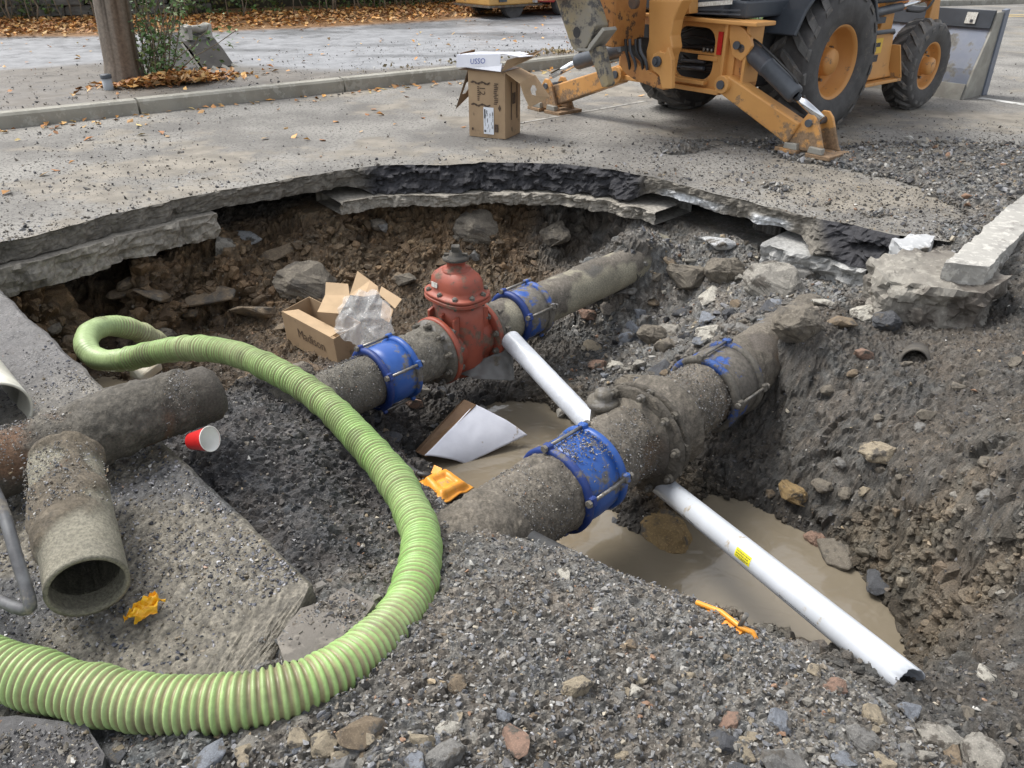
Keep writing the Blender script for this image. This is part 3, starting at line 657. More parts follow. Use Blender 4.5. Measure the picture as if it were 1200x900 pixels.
# ---------------------------------------------------------------- gate valve
M_RED = mat('red_oxide_paint', (0.34, 0.085, 0.05), (0.27, 0.064, 0.042), scale=7, rough=0.5, bump=0.35, bscale=60, bd=0.002, mud=(0.19, 0.125, 0.09), mudth=0.56, mudscale=7)
M_BLACKM = mat('black_muddy_iron', (0.035, 0.033, 0.03), (0.07, 0.062, 0.05), scale=20, rough=0.8, bump=0.6, bscale=70, mud=(0.11, 0.1, 0.085), mudth=0.55, mudscale=14)
gv = thing('gate_valve', 'red iron gate valve with muddy top standing on the upper water main', 'gate valve', VC)
A, S, Zv = UA.copy(), frame_of(UA)[1], Vector((0, 0, 1))
def sup(a, b, z, n=40, e=2.8):
    out = []
    for i in range(n):
        t = 2 * math.pi * i / n; c, s = math.cos(t), math.sin(t); k = (abs(c) ** e + abs(s) ** e) ** (-1 / e)
        out.append(S * (a * 0.91 * k * c) + A * (b * 0.95 * k * s) + Zv * z)
    return out
def loft(secs, name, m, parent, sm=True):
    mb = MB(); n = len(secs[0]); mb.add([p for s in secs for p in s], [[k * n + i, k * n + (i + 1) % n, (k + 1) * n + (i + 1) % n, (k + 1) * n + i] for k in range(len(secs) - 1) for i in range(n)], 0, sm)
    mb.add(secs[0], [list(range(n))]); mb.add(secs[-1], [list(range(n))]); return mb.build(name, m, parent)
body = loft([sup(0.09, 0.09, -0.215), sup(0.15, 0.115, -0.18), sup(0.175, 0.12, -0.10), sup(0.182, 0.12, 0.05), sup(0.18, 0.12, 0.16), sup(0.175, 0.12, 0.295)], 'valve_body', M_RED, gv)
mb = MB(); mb.lathe([(0.15, -0.17), (0.155, -0.13), (0.15, -0.09), (0.15, 0.09), (0.155, 0.13), (0.15, 0.17)], (0, 0, 0), A, n=40)
for sg in (-1, 1):
    for off in (-0.11, 0.0, 0.11):
        mb.prism([S * (off - 0.008) + A * sg * 0.10 + Zv * -0.12, S * (off - 0.008) + A * sg * 0.142 + Zv * -0.12, S * (off - 0.008) + A * sg * 0.14 + Zv * 0.22, S * (off - 0.008) + A * sg * 0.10 + Zv * 0.235], S * 0.016)
mb.build('valve_barrel', M_RED, body)
for sg in (-1, 1):
    mb = MB(); mb.lathe([(0.10, 0.158), (0.207, 0.158), (0.212, 0.163), (0.212, 0.188), (0.207, 0.193), (0.10, 0.193)], (0, 0, 0), A * sg, n=48, close=True)
    fl = mb.build('pipe_flange', M_RED, gv)
    mb = MB(); mb.lathe([(0.12, 0.1935), (0.20, 0.1935), (0.205, 0.20), (0.20, 0.22), (0.165, 0.23), (0.155, 0.25), (0.12, 0.25)], (0, 0, 0), A * sg, n=40, close=True)
    mb.build('mating_flange', M_MUDBOLT, gv)
    for k in range(10):
        t = 2 * math.pi * (k + 0.5) / 10; d = S * math.cos(t) + Zv * math.sin(t); c = d * 0.186 + A * sg * 0.145
        b_ = MB(); b_.cyl(c - A * sg * 0.02, c + A * sg * 0.125, 0.011, n=8); b_.cyl(c - A * sg * 0.005, c + A * sg * 0.012, 0.02, n=6, sm=False); b_.cyl(c + A * sg * 0.085, c + A * sg * 0.103, 0.02, n=6, sm=False)
        b_.build('bolt', M_MUDBOLT, gv)
loft([sup(0.215, 0.165, 0.296), sup(0.22, 0.17, 0.30), sup(0.22, 0.17, 0.316), sup(0.215, 0.165, 0.32)], 'body_flange', M_RED, gv, False)
bn = loft([sup(0.212, 0.162, 0.322), sup(0.218, 0.168, 0.326), sup(0.218, 0.168, 0.34), sup(0.208, 0.158, 0.344), sup(0.182, 0.132, 0.352), sup(0.178, 0.130, 0.375), sup(0.172, 0.125, 0.42), sup(0.155, 0.112, 0.445), sup(0.115, 0.085, 0.472), sup(0.075, 0.065, 0.482)], 'bonnet', M_RED, gv)
for k in range(10):
    t = 2 * math.pi * (k + 0.5) / 10; c, s = math.cos(t), math.sin(t); kk = (abs(c) ** 2.8 + abs(s) ** 2.8) ** (-1 / 2.8); p = S * (0.179 * kk * c) + A * (0.140 * kk * s) + Zv * 0.28
    b_ = MB(); b_.cyl(p, p + Zv * 0.085, 0.009, n=8); b_.cyl(p + Zv * 0.062, p + Zv * 0.078, 0.017, n=6, sm=False); b_.build('bolt', M_MUDBOLT, gv)
mb = MB(); mb.lathe([(0.085, 0.465), (0.088, 0.478), (0.062, 0.485), (0.055, 0.495), (0.055, 0.525), (0.07, 0.53), (0.072, 0.54), (0.05, 0.543)], (0, 0, 0), Zv, n=28); mb.build('stuffing_box', M_RED, gv)
mb = MB(); mb.lathe([(0.078, 0.538), (0.08, 0.55), (0.06, 0.56), (0.04, 0.565), (0.035, 0.585), (0.0, 0.587)], (0, 0, 0), Zv, n=20)
for sx_ in (-1, 1): mb.box((sx_ * 0.055 - 0.013, -0.013, 0.548), (sx_ * 0.055 + 0.013, 0.013, 0.572))
mb.build('seal_plate', M_BLACKM, gv)
mb = MB(); mb.box((-0.024, -0.024, 0.585), (0.024, 0.024, 0.62), bev=0.004); mb.build('operating_nut', M_BLACKM, gv)
M_WHITEP = mat('white_plate', (0.7, 0.7, 0.66), (0.5, 0.48, 0.43), scale=60, rough=0.5)
for (lc, zc, w, hh) in ((-0.06, 0.395, 0.05, 0.03), (0.055, 0.13, 0.024, 0.045)):   # maker's plates on the side towards the camera
    nrm = -(A * 1.0); nrm = (-A).normalized(); d = 0.125 if zc > 0.2 else 0.1165
    tilt = Zv if zc < 0.2 else (Zv + A * 0.12).normalized()
    c = nrm * (d - (0.002 if zc > 0.2 else 0)) + S * lc + Zv * zc
    mb = MB(); mb.prism([c - S * w / 2 - tilt * hh / 2, c + S * w / 2 - tilt * hh / 2, c + S * w / 2 + tilt * hh / 2, c - S * w / 2 + tilt * hh / 2], nrm * 0.003); pl = mb.build('name_plate', M_WHITEP, gv)

# ---------------------------------------------------------------- white drain pipe passing under the lower main
W1 = P(775, 568, -0.68); W2 = P(1067, 802, -0.33); WA = (W2 - W1).normalized(); W0 = W1 - WA * 1.72
while project(W0)[0] > 603: W0 = W0 - WA * 0.02
M_PVC = mat('white_pvc', (0.57, 0.60, 0.65), (0.51, 0.54, 0.58), scale=5, rough=0.3, mud=(0.46, 0.40, 0.31), mudth=0.64, mudscale=9, bump=0.05, bscale=40)
pv = thing('plastic_pipe', 'long white plastic pipe sloping up out of the brown water under the big main', 'pipe', W1)
LW = (W2 - W1).length; n = 72
_, s2, u2 = frame_of(WA)
mb = MB(); m2 = 60; vs_ = []; r = 0.055
ringz = [-0.8, -0.5, -0.3, 0.3, 0.8, LW - 0.06]
for k, d in enumerate(ringz + [LW]):
    for i in range(m2):
        t = 2 * math.pi * i / m2; j = (0.004 * math.sin(t * 3 + 1) + 0.003 * math.sin(t * 7) + 0.0015 * math.sin(t * 17)) if k == len(ringz) else 0
        vs_.append(WA * (d + j) + (s2 * math.cos(t) + u2 * math.sin(t)) * r)
K = len(ringz) + 1
for k in range(2):
    for i in range(m2):
        t = 2 * math.pi * i / m2; j = (0.004 * math.sin(t * 3 + 1) + 0.003 * math.sin(t * 7) + 0.0015 * math.sin(t * 17)) if k == 0 else 0
        vs_.append(WA * ((LW if k == 0 else LW - 0.5) + j) + (s2 * math.cos(t) + u2 * math.sin(t)) * (r - 0.005))
mb.add(vs_, [[k * m2 + i, k * m2 + (i + 1) % m2, (k + 1) * m2 + (i + 1) % m2, (k + 1) * m2 + i] for k in range(K + 1) for i in range(m2)], 0, True)
mb.build('pipe_wall', M_PVC, pv)
W0l = W0 - W1
o = None and crust_pipe('muddy_sleeve', W0l - WA * 0.05, W0l + WA * 0.17, 0.067, (0.38, 0.35, 0.29), (0.2, 0.18, 0.15), pv, amt=0.45, seed=171, thick=0.012, nr=56, wall=0.006, step=0.008)
pv2 = tag(crust_pipe('plastic_pipe', PT(598, 398, 4.75), PT(700, 506, 4.15), 0.062, (0.56, 0.59, 0.64), (0.22, 0.2, 0.165), amt=0.0, topw=0.0, thick=0.006, seed=175, nr=56, wall=0.006, step=0.01, clear=lambda s: 0.75 * smooth(0.19, 0.06, s) - 0.3 * smooth(0.1, 0.2, s), gran=0.5, mat_=mat('white_pvc_muddy', (0.5, 0.5, 0.5), attr=True, scale=60, rough=0.35, varamt=0.06)), 'short white plastic pipe with a muddy end running down behind the big main', 'pipe')
def patch(mb, d0, d1, a0, a1, rr, mi=0, n=8):        # curved label patch on the pipe
    vs_ = []
    for d in (d0, d1):
        for k in range(n + 1):
            t = a0 + (a1 - a0) * k / n
            vs_.append(WA * d + (s2 * math.cos(t) + u2 * math.sin(t)) * rr)
    mb.add(vs_, [[k, k + 1, n + 2 + k, n + 1 + k] for k in range(n)], mi, True)
# the angle on the pipe that faces the camera
mid = W1 + WA * 0.5; tc_ = (Vector((0, 0, CAMH)) - mid).normalized(); ac = math.atan2(tc_.dot(u2), tc_.dot(s2))
dl = s_at(W1, WA, 882)
low = -1 if (s2.dot(Vector((-1, 0, 0)))) * 1 < 0 else 1
sgn = 1 if (s2 * math.cos(ac + 0.6) + u2 * math.sin(ac + 0.6)).x < (s2 * math.cos(ac) + u2 * math.sin(ac)).x else -1
M_YEL = mat('yellow_sticker', (0.78, 0.72, 0.02), (0.7, 0.62, 0.02), scale=30, rough=0.45)
M_INK = mat('black_ink', (0.03, 0.03, 0.035), (0.06, 0.06, 0.07), scale=60, rough=0.6)
mb = MB(); patch(mb, dl - 0.045, dl + 0.055, ac + sgn * 0.05, ac + sgn * 0.75, r + 0.0012); mb.build('yellow_sticker', M_YEL, pv)
mb = MB(); rr_ = random.Random(3)
for row in (0.18, 0.36, 0.54):
    d = dl - 0.036
    while d < dl + 0.045:
        w = rr_.uniform(0.003, 0.008); patch(mb, d, d + w, ac + sgn * row, ac + sgn * (row + 0.09), r + 0.002, n=2); d += w + 0.004
patch(mb, dl - 0.02, dl + 0.03, ac + sgn * 0.67, ac + sgn * 0.70, r + 0.002, n=2)
mb.build('sticker_print', M_INK, pv)
mb = MB()
for (u_, n_, big) in ((812, 9, 0.05), (925, 16, 0.045), (1003, 10, 0.09), (960, 5, 0.03)):
    d = s_at(W1, WA, u_)
    for k in range(n_):
        w = rr_.uniform(0.004, 0.010); a = ac + sgn * (0.95 + rr_.uniform(-0.02, 0.02)); patch(mb, d, d + w, a, a + sgn * big * rr_.uniform(0.6, 2.0), r + 0.001, n=2); d += w + rr_.uniform(0.003, 0.006)
mb.build('pipe_print', M_INK, pv)

# ---------------------------------------------------------------- loose old pipes on the slab
ra, rb = P(-60, 566, 0.14), P(254, 458, 0.13)
tag(crust_pipe('rusty_pipe', ra, rb, 0.110, (0.085, 0.075, 0.062), (0.105, 0.095, 0.078), amt=0.54, topw=0.15, thick=0.034, seed=201, c3=(0.17, 0.10, 0.06), rough_end=0.045, gran=1.4), 'long rust streaked old iron pipe lying across the slab beside the green hose', 'pipe')
ca, cb = PT(76, 545, 2.46), PT(103, 688, 2.06)
tag(crust_pipe('open_pipe', ca, cb, 0.104, (0.24, 0.225, 0.175), (0.13, 0.108, 0.078), amt=0.68, topw=0.5, thick=0.032, seed=221, wall=0.012, clear=lambda s: -0.7 * smooth(0.36, 0.52, s), gran=0.5), 'short open ended grey brown pipe leaning on the rusty pipe above the hose', 'pipe')
wa_, wb_ = PT(-55, 412, 3.35), PT(-4, 484, 2.95)
tag(crust_pipe('cream_pipe', wa_, wb_, 0.125, (0.62, 0.61, 0.53), (0.40, 0.37, 0.29), amt=0.02, topw=0.1, thick=0.004, seed=241, wall=0.008, gran=0.1, mat_=mat('cream_pvc', (0.5, 0.5, 0.5), attr=True, scale=20, rough=0.42, varamt=0.1)), 'cream white pipe end jutting in beside the rusty pipe at the frame edge', 'pipe')
# bent steel rod lying on the slab
rod = [PT(-14, 560, 2.1), PT(4, 600, 2.05), PT(20, 655, 2.0), PT(34, 700, 1.97), PT(33, 713, 1.97), PT(18, 712, 1.99), PT(-10, 698, 2.05), PT(-60, 670, 2.2)]
mb = MB(); mb.tube(spline(rod, 5), 0.016, n=12)
tag(mb.build('steel_rod', mat('scuffed_steel', (0.17, 0.175, 0.18), (0.09, 0.09, 0.095), scale=14, rough=0.5, metal=0.5, mud=(0.22, 0.2, 0.17), mudth=0.55, mudscale=12)), 'bent grey steel rod leaning beside the open ended pipe', 'rod')

# ---------------------------------------------------------------- green suction hose
HP = [(-90, 752, 0.09), (0, 783, 0.08), (100, 812, 0.07), (200, 826, 0.07), (300, 820, 0.07), (385, 792, 0.05), (448, 745, 0.0), (483, 695, -0.06), (494, 635, -0.13),
      (482, 598, -0.17), (461, 560, -0.20), (418, 510, -0.22), (378, 470, -0.23), (335, 441, -0.23), (280, 416, -0.26), (230, 408, -0.31), (188, 412, -0.40), (142, 422, -0.50), (114, 420, -0.53), (101, 406, -0.50), (106, 390, -0.50), (126, 382, -0.52), (152, 385, -0.60), (175, 395, -0.72), (200, 412, -0.9), (225, 440, -1.1)]
hpts = spline([P(u, v, z) for u, v, z in HP], 40)
# even spacing
cum = [0.0]
for a, b in zip(hpts[:-1], hpts[1:]): cum.append(cum[-1] + (b - a).length)
HL = cum[-1]; stp = 0.0032; ns = int(HL / stp); hp = np.array([tuple(p) for p in hpts]); cu = np.array(cum); sa = np.linspace(0, HL, ns)
H = np.stack([np.interp(sa, cu, hp[:, i]) for i in range(3)], 1); Tn = np.gradient(H, axis=0); Tn /= np.linalg.norm(Tn, axis=1, keepdims=True)
nr = 40; fr = np.zeros((ns, 3)); a = np.cross(Tn[0], [0, 0, 1.0]); a /= np.linalg.norm(a)
for i in range(ns):
    a = a - Tn[i] * a.dot(Tn[i]); a /= np.linalg.norm(a); fr[i] = a
fb = np.cross(Tn, fr); th = np.arange(nr) * 2 * math.pi / nr
curv = np.linalg.norm(np.gradient(Tn, axis=0), axis=1) / stp; curv = np.convolve(curv, np.ones(60) / 60, 'same')
tight = smooth(3.2, 4.6, curv); tight = np.convolve(tight, np.ones(120) / 120, 'same') * 0 + smooth(0, 1, (sa > cu[17 * 40 - 10]).astype(float)) * (1 - (sa > cu[21 * 40 + 20]).astype(float)); tight = np.convolve(tight, np.ones(80) / 80, 'same')
PER = 0.0205; ph_ = 2 * math.pi * sa / PER
wav = np.cos(ph_[:, None] + th[None, :] * 0 + 0.0); rib = np.tanh(wav * 1.8) / np.tanh(1.8)
R0h = 0.067
rad_ = R0h + 0.0046 * rib * (1 - 0.85 * tight[:, None]) + 0.0015 * np.interp(sa, np.arange(0, HL + 1, 0.04), np.random.default_rng(5).normal(size=len(np.arange(0, HL + 1, 0.04))))[:, None]
dirv = fr[:, None, :] * np.cos(th)[None, :, None] + fb[:, None, :] * np.sin(th)[None, :, None]
rad_ = rad_ + 0.0016 * (np.interp(sa, np.arange(0, HL + 1, 0.04), np.random.default_rng(5).normal(size=len(np.arange(0, HL + 1, 0.04)))))[:, None]
q = (H[:, None, :] + dirv * rad_[:, :, None]).reshape(-1, 3)
dust = np.clip(0.5 + 0.9 * fbm(q * 2.2, 4, 301), 0, 1); hi = (rib.ravel() * 0.5 + 0.5)
# clean crests green where rubbed, clay colour left in the grooves; the lower bend is filmed with dried clay
green = np.array([0.25, 0.455, 0.12]); pale = np.array([0.40, 0.48, 0.24]); clay = np.array([0.30, 0.225, 0.145]); dark = np.array([0.10, 0.11, 0.06])
cg = green * (1 - dust[:, None]) + pale * dust[:, None]; gm = smooth(0.62, 0.22, hi)[:, None] * (0.80 + 0.35 * fbm(q * 5, 3, 302))[:, None]; cg = cg * (1 + 0.22 * (_h(np.floor(np.repeat(sa, nr) / PER + 0.5).astype(np.int64), np.zeros(len(q), np.int64), np.zeros(len(q), np.int64), 9) - 0.5))[:, None]
col = cg * (1 - gm) + clay * gm; tq = np.repeat(tight, nr)[:, None]; col = col * (1 - tq) + (np.array([0.38, 0.50, 0.24]) * (1 + 0.2 * fbm(q * 9, 3, 303))[:, None]) * tq
scuff = (smooth(0.04, 0.34, fbm(q * np.array([6, 6, 6]), 5, 304)) * (0.45 + 0.55 * (1 - hi)))[:, None] * 0.75; col = col * (1 - scuff) + dark * scuff * 0.6 + clay * scuff * 0.35
far_ = smooth(cu[21 * 40], cu[23 * 40], np.repeat(sa, nr))[:, None]; col = col * (1 - 0.7 * far_) + np.array([0.34, 0.31, 0.2]) * 0.7 * far_
M_HOSE = mat('ribbed_hose', (0.3, 0.5, 0.2), attr=True, scale=60, rough=0.42, varamt=0.1, bump=0.1, bscale=100, bd=0.001)
tag(link('suction_hose', np_mesh('suction_hose', q, grid_faces(ns, nr, True), col, sm=True), M_HOSE), 'thick ribbed lime green suction hose curling across the gravel and slab', 'hose')
# ================================================================ litter and cartons
def sheet(mb, pts, th=0.004, mi=0):
    pts = [Vector(p) for p in pts]; n = (pts[1] - pts[0]).cross(pts[2] - pts[0]).normalized()
    if len(pts) == 4:                      # may be warped: build two thin shells
        vs_ = pts + [p + n * th for p in pts]
        mb.add(vs_, [(0, 1, 2), (0, 2, 3), (4, 6, 5), (4, 7, 6), (0, 4, 5, 1), (1, 5, 6, 2), (2, 6, 7, 3), (3, 7, 4, 0)], mi)
    else: mb.prism(pts, n * th, mi)
    return mb
M_CARD = mat('cardboard', (0.40, 0.285, 0.175), (0.35, 0.245, 0.15), scale=5, rough=0.85, bump=0.12, bscale=60, mud=(0.24, 0.18, 0.115), mudth=0.62, mudscale=6)
M_CARDL = mat('cardboard_inside', (0.50, 0.36, 0.22), (0.43, 0.31, 0.19), scale=6, rough=0.85, bump=0.12, bscale=60)
M_CARDW = mat('wet_cardboard', (0.14, 0.075, 0.035), (0.20, 0.12, 0.06), scale=9, rough=0.6, bump=0.2, bscale=60)
M_PAPER = mat('white_card', (0.74, 0.76, 0.83), (0.68, 0.70, 0.78), scale=4, rough=0.55, bump=0.06, bscale=25, mud=(0.5, 0.44, 0.34), mudth=0.68, mudscale=7)
M_LABEL = mat('white_label', (0.78, 0.82, 0.88), (0.74, 0.78, 0.84), scale=4, rough=0.5)
M_INKC = mat('carton_ink', (0.06, 0.04, 0.03), (0.11, 0.075, 0.05), scale=50, rough=0.8)
M_INKB = mat('blue_ink', (0.03, 0.07, 0.30), (0.04, 0.08, 0.34), scale=50, rough=0.6)
def text(s, size, org, xdir, ydir, m, parent, name='print'):
    cu_ = bpy.data.curves.new('t', 'FONT'); cu_.body = s; cu_.size = size; cu_.align_x = 'CENTER'; cu_.align_y = 'CENTER'; cu_.resolution_u = 2
    tmp = bpy.data.objects.new('t', cu_); me = bpy.data.meshes.new_from_object(tmp); bpy.data.objects.remove(tmp); bpy.data.curves.remove(cu_)
    x, y = Vector(xdir).normalized(), Vector(ydir).normalized(); z = x.cross(y)
    M = Matrix(((x.x, y.x, z.x, org[0]), (x.y, y.y, z.y, org[1]), (x.z, y.z, z.z, org[2]), (0, 0, 0, 1)))
    me.transform(M); return link(name, me, m, parent)

# tall brown carton on the road ------------------------------------------------
c0 = P(592, 164, 0.0); cA = P(545, 159, 0.0); cB = P(610, 154, 0.0)
ea = (cA - c0); eb = (cB - c0); ea = ea.normalized() * 0.385; eb = (eb - ea * eb.dot(ea) / ea.length_squared).normalized() * 0.34
HB = 0.60
bx_ = thing('cardboard_box', 'tall open brown cardboard box standing on the road with torn flaps', 'box', c0)
O_ = Vector((0, 0, 0.004)); Zb = Vector((0, 0, HB))
def wallp(p, e, name='side_panel', m=M_CARD, dz=0.0, sag=0.0):
    mb = MB(); n = e.cross(Vector((0, 0, 1))).normalized(); k = 8; th = 0.005
    vs_ = []
    for j in range(5):
        for i in range(k + 1):
            b = math.sin(math.pi * i / k) * math.sin(math.pi * j / 4) * sag
            vs_.append(p + e * (i / k) + Vector((0, 0, (HB + dz) * j / 4)) + n * b)
    m_ = len(vs_); vs_ += [v - n * th for v in vs_]; fs_ = []
    for j in range(4):
        for i in range(k): a = j * (k + 1) + i; fs_ += [[a, a + 1, a + k + 2, a + k + 1], [m_ + a, m_ + a + k + 1, m_ + a + k + 2, m_ + a + 1]]
    for i in range(k): a = 4 * (k + 1) + i; fs_.append([a, a + 1, m_ + a + 1, m_ + a])
    mb.add(vs_, fs_); return mb.build(name, m, bx_)
fp = wallp(O_ + ea, -ea, sag=0.006); sp = wallp(O_, eb, sag=0.008); wallp(O_ + ea + eb, -eb, dz=-0.01); wallp(O_ + eb, ea, dz=-0.01)
mb = MB(); mb.prism([O_, O_ + ea, O_ + ea + eb, O_ + eb], Vector((0, 0, 0.005))); mb.build('bottom_panel', M_CARD, bx_)
nf = (-ea).cross(Vector((0, 0, 1))).normalized(); xf = -ea.normalized(); Zu = Vector((0, 0, 1))
org = lambda fx, fz, off=0.0015: O_ + ea * (1 - fx) + Zu * (HB * fz) + nf * off
def rect(mb, fx0, fz0, fx1, fz1, off, mi=0): sheet(mb, [org(fx0, fz0, off), org(fx1, fz0, off), org(fx1, fz1, off), org(fx0, fz1, off)], 0.0008, mi)
mb = MB(); rect(mb, 0.42, 0.06, 0.70, 0.47, 0.009); mb.build('shipping_label', M_LABEL, bx_)
mb = MB(); rr_ = random.Random(5)
for k in range(26):
    fx = 0.45 + 0.23 * rr_.random(); z0 = 0.09 + 0.3 * rr_.random(); rect(mb, fx, z0, fx + 0.008, z0 + 0.02 + 0.05 * rr_.random(), 0.0112)
rect(mb, 0.44, 0.30, 0.475, 0.44, 0.0112); rect(mb, 0.44, 0.09, 0.49, 0.12, 0.0112)
mb.build('label_print', M_INK, bx_)
mb = MB()
for zb in (0.50, 0.83):                                                # wavy bands printed round the panel
    mb = MB()
    for k in range(22):
        x0 = 0.08 + k * 0.024; w = 0.012 + 0.011 * abs(math.sin(k * 0.9)); y = zb + 0.012 * math.sin(k * 0.62)
        rect(mb, x0, y - w, x0 + 0.026, y + w * 0.4, 0.0085 if 0.2 < x0 < 0.8 else 0.0075)
    mb.build('printed_band', M_INKC, bx_)
mb = MB(); rect(mb, 0.72, 0.10, 0.82, 0.22, 0.008); mb.build('printed_square', M_INKC, bx_); mb = MB(); rect(mb, 0.08, 0.10, 0.13, 0.14, 0.008); mb.build('printed_square', M_INKC, bx_)
mb = MB()
sheet(mb, [org(0.86, 0.42, 0.0075), org(0.90, 0.47, 0.0075), org(0.86, 0.52, 0.0075), org(0.82, 0.47, 0.0075)], 0.0008)
mb.build('printed_diamond', M_INKC, bx_)
text('12', 0.085, org(0.39, 0.71, 0.0095), -Zu, xf, M_INKC, bx_)
mb = MB()
for k in range(8): rect(mb, 0.26, 0.56 + k * 0.028, 0.31, 0.575 + k * 0.028, 0.0085)
for k in range(12): a = rr_.uniform(0, 0.05); rect(mb, 0.70 + a * 0.5, 0.52 + k * 0.027, 0.78 + a, 0.535 + k * 0.027, 0.008)
mb.build('printed_lettering', M_INKC, bx_)
ns_ = eb.cross(Zu).normalized() * 1.0
mb = MB()
for fx in (0.33, 0.70):
    mb = MB(); sheet(mb, [O_ + eb * fx + Zu * 0.16 + ns_ * 0.010, O_ + eb * (fx + 0.05) + Zu * 0.16 + ns_ * 0.010, O_ + eb * (fx + 0.05) + Zu * 0.50 + ns_ * 0.010, O_ + eb * fx + Zu * 0.50 + ns_ * 0.010], 0.0008); mb.build('printed_line', M_INKC, bx_)
mb = MB(); sheet(mb, [O_ + eb * 0.42 + Zu * 0.30 + ns_ * 0.010, O_ + eb * 0.62 + Zu * 0.30 + ns_ * 0.010, O_ + eb * 0.62 + Zu * 0.40 + ns_ * 0.010, O_ + eb * 0.42 + Zu * 0.40 + ns_ * 0.010], 0.0008)
mb.build('printed_band', M_INKC, bx_)
top = lambda a, b, z=0.0: O_ + ea * a + eb * b + Zu * (HB + z)
# flaps: the right one hangs out with a torn hand hole, the left one droops
mb = MB(); M0 = [top(0.0, 0.02), top(0, 1.0), top(-0.40, 1.0, -0.06), top(-0.38, 0.0, -0.08)]; sheet(mb, M0, 0.005)
mb.build('flap', M_CARDL, bx_)
a0, a1, a2, a3 = top(-0.40, 1.0, -0.06), top(-0.38, 0.0, -0.08), top(-0.60, 0.05, -0.30), top(-0.85, 0.90, -0.24)
def lerp4(u, v): return (a0 * (1 - u) + a1 * u) * (1 - v) + (a3 * (1 - u) + a2 * u) * v
nn = (a1 - a0).cross(a3 - a0).normalized()
holep = [lerp4(*q) for q in ((0.30, 0.35), (0.42, 0.28), (0.62, 0.40), (0.66, 0.60), (0.50, 0.72), (0.42, 0.55), (0.33, 0.52))]
mb = MB(); mb.plate([lerp4(0, 0), lerp4(1, 0), lerp4(1, 0.5), lerp4(0.95, 1), lerp4(0, 1)], [holep], nn * 0.005); mb.build('flap', M_CARDL, bx_)
b0, b1, b2, b3 = top(1.0, 0.0, -0.01), top(1.0, 1.0, -0.01), top(1.28, 0.9, -0.26), top(1.36, 0.0, -0.36)
def lerp5(u, v): return (b0 * (1 - u) + b1 * u) * (1 - v) + (b3 * (1 - u) + b2 * u) * v
nn = (b1 - b0).cross(b3 - b0).normalized(); holep = [lerp5(*q) for q in ((0.15, 0.35), (0.5, 0.25), (0.6, 0.5), (0.35, 0.7), (0.12, 0.65))]
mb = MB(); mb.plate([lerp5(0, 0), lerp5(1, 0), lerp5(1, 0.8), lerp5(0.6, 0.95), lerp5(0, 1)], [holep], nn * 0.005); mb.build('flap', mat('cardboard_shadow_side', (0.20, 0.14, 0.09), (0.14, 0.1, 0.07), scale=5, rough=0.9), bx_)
# flattened white carton resting on top
wc = thing('white_carton', 'flattened white carton with blue print lying on top of the tall cardboard box', 'carton', c0 + top(0, 0, 0.0))
tp = lambda a, b, z: ea * a + eb * b + Zu * z
mb = MB(); sheet(mb, [tp(1.25, -0.12, 0.02), tp(0.06, -0.14, 0.06), tp(0.06, -0.10, 0.155), tp(1.25, -0.08, 0.125)], 0.004); fpn = mb.build('front_panel', M_PAPER, wc)
mb = MB(); sheet(mb, [tp(1.25, -0.08, 0.125), tp(0.06, -0.10, 0.155), tp(-0.02, 0.95, 0.135), tp(1.1, 0.95, 0.115)], 0.006); mb.build('top_panel', M_PAPER, wc)
mb = MB(); sheet(mb, [tp(1.18, -0.10, 0.028), tp(0.02, -0.20, 0.012), tp(0.02, -0.12, 0.08), tp(0.9, -0.12, 0.045)], 0.004); mb.build('lower_flap', M_PAPER, wc)
mb = MB(); sheet(mb, [tp(0.05, -0.10, 0.158), tp(-0.30, 0.2, 0.125), tp(-0.45, 1.0, 0.11), tp(0.0, 0.95, 0.138)], 0.006); mb.build('side_flap', M_PAPER, wc)
mb = MB(); sheet(mb, [tp(0.02, -0.15, 0.01), tp(-0.42, 0.75, 0.10), tp(-0.5, 1.2, 0.155), tp(-0.05, 0.0, 0.10)], 0.006); mb.build('torn_side', M_CARD, wc)
mb = MB(); sheet(mb, [tp(1.25, -0.1, 0.035), tp(1.30, 0.9, 0.03), tp(1.24, 0.95, 0.14), tp(1.22, 0.05, 0.14)], 0.006); mb.build('end_panel', M_CARDW, wc)
mb = MB(); sheet(mb, [tp(1.22, -0.07, 0.0), tp(0.0, -0.1, 0.0), tp(0.0, 1.0, 0.0), tp(1.2, 1.0, 0.0)], 0.004); mb.build('bottom_panel', M_CARDW, wc)
pn = [tp(1.25, -0.12, 0.02), tp(0.06, -0.14, 0.06), tp(0.06, -0.10, 0.155), tp(1.25, -0.08, 0.125)]
xd = (pn[1] - pn[0]).normalized(); yd = (pn[3] - pn[0]).normalized(); nd = xd.cross(yd).normalized()
if nd.dot(-nf) > 0: nd = -nd
cp_ = pn[0] + (pn[1] - pn[0]) * 0.50 + (pn[3] - pn[0]) * 0.42
text('USSO', 0.066, cp_ + nd * 0.012, xd, yd, M_INKB, wc)
text('USSO', 0.05, tp(-0.2, 0.5, 0.142), (tp(-1, 0, 0)).normalized(), (tp(0, 1, 0)).normalized(), M_INKB, wc)

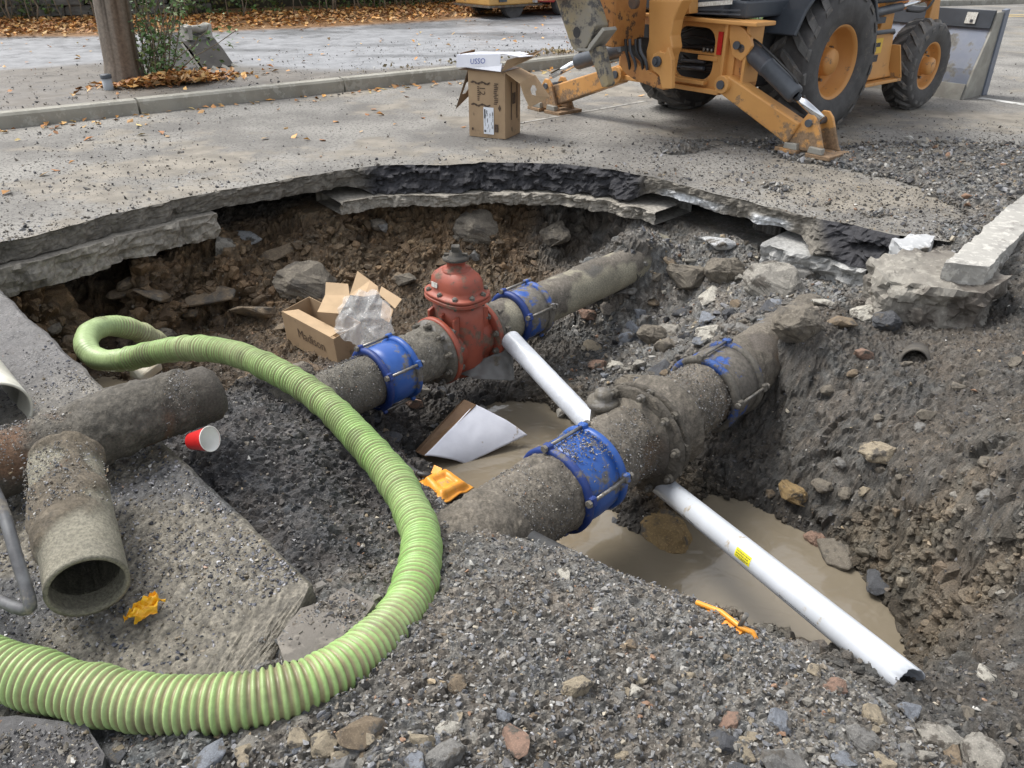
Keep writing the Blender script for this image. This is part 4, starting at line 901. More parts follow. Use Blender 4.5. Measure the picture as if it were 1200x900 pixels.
# carton in the pit ------------------------------------------------------------
k0 = P(397, 434, -0.90); kA = P(337, 400, -0.88); kB = P(428, 412, -0.88)
e1 = kA - k0; e2 = kB - k0; e1.z = 0.02; e2.z = 0.01; HK = 0.225
pb = thing('cardboard_box', 'open brown cardboard carton lying in the pit against the upper main', 'box', k0)
upk = Vector((-0.02, 0.03, HK))
for (p, e) in ((Vector(), e1), (e1, e2), (e2, e1), (Vector(), e2)):
    mb = MB(); sheet(mb, [p, p + e, p + e + upk, p + upk], 0.005); mb.build('side_panel', M_CARD, pb)
mb = MB(); sheet(mb, [Vector((0, 0, 0.002)), e1, e1 + e2, e2], 0.004); mb.build('bottom_panel', M_CARDL, pb)
mb = MB(); sheet(mb, [e1 * 0.98 + upk, e1 * 0.05 + upk, e1 * 0.1 + e2 * 0.42 + upk * 0.93, e1 * 0.9 + e2 * 0.42 + upk * 0.93], 0.004); mb.build('flap', M_CARDL, pb)
mb = MB(); sheet(mb, [e1 + upk, e1 + e2 + upk, PT(384, 332, (k0 - cam.location).length * 1.12) - k0, PT(373, 362, (k0 - cam.location).length * 1.06) - k0], 0.004)
tA = 5.9
def K(u, v, t): return PT(u, v, t) - k0
mb = MB(); sheet(mb, [K(372, 366, 5.35), K(398, 368, 5.35), K(410, 347, 5.5), K(381, 346, 5.5)], 0.004); sheet(mb, [K(381, 346, 5.5), K(410, 347, 5.5), K(408, 333, 5.56), K(382, 331, 5.56)], 0.004); mb.build('flap', M_CARDL, pb)
text('Madison', 0.095, (e1 * 0.45 + upk * 0.55) + Vector((0.01, -0.01, 0)).normalized() * 0.0 + (e1.cross(upk)).normalized() * -0.004 * (1 if (e1.cross(upk)).dot(Vector((0, 1, 0))) > 0 else -1), -e1, upk, M_INKC, pb)
torn = thing('torn_cardboard', 'torn folded piece of brown cardboard behind the clear plastic bag', 'cardboard', PT(430, 345, 5.6))
T_ = lambda u, v, t: PT(u, v, t) - torn.location
mb = MB(); sheet(mb, [T_(410, 346, 5.5), T_(427, 348, 5.45), T_(434, 329, 5.6), T_(419, 318, 5.62)], 0.004); mb.build('panel', M_CARDL, torn)
mb = MB(); sheet(mb, [T_(427, 348, 5.45), T_(444, 345, 5.45), T_(443, 336, 5.5), T_(434, 329, 5.6)], 0.004); mb.build('panel', M_CARD, torn)
mb = MB(); sheet(mb, [T_(444, 345, 5.45), T_(463, 362, 5.35), T_(471, 351, 5.42), T_(447, 336, 5.52)], 0.004); mb.build('panel', M_CARDL, torn)
mb = MB(); sheet(mb, [T_(448, 352, 5.42), T_(461, 363, 5.34), T_(456, 378, 5.3), T_(446, 372, 5.3)], 0.004); mb.build('panel', M_CARD, torn)

# clear plastic bag ------------------------------------------------------------
def bag_mat():
    m = bpy.data.materials.new('clear_plastic'); m.use_nodes = True; b = m.node_tree.nodes['Principled BSDF']
    b.inputs['Base Color'].default_value = (0.86, 0.87, 0.87, 1); b.inputs['Roughness'].default_value = 0.10; b.inputs['Alpha'].default_value = 0.24
    return m
N_ = 44; uu, vv = np.meshgrid(np.linspace(-1, 1, N_), np.linspace(-1, 1, N_)); f = np.stack([uu.ravel(), vv.ravel(), 0 * uu.ravel()], 1)
ang_ = np.arctan2(f[:, 1], f[:, 0]); rad2 = np.max(np.abs(f[:, :2]), 1)
outl = 0.95 + 0.36 * fbm(np.stack([np.cos(ang_), np.sin(ang_), 0 * ang_], 1) * 2.0, 3, 401)
circ = np.stack([np.cos(ang_), np.sin(ang_)], 1) * (rad2 * outl)[:, None]
bc = PT(424, 375, 5.05); right_ = Vector((1, 0, 0)); upv = Vector((0, 0.62, 0.78)).normalized(); nv = right_.cross(upv)
ext = np.stack([circ[:, 0] * 0.185, circ[:, 1] * 0.20], 1)
tail = smooth(0.2, 1.0, -f[:, 1]) * smooth(0.0, 0.9, f[:, 0]); ext[:, 0] += tail * 0.10; ext[:, 1] -= tail * 0.11
crease = 0.10 * np.abs(fbm(f * 1.5, 2, 402)) + 0.035 * np.abs(fbm(f * 3.2, 2, 403)) + 0.09 * (1 - rad2 ** 2)
def bagside(sg): return np.array(bc) + ext[:, :1] * np.array(right_) + ext[:, 1:] * np.array(upv) - np.array(nv) * 0 + np.array((0, -0.8, 0.5)) * (crease * sg)[:, None]
V = np.concatenate([bagside(1.0), bagside(-0.25)]); Fg = grid_faces(N_, N_); V -= np.array(bc)
bg_ = link('plastic_bag', np_mesh('plastic_bag', V, np.concatenate([Fg, Fg[:, ::-1] + N_ * N_]), None, sm=True), bag_mat()); bg_.location = bc
tag(bg_, 'crumpled clear plastic bag hanging over the open carton in the pit', 'plastic bag')
# grey plastic sheeting under the valve
M_SHEET = mat('grey_plastic_sheet', (0.16, 0.16, 0.155), (0.11, 0.11, 0.105), scale=6, rough=0.35, mud=(0.13, 0.115, 0.09), mudth=0.6, mudscale=8)
N2 = 26; uu, vv = np.meshgrid(np.linspace(0, 1, N2), np.linspace(0, 1, N2)); cA_ = [np.array(PT(*a)) for a in ((533, 436, 4.72), (600, 405, 4.80), (603, 446, 4.72), (556, 444, 4.66))]
Q = (cA_[0] * ((1 - uu) * (1 - vv)).ravel()[:, None] + cA_[1] * (uu * (1 - vv)).ravel()[:, None] + cA_[2] * (uu * vv).ravel()[:, None] + cA_[3] * ((1 - uu) * vv).ravel()[:, None])
Q = Q + (fbm(Q * 8, 3, 411) * 0.03)[:, None] * np.array([0, -0.6, 0.6]); o = link('plastic_sheet', np_mesh('plastic_sheet', Q, grid_faces(N2, N2), sm=True), M_SHEET)
md = o.modifiers.new('s', 'SOLIDIFY'); md.thickness = 0.002
tag(o, 'limp grey plastic sheet trailing under the red gate valve', 'plastic sheet')

# soaked carton with a white sheet lying in the water ---------------------------
wt = thing('soaked_carton', 'half sunk carton with a white top sheet lying in the brown water', 'carton', P(560, 515, -0.9))
T2 = lambda u, v, z: P(u, v, z) - wt.location
N3 = 30; uu, vv = np.meshgrid(np.linspace(0, 1, N3), np.linspace(0, 1, N3))
cz = [np.array(T2(*a)) for a in ((556, 474, -0.72), (618, 509, -0.88), (545, 543, -0.955), (497, 534, -0.86))]
Q = (cz[0] * ((1 - uu) * (1 - vv)).ravel()[:, None] + cz[1] * (uu * (1 - vv)).ravel()[:, None] + cz[2] * (uu * vv).ravel()[:, None] + cz[3] * ((1 - uu) * vv).ravel()[:, None])
Q[:, 2] += 0.012 * fbm(Q * 5, 3, 421) + 0.03 * (uu.ravel() * (1 - uu.ravel())) * 2
o = link('white_sheet', np_mesh('white_sheet', Q, grid_faces(N3, N3), sm=True), mat('soaked_white_card', (0.74, 0.76, 0.84), (0.66, 0.68, 0.76), scale=5, rough=0.45, bump=0.15, bscale=14, bd=0.006, mud=(0.38, 0.3, 0.2), mudth=0.65, mudscale=7), wt); md = o.modifiers.new('s', 'SOLIDIFY'); md.thickness = 0.003
mb = MB(); sheet(mb, [T2(490, 531, -0.90), T2(500, 536, -0.88), T2(558, 475, -0.72), T2(545, 469, -0.70)], 0.006); sheet(mb, [T2(487, 529, -0.93), T2(490, 531, -0.90), T2(545, 469, -0.70), T2(541, 471, -0.78)], 0.006)
mb.build('side_panel', M_CARDW, wt)
# orange cover in the water with a dark handle
M_ORANGE = mat('orange_plastic', (0.78, 0.30, 0.03), (0.85, 0.38, 0.05), scale=9, rough=0.4, mud=(0.4, 0.3, 0.18), mudth=0.62, mudscale=10)
M_DARKP = mat('black_plastic', (0.03, 0.032, 0.035), (0.045, 0.045, 0.045), scale=12, rough=0.45, mud=(0.12, 0.1, 0.08), mudth=0.6, mudscale=9)
oc = thing('orange_tool_case', 'crumpled orange plastic case with a black handle beside the hose at the water edge', 'tool case', P(520, 570, -0.82))
N4 = 30; uu, vv = np.meshgrid(np.linspace(0, 1, N4), np.linspace(0, 1, N4)); T3 = lambda u, v, z: np.array(P(u, v, z) - oc.location)
cz = [T3(488, 566, -0.66), T3(520, 551, -0.68), T3(555, 573, -0.72), T3(514, 593, -0.62)]
Q = (cz[0] * ((1 - uu) * (1 - vv)).ravel()[:, None] + cz[1] * (uu * (1 - vv)).ravel()[:, None] + cz[2] * (uu * vv).ravel()[:, None] + cz[3] * ((1 - uu) * vv).ravel()[:, None])
bx2 = np.maximum(np.abs(uu - 0.55) * 2, np.abs(vv - 0.5) * 2).ravel(); Q[:, 2] += 0.035 * smooth(0.85, 0.6, bx2) - 0.02 * smooth(0.5, 0.35, bx2) + 0.015 * fbm(Q * 12, 3, 431)
o = link('lid', np_mesh('lid', Q, grid_faces(N4, N4), sm=True), M_ORANGE, oc); md = o.modifiers.new('s', 'SOLIDIFY'); md.thickness = 0.006
mb = MB(); mb.prism([T3(505, 557, -0.66), T3(509, 547, -0.65), T3(518, 551, -0.65), T3(516, 560, -0.66)], (0, 0, 0.012)); mb.build('latch', M_ORANGE, oc)
mb = MB(); mb.tube([T3(474, 545, -0.66), T3(492, 556, -0.65), T3(505, 558, -0.64)], 0.016, n=8); mb.build('handle', M_DARKP, oc)
# dark hollow pipe edge, orange casing and steel pin at the gravel crest
tag(MB().tube([P(622, 632, -0.30), P(700, 672, -0.30), P(790, 712, -0.29), P(850, 742, -0.3)], 0.035, n=20).build('black_pipe', M_DARKP), 'dark muddy pipe lying along the back of the gravel heap by the water', 'pipe')
ob = thing('orange_pump_housing', 'orange plastic edge with a steel pin poking over the gravel heap', 'pump housing', P(850, 730, -0.22))
T4 = lambda u, v, z: P(u, v, z) - ob.location
mb = MB(); sheet(mb, [T4(818, 704, -0.18), T4(845, 715, -0.165), T4(874, 737, -0.15), T4(862, 748, -0.16), T4(835, 728, -0.19)], 0.03); mb.tube([T4(816, 706, -0.18), T4(845, 717, -0.16), T4(868, 735, -0.145), T4(882, 741, -0.145), T4(886, 750, -0.16)], 0.009, n=10)
mb.build('casing', M_ORANGE, ob, bevel=0.004); mb = MB(); mb.cyl(T4(866, 735, -0.15), T4(875, 720, -0.09), 0.008, n=10); mb.build('steel_pin', M_STEEL, ob)

# red paper cup -----------------------------------------------------------------
M_REDC = mat('red_paper', (0.62, 0.02, 0.02), (0.56, 0.02, 0.02), scale=9, rough=0.4); M_CUPW = mat('cup_white', (0.8, 0.8, 0.76), (0.74, 0.73, 0.68), scale=9, rough=0.45)
cb_, ct_ = PT(225, 517, 2.715), PT(252, 513.5, 2.662); ax_ = (ct_ - cb_).normalized(); CL = 0.09
cup = thing('paper_cup', 'red paper cup with white inside lying on the dark soil beside the slab', 'cup', cb_)
mb = MB(); mb.lathe([(0.029, 0), (0.030, 0.0), (0.0435, CL)], (0, 0, 0), ax_, n=40); mb.lathe([(0.0, 0.006), (0.0295, 0.006)], (0, 0, 0), ax_, n=40); mb.build('cup_wall', M_REDC, cup)
mb = MB(); mb.lathe([(0.0, 0.009), (0.0285, 0.009), (0.0425, CL - 0.001), (0.0445, CL - 0.001), (0.0455, CL + 0.0015), (0.0435, CL + 0.003), (0.0425, CL + 0.001)], (0, 0, 0), ax_, n=40); mb.build('cup_lining', M_CUPW, cup)
# yellow wrapper
wr = PT(168, 716, 2.135); N5 = 18; uu, vv = np.meshgrid(np.linspace(-1, 1, N5), np.linspace(-1, 1, N5)); f = np.stack([uu.ravel(), vv.ravel(), 0 * uu.ravel()], 1)
Q = np.stack([f[:, 0] * 0.035 * (1 - 0.45 * np.abs(f[:, 1])) + f[:, 1] * 0.02, f[:, 1] * 0.045, 0.045 * np.abs(fbm(f * 2.2, 3, 441)) + 0.02 * (1 - f[:, 0] ** 2)], 1) + 0.01 * np.stack([fbm(f * 3, 2, 442), fbm(f * 3, 2, 443), 0 * f[:, 0]], 1)
o = link('yellow_wrapper', np_mesh('yellow_wrapper', Q, grid_faces(N5, N5), sm=False), mat('yellow_plastic', (0.80, 0.46, 0.02), (0.74, 0.36, 0.02), scale=30, rough=0.35)); o.location = wr - Vector((0, 0, 0.01))
md = o.modifiers.new('s', 'SOLIDIFY'); md.thickness = 0.001; tag(o, 'crumpled yellow wrapper lying on the wet slab beside the open pipe', 'wrapper')
# white scrap behind the hose, small pipe mouth in the soil face
mb = MB(); mb.prism([P(152, 437, -0.62), P(188, 428, -0.62), P(191, 433, -0.64), P(165, 452, -0.66), P(155, 450, -0.66)], (0, 0, 0.05)); tag(mb.build('foam_block', mat('cream_foam', (0.6, 0.56, 0.47), (0.5, 0.42, 0.3), scale=10, rough=0.7), bevel=0.006), 'cream foam block wedged behind the green hose in the pit corner', 'foam block')
hp_ = hit(1072, 424); sdh = (Vector((0, 0, CAMH)) - hp_).normalized(); axh = (sdh + Vector((0, 0, -0.15))).normalized()
mb = MB(); mb.lathe([(0.060, -0.25), (0.060, 0.012), (0.066, 0.015), (0.074, 0.01), (0.076, -0.25)], (0, 0, 0), axh, n=32, close=True)
o = mb.build('pipe_stub', mat('mud_coloured_pipe', (0.10, 0.09, 0.075), (0.07, 0.065, 0.06), scale=20, rough=0.8)); o.location = hp_ - axh * 0.0; tag(o, 'small dark pipe mouth poking out of the soil face on the right', 'pipe')
# ================================================================ backhoe loader
BO, BH = Vector((1.53, 7.88, 0.0)), math.radians(51)
M_CASE = mat('construction_yellow', (0.61, 0.315, 0.10), (0.55, 0.275, 0.085), scale=3, rough=0.42, bump=0.06, bscale=20, mud=(0.30, 0.20, 0.12), mudth=0.66, mudscale=5, mudz=(0.1, 0.7))
M_CASER = mat('rust_stained_yellow', (0.50, 0.235, 0.07), (0.42, 0.18, 0.055), scale=7, rough=0.55, bump=0.15, bscale=40, mud=(0.14, 0.08, 0.045), mudth=0.57, mudscale=13)
M_DGREY = mat('dark_grey_panel', (0.055, 0.065, 0.08), (0.04, 0.048, 0.06), scale=4, rough=0.45)
M_CYL = mat('grey_cylinder_paint', (0.075, 0.085, 0.10), (0.055, 0.062, 0.075), scale=8, rough=0.4, mud=(0.3, 0.29, 0.28), mudth=0.66, mudscale=12)
M_CHROME = mat('chrome_rod', (0.75, 0.77, 0.8), (0.68, 0.7, 0.73), scale=3, rough=0.12, metal=1.0)
M_TYRE = mat('worn_rubber', (0.085, 0.083, 0.083), (0.06, 0.058, 0.058), scale=9, rough=0.8, bump=0.3, bscale=70, mud=(0.13, 0.12, 0.11), mudth=0.58, mudscale=7)
M_TREAD = mat('dusty_tread', (0.135, 0.13, 0.125), (0.09, 0.088, 0.086), scale=9, rough=0.85, bump=0.4, bscale=70, mud=(0.18, 0.16, 0.14), mudth=0.56, mudscale=8)
M_BLACK = mat('black_hose_rubber', (0.015, 0.015, 0.017), (0.025, 0.025, 0.025), scale=12, rough=0.5)
M_REDL = mat('red_reflector', (0.60, 0.03, 0.025), (0.5, 0.02, 0.02), scale=30, rough=0.3)
M_BSTEEL = mat('worn_bucket_steel', (0.17, 0.195, 0.25), (0.21, 0.23, 0.275), scale=4, rough=0.45, metal=0.35, mud=(0.2, 0.195, 0.18), mudth=0.55, mudscale=4, bump=0.15, bscale=30)
M_BLIGHT = mat('scraped_grey_steel', (0.34, 0.335, 0.30), (0.26, 0.25, 0.225), scale=7, rough=0.55, metal=0.3, bump=0.15, bscale=30)
M_DIPPER = mat('worn_paint_steel', (0.25, 0.235, 0.20), (0.30, 0.235, 0.115), scale=3.0, rough=0.65, metal=0.1, bump=0.4, bscale=40, mud=(0.12, 0.115, 0.11), mudth=0.52, mudscale=9)
M_RIM = mat('rim_yellow', (0.60, 0.29, 0.085), (0.55, 0.26, 0.075), scale=3, rough=0.5, bump=0.05, bscale=20, mud=(0.30, 0.20, 0.12), mudth=0.63, mudscale=9)
bh = thing('backhoe_loader', 'orange yellow backhoe loader parked on the road with its stabilizer legs down', 'backhoe', BO, (0, 0, -BH))
_MB = Matrix.Translation(BO) @ Matrix.Rotation(-BH, 4, 'Z'); _MI = _MB.inverted()
def LB(u, v, **k):
    o = _MI @ Vector((0, 0, CAMH)); d = _MI.to_3x3() @ ray(u, v)
    i = 'xyz'.index(list(k)[0]); t = (list(k.values())[0] - o[i]) / d[i]; return o + d * t
V3 = Vector
# rear frame: plate with a rounded opening, flanges, bottom rail
def rrect(x0, z0, x1, z1, r, y, n=5):
    out = []
    for cx, cz, a0 in ((x1 - r, z0 + r, -90), (x1 - r, z1 - r, 0), (x0 + r, z1 - r, 90), (x0 + r, z0 + r, 180)):
        for k in range(n + 1): a = math.radians(a0 + 90 * k / n); out.append(V3((cx + r * math.cos(a), y, cz + r * math.sin(a))))
    return out
mb = MB(); mb.plate([V3(p) for p in ((-0.70, 0, 0.45), (0.66, 0, 0.45), (0.70, 0, 0.55), (0.70, 0, 1.02), (-0.70, 0, 1.02))], [rrect(0.02, 0.53, 0.47, 0.97, 0.12, 0), rrect(-0.52, 0.55, -0.08, 0.95, 0.10, 0)], (0, 0.03, 0))
mb.build('rear_frame', M_CASE, bh, bevel=0.006)
mb = MB(); mb.box((-0.72, -0.10, 1.02), (0.95, 0.18, 1.055)); mb.build('top_rail', M_CASE, bh, bevel=0.008)
mb = MB(); mb.box((-0.70, -0.07, 0.43), (0.62, 0.14, 0.475)); mb.build('bottom_rail', M_CASE, bh, bevel=0.008)
mb = MB(); mb.box((-0.02, -0.09, 0.50), (0.46, -0.02, 0.535)); mb.build('lower_rib', M_CASE, bh, bevel=0.006)
mb = MB(); mb.box((-0.02, 0.03, 0.74), (0.50, 0.16, 0.765)); mb.box((0.30, -0.01, 0.70), (0.52, 0.03, 0.74)); mb.build('cross_bar', M_CASE, bh, bevel=0.006)
mb = MB(); mb.box((0.60, -0.055, 0.46), (0.63, 0.02, 1.03)); mb.box((0.80, -0.02, 0.55), (0.83, 0.2, 1.02)); mb.build('side_rib', M_CASE, bh, bevel=0.006)
mb = MB(); mb.box((0.505, -0.012, 0.76), (0.555, -0.002, 0.95)); mb.build('red_reflector', M_REDL, bh)
mb = MB(); mb.box((-0.66, 0.25, 0.45), (0.66, 0.9, 0.95)); mb.build('transmission_housing', M_BLACK, bh, bevel=0.03)
rr_ = random.Random(11)
for k in range(9):
    z = 0.58 + 0.035 * k; a = V3((-0.1 + rr_.uniform(-.1, .1), 0.10 + rr_.uniform(0, .08), z)); b = V3((0.5 + rr_.uniform(-.05, .1), 0.12, z + rr_.uniform(-0.06, 0.1)))
    m_ = (a + b) / 2 + V3((0, -0.03, rr_.uniform(-0.05, 0.08))); mb = MB(); mb.tube(spline([a, m_, b], 6), rr_.choice((0.012, 0.016, 0.02)), n=8); mb.build('hydraulic_hose', M_BLACK, bh)
for k in range(4):
    mb = MB(); x = 0.33 + k * 0.045; mb.cyl((x, 0.03, 0.765), (x, 0.03, 0.80), 0.012, n=8); mb.build('hose_fitting', M_STEEL, bh)
for z in (0.60, 0.66):
    mb = MB(); mb.cyl((0.05, 0.08, z), (0.34, 0.05, z + 0.02), 0.018, n=10); mb.build('valve_spool', M_CYL, bh)
# swing tower
px = lambda pts, y: [LB(u, v, y=y) for u, v in pts]
mb = MB(); mb.box((-0.44, -0.62, 0.80), (-0.20, -0.20, 1.75)); mb.build('tower_box', M_CASER, bh, bevel=0.012)
side_ = px([(760, 0), (800, 0), (794, 12), (789, 24), (786, 42), (788, 56), (784, 66), (781, 84), (779, 100), (764, 103), (758, 90), (757, 60), (760, 48)], -0.45)
mb = MB(); mb.prism(side_, (0, 0.14, 0)); mb.build('tower_side', M_CASE, bh, bevel=0.012)
mb = MB(); mb.prism(px([(783, 55), (779, 62), (772, 60), (765, 64), (762, 72), (765, 82), (772, 88), (776, 104), (787, 104), (787, 70)], -0.50), (0, 0.05, 0)); mb.build('pivot_plate', M_CASE, bh, bevel=0.006)
pc = LB(771, 72, y=-0.50); mb = MB(); mb.cyl(pc, pc - V3((0, 0.03, 0)), 0.045, n=20); mb.cyl(pc - V3((0, 0.03, 0)), pc - V3((0, 0.05, 0)), 0.022, n=10); mb.build('swing_pin', M_CYL, bh)
bot = px([(728, 60), (725, 76), (733, 87), (745, 95), (762, 101), (778, 106), (782, 97), (766, 86), (748, 76), (734, 62)], -0.48)
mb = MB(); mb.prism(bot, (0, 0.07, 0)); mb.build('swing_casting', M_CASER, bh, bevel=0.012)
mb = MB(); mb.prism(px([(727, 44), (762, 44), (764, 98), (745, 94), (728, 74)], -0.30), (0, 0.05, 0)); mb.build('tower_opening_shade', M_BLACK, bh)  # black plate added behind the hoses: the opening's shade as colour
for k, (u0, u1) in enumerate(((738, 744), (745, 752), (750, 757), (733, 737))):
    mb = MB(); mb.tube(spline([LB(u0, 46, y=-0.5), LB(u0 + 1, 60, y=-0.52), LB(u1, 72, y=-0.5), LB(u1 + 2, 86, y=-0.45)], 6), 0.014, n=8); mb.build('hydraulic_hose', M_CYL if k % 2 == 0 else M_BLACK, bh)
pc = LB(768, 20, y=-0.46); 
pc = LB(745, 3, y=-0.63); mb = MB(); mb.cyl(pc, pc - V3((0, 0.04, 0)), 0.05, n=16); mb.build('tower_pin', M_RUST, bh)
mb = MB(); mb.prism(px([(790, 0), (808, 0), (808, 16), (791, 18)], -0.2), (0, 0.12, 0)); mb.build('seat_bracket', M_CASE, bh, bevel=0.006)
# boom folded up and the dipper end hanging in front
mb = MB(); mb.prism([(-0.44, -0.55, 1.75), (-0.2, -0.55, 1.75), (-0.2, -0.15, 1.75), (-0.44, -0.15, 1.75)], (0, -0.35, 1.55)); mb.build('boom', M_CASE, bh, bevel=0.02)
mb = MB(); mb.prism([(-0.42, -0.95, 3.2), (-0.22, -0.95, 3.2), (-0.22, -0.55, 3.2), (-0.42, -0.55, 3.2)], (-0.18, -0.35, -2.0)); mb.build('dipper_arm', M_CASE, bh, bevel=0.02)
dp = px([(634, -46), (651, 0), (660, 28), (669, 54), (673, 59), (678, 61), (684, 59), (688, 54), (694, 42), (698, 30), (692, 10), (688, 0), (676, -50)], -1.0)
mb = MB(); mb.prism(dp, (0, 0.16, 0)); mb.build('dipper_end', M_DIPPER, bh, bevel=0.012)
pc = LB(676, 38, y=-1.0); mb = MB(); mb.cyl(pc - V3((0, 0.004, 0)), pc + V3((0, 0.2, 0)), 0.045, n=20); mb.build('pin_hole_disc', M_BLACK, bh)  # solid black disc, the dark of a pin hole put in as colour
mb = MB(); mb.prism([LB(674, 60, y=-1.02), LB(690, 60, y=-1.02), LB(708, 36, y=-1.02), LB(706, 32, y=-1.02), LB(690, 52, y=-1.02), LB(688, 57, y=-1.02), LB(676, 57, y=-1.02)], (0, 0.16, 0)); mb.build('wear_plate', M_BLIGHT, bh, bevel=0.004)
mb = MB(); mb.prism(px([(689, 58), (702, 54), (713, 99), (710, 102), (705, 102)], -0.98), (0, 0.09, 0)); mb.build('link_bar', M_DIPPER, bh, bevel=0.006)
# stabilizers ---------------------------------------------------------------
def beam(name, a, b, wa, wb, dep, m, upv=V3((0, 0, 1)), bevel=0.01):
    a, b = V3(a), V3(b); ax = (b - a).normalized(); s = ax.cross(V3((0, 1, 0))).normalized(); y = V3((0, 1, 0))
    mb = MB(); mb.prism([a + s * wa / 2 - y * dep / 2, a - s * wa / 2 - y * dep / 2, b - s * wb / 2 - y * dep / 2, b + s * wb / 2 - y * dep / 2], y * dep); return mb.build(name, m, bh, bevel=bevel)
def stabil(sg, piv, foot, ctop, cend, rend):
    piv, foot, ctop, cend, rend = map(V3, (piv, foot, ctop, cend, rend))
    st = MB(); ax = (foot - piv).normalized(); s = ax.cross(V3((0, 1, 0))).normalized(); y = V3((0, 1, 0)); w = 0.17
    st.prism([piv + s * w * .5 - y * .07, piv - s * w * .5 - y * .07, foot - s * w * .62 - y * .08, foot + s * w * .62 - y * .08], y * 0.15)
    o = st.build('stabilizer_leg', M_CASE, bh, bevel=0.014)
    mb = MB(); mb.cyl(piv - y * 0.10, piv + y * 0.10, 0.075, n=24); mb.build('pivot_boss', M_CASE, bh, bevel=0.004)
    mb = MB(); mb.cyl(piv - y * 0.118, piv - y * 0.10, 0.038, n=16); mb.build('pivot_pin', M_CYL, bh)
    q = ctop.lerp(cend, 0.0); mb = MB(); d = (cend - ctop).normalized()
    mb.lathe([(0, 0), (0.072, 0), (0.08, 0.012), (0.08, 0.24), (0.086, 0.245), (0.086, 0.262), (0.08, 0.267), (0.08, (cend - ctop).length - 0.02), (0.07, (cend - ctop).length), (0.036, (cend - ctop).length)], ctop, d, n=28); cy = mb.build('stabilizer_cylinder', M_CYL, bh)
    mb = MB(); mb.cyl(cend - d * 0.02, rend, 0.036, n=18); mb.build('cylinder_rod', M_CHROME, bh)
    mb = MB(); mb.cyl(ctop - y * 0.09, ctop + y * 0.09, 0.035, n=14); mb.build('cylinder_pin', M_CYL, bh)
    mb = MB(); off = s * 0.095 * (1 if s.z > 0 else -1); mb.tube(spline([ctop + off * 0.8 - d * 0.02, ctop + d * 0.1 + off * 1.05, cend - d * 0.12 + off * 1.0, cend - d * 0.04 + off * 0.75], 5), 0.010, n=8); mb.build('cylinder_pipe', M_BLACK, bh)
    return o
nf_ = LB(950, 150, y=0.25)
piv = LB(853, 98, y=-0.02); stabil(1, piv, V3((nf_.x - 0.06, 0.16, 0.19)), LB(876, 56, y=0.06), LB(933, 112, y=0.10), LB(963, 140, y=0.16))
def foot(c, sg, M_):
    c = V3(c); zf_ = c.z
    n0_ = len(bh.children)
    # forked shoe: two angled plates standing on two pads
    for k in (-1, 1):
        mb = MB(); y = c.y + k * 0.10
        mb.prism([(c.x - 0.20, y, 0.035), (c.x + 0.20, y, 0.035), (c.x + 0.17, y, 0.08), (c.x + 0.075, y, 0.30), (c.x + 0.03, y, 0.345), (c.x - 0.03, y, 0.345), (c.x - 0.075, y, 0.28), (c.x - 0.17, y, 0.08)], (0, 0.03 * k, 0)); mb.build('foot_cheek', M_CASE, bh, bevel=0.008)
    for k in (-1, 1):
        mb = MB(); mb.prism([(c.x + k * 0.04, c.y - 0.19, 0.0), (c.x + k * 0.27, c.y - 0.17, 0.0), (c.x + k * 0.27, c.y + 0.17, 0.0), (c.x + k * 0.04, c.y + 0.19, 0.0)], (0, 0, 0.035)); mb.build('foot_pad', M_CASE, bh, bevel=0.006)
        mb = MB(); mb.prism([(c.x + k * 0.05, c.y - 0.17, 0.035), (c.x + k * 0.19, c.y - 0.17, 0.035), (c.x + k * 0.18, c.y - 0.17, 0.085), (c.x + k * 0.06, c.y - 0.17, 0.09)], (0, 0.06, 0)); mb.build('foot_block', M_BLIGHT, bh, bevel=0.006)
    mb = MB(); mb.cyl((c.x, c.y - 0.15, 0.27), (c.x, c.y + 0.15, 0.27), 0.032, n=16); mb.build('foot_pin', M_CYL, bh)
    for o_ in bh.children:
        if o_.name.startswith('foot_') and 'done' not in o_: o_.location.z += zf_ * 1.4; o_['done'] = 1
foot((nf_.x + 0.06, 0.24, 0.02), 1, None)
piv2 = LB(740, 88, y=-0.02); piv2.x = -0.62; ff = LB(650, 112, y=-0.12)
stabil(-1, piv2, V3((ff.x + 0.05, -0.12, 0.17)), LB(733, 56, y=0.05), LB(676, 73, y=-0.05), LB(648, 88, y=-0.1)); foot((ff.x, -0.12, 0), -1, None)
# lug plates that carry the cylinders
pl = [LB(u, v, y=-0.03) for u, v in ((862, 26), (872, 34), (879, 44), (881, 54), (876, 63), (868, 72), (858, 66), (854, 44), (855, 26))]
mb = MB(); mb.prism(pl, (0, 0.04, 0)); mb.build('cylinder_lug', M_CASE, bh, bevel=0.008)
pcx = LB(864, 53, y=-0.035); mb = MB(); mb.cyl(pcx, pcx - V3((0, 0.02, 0)), 0.034, n=16); mb.build('lug_pin', M_CYL, bh)
mb = MB(); mb.box((0.68, 0.02, 0.50), (0.80, 0.25, 0.95)); mb.build('leg_housing', M_CASER, bh, bevel=0.02)
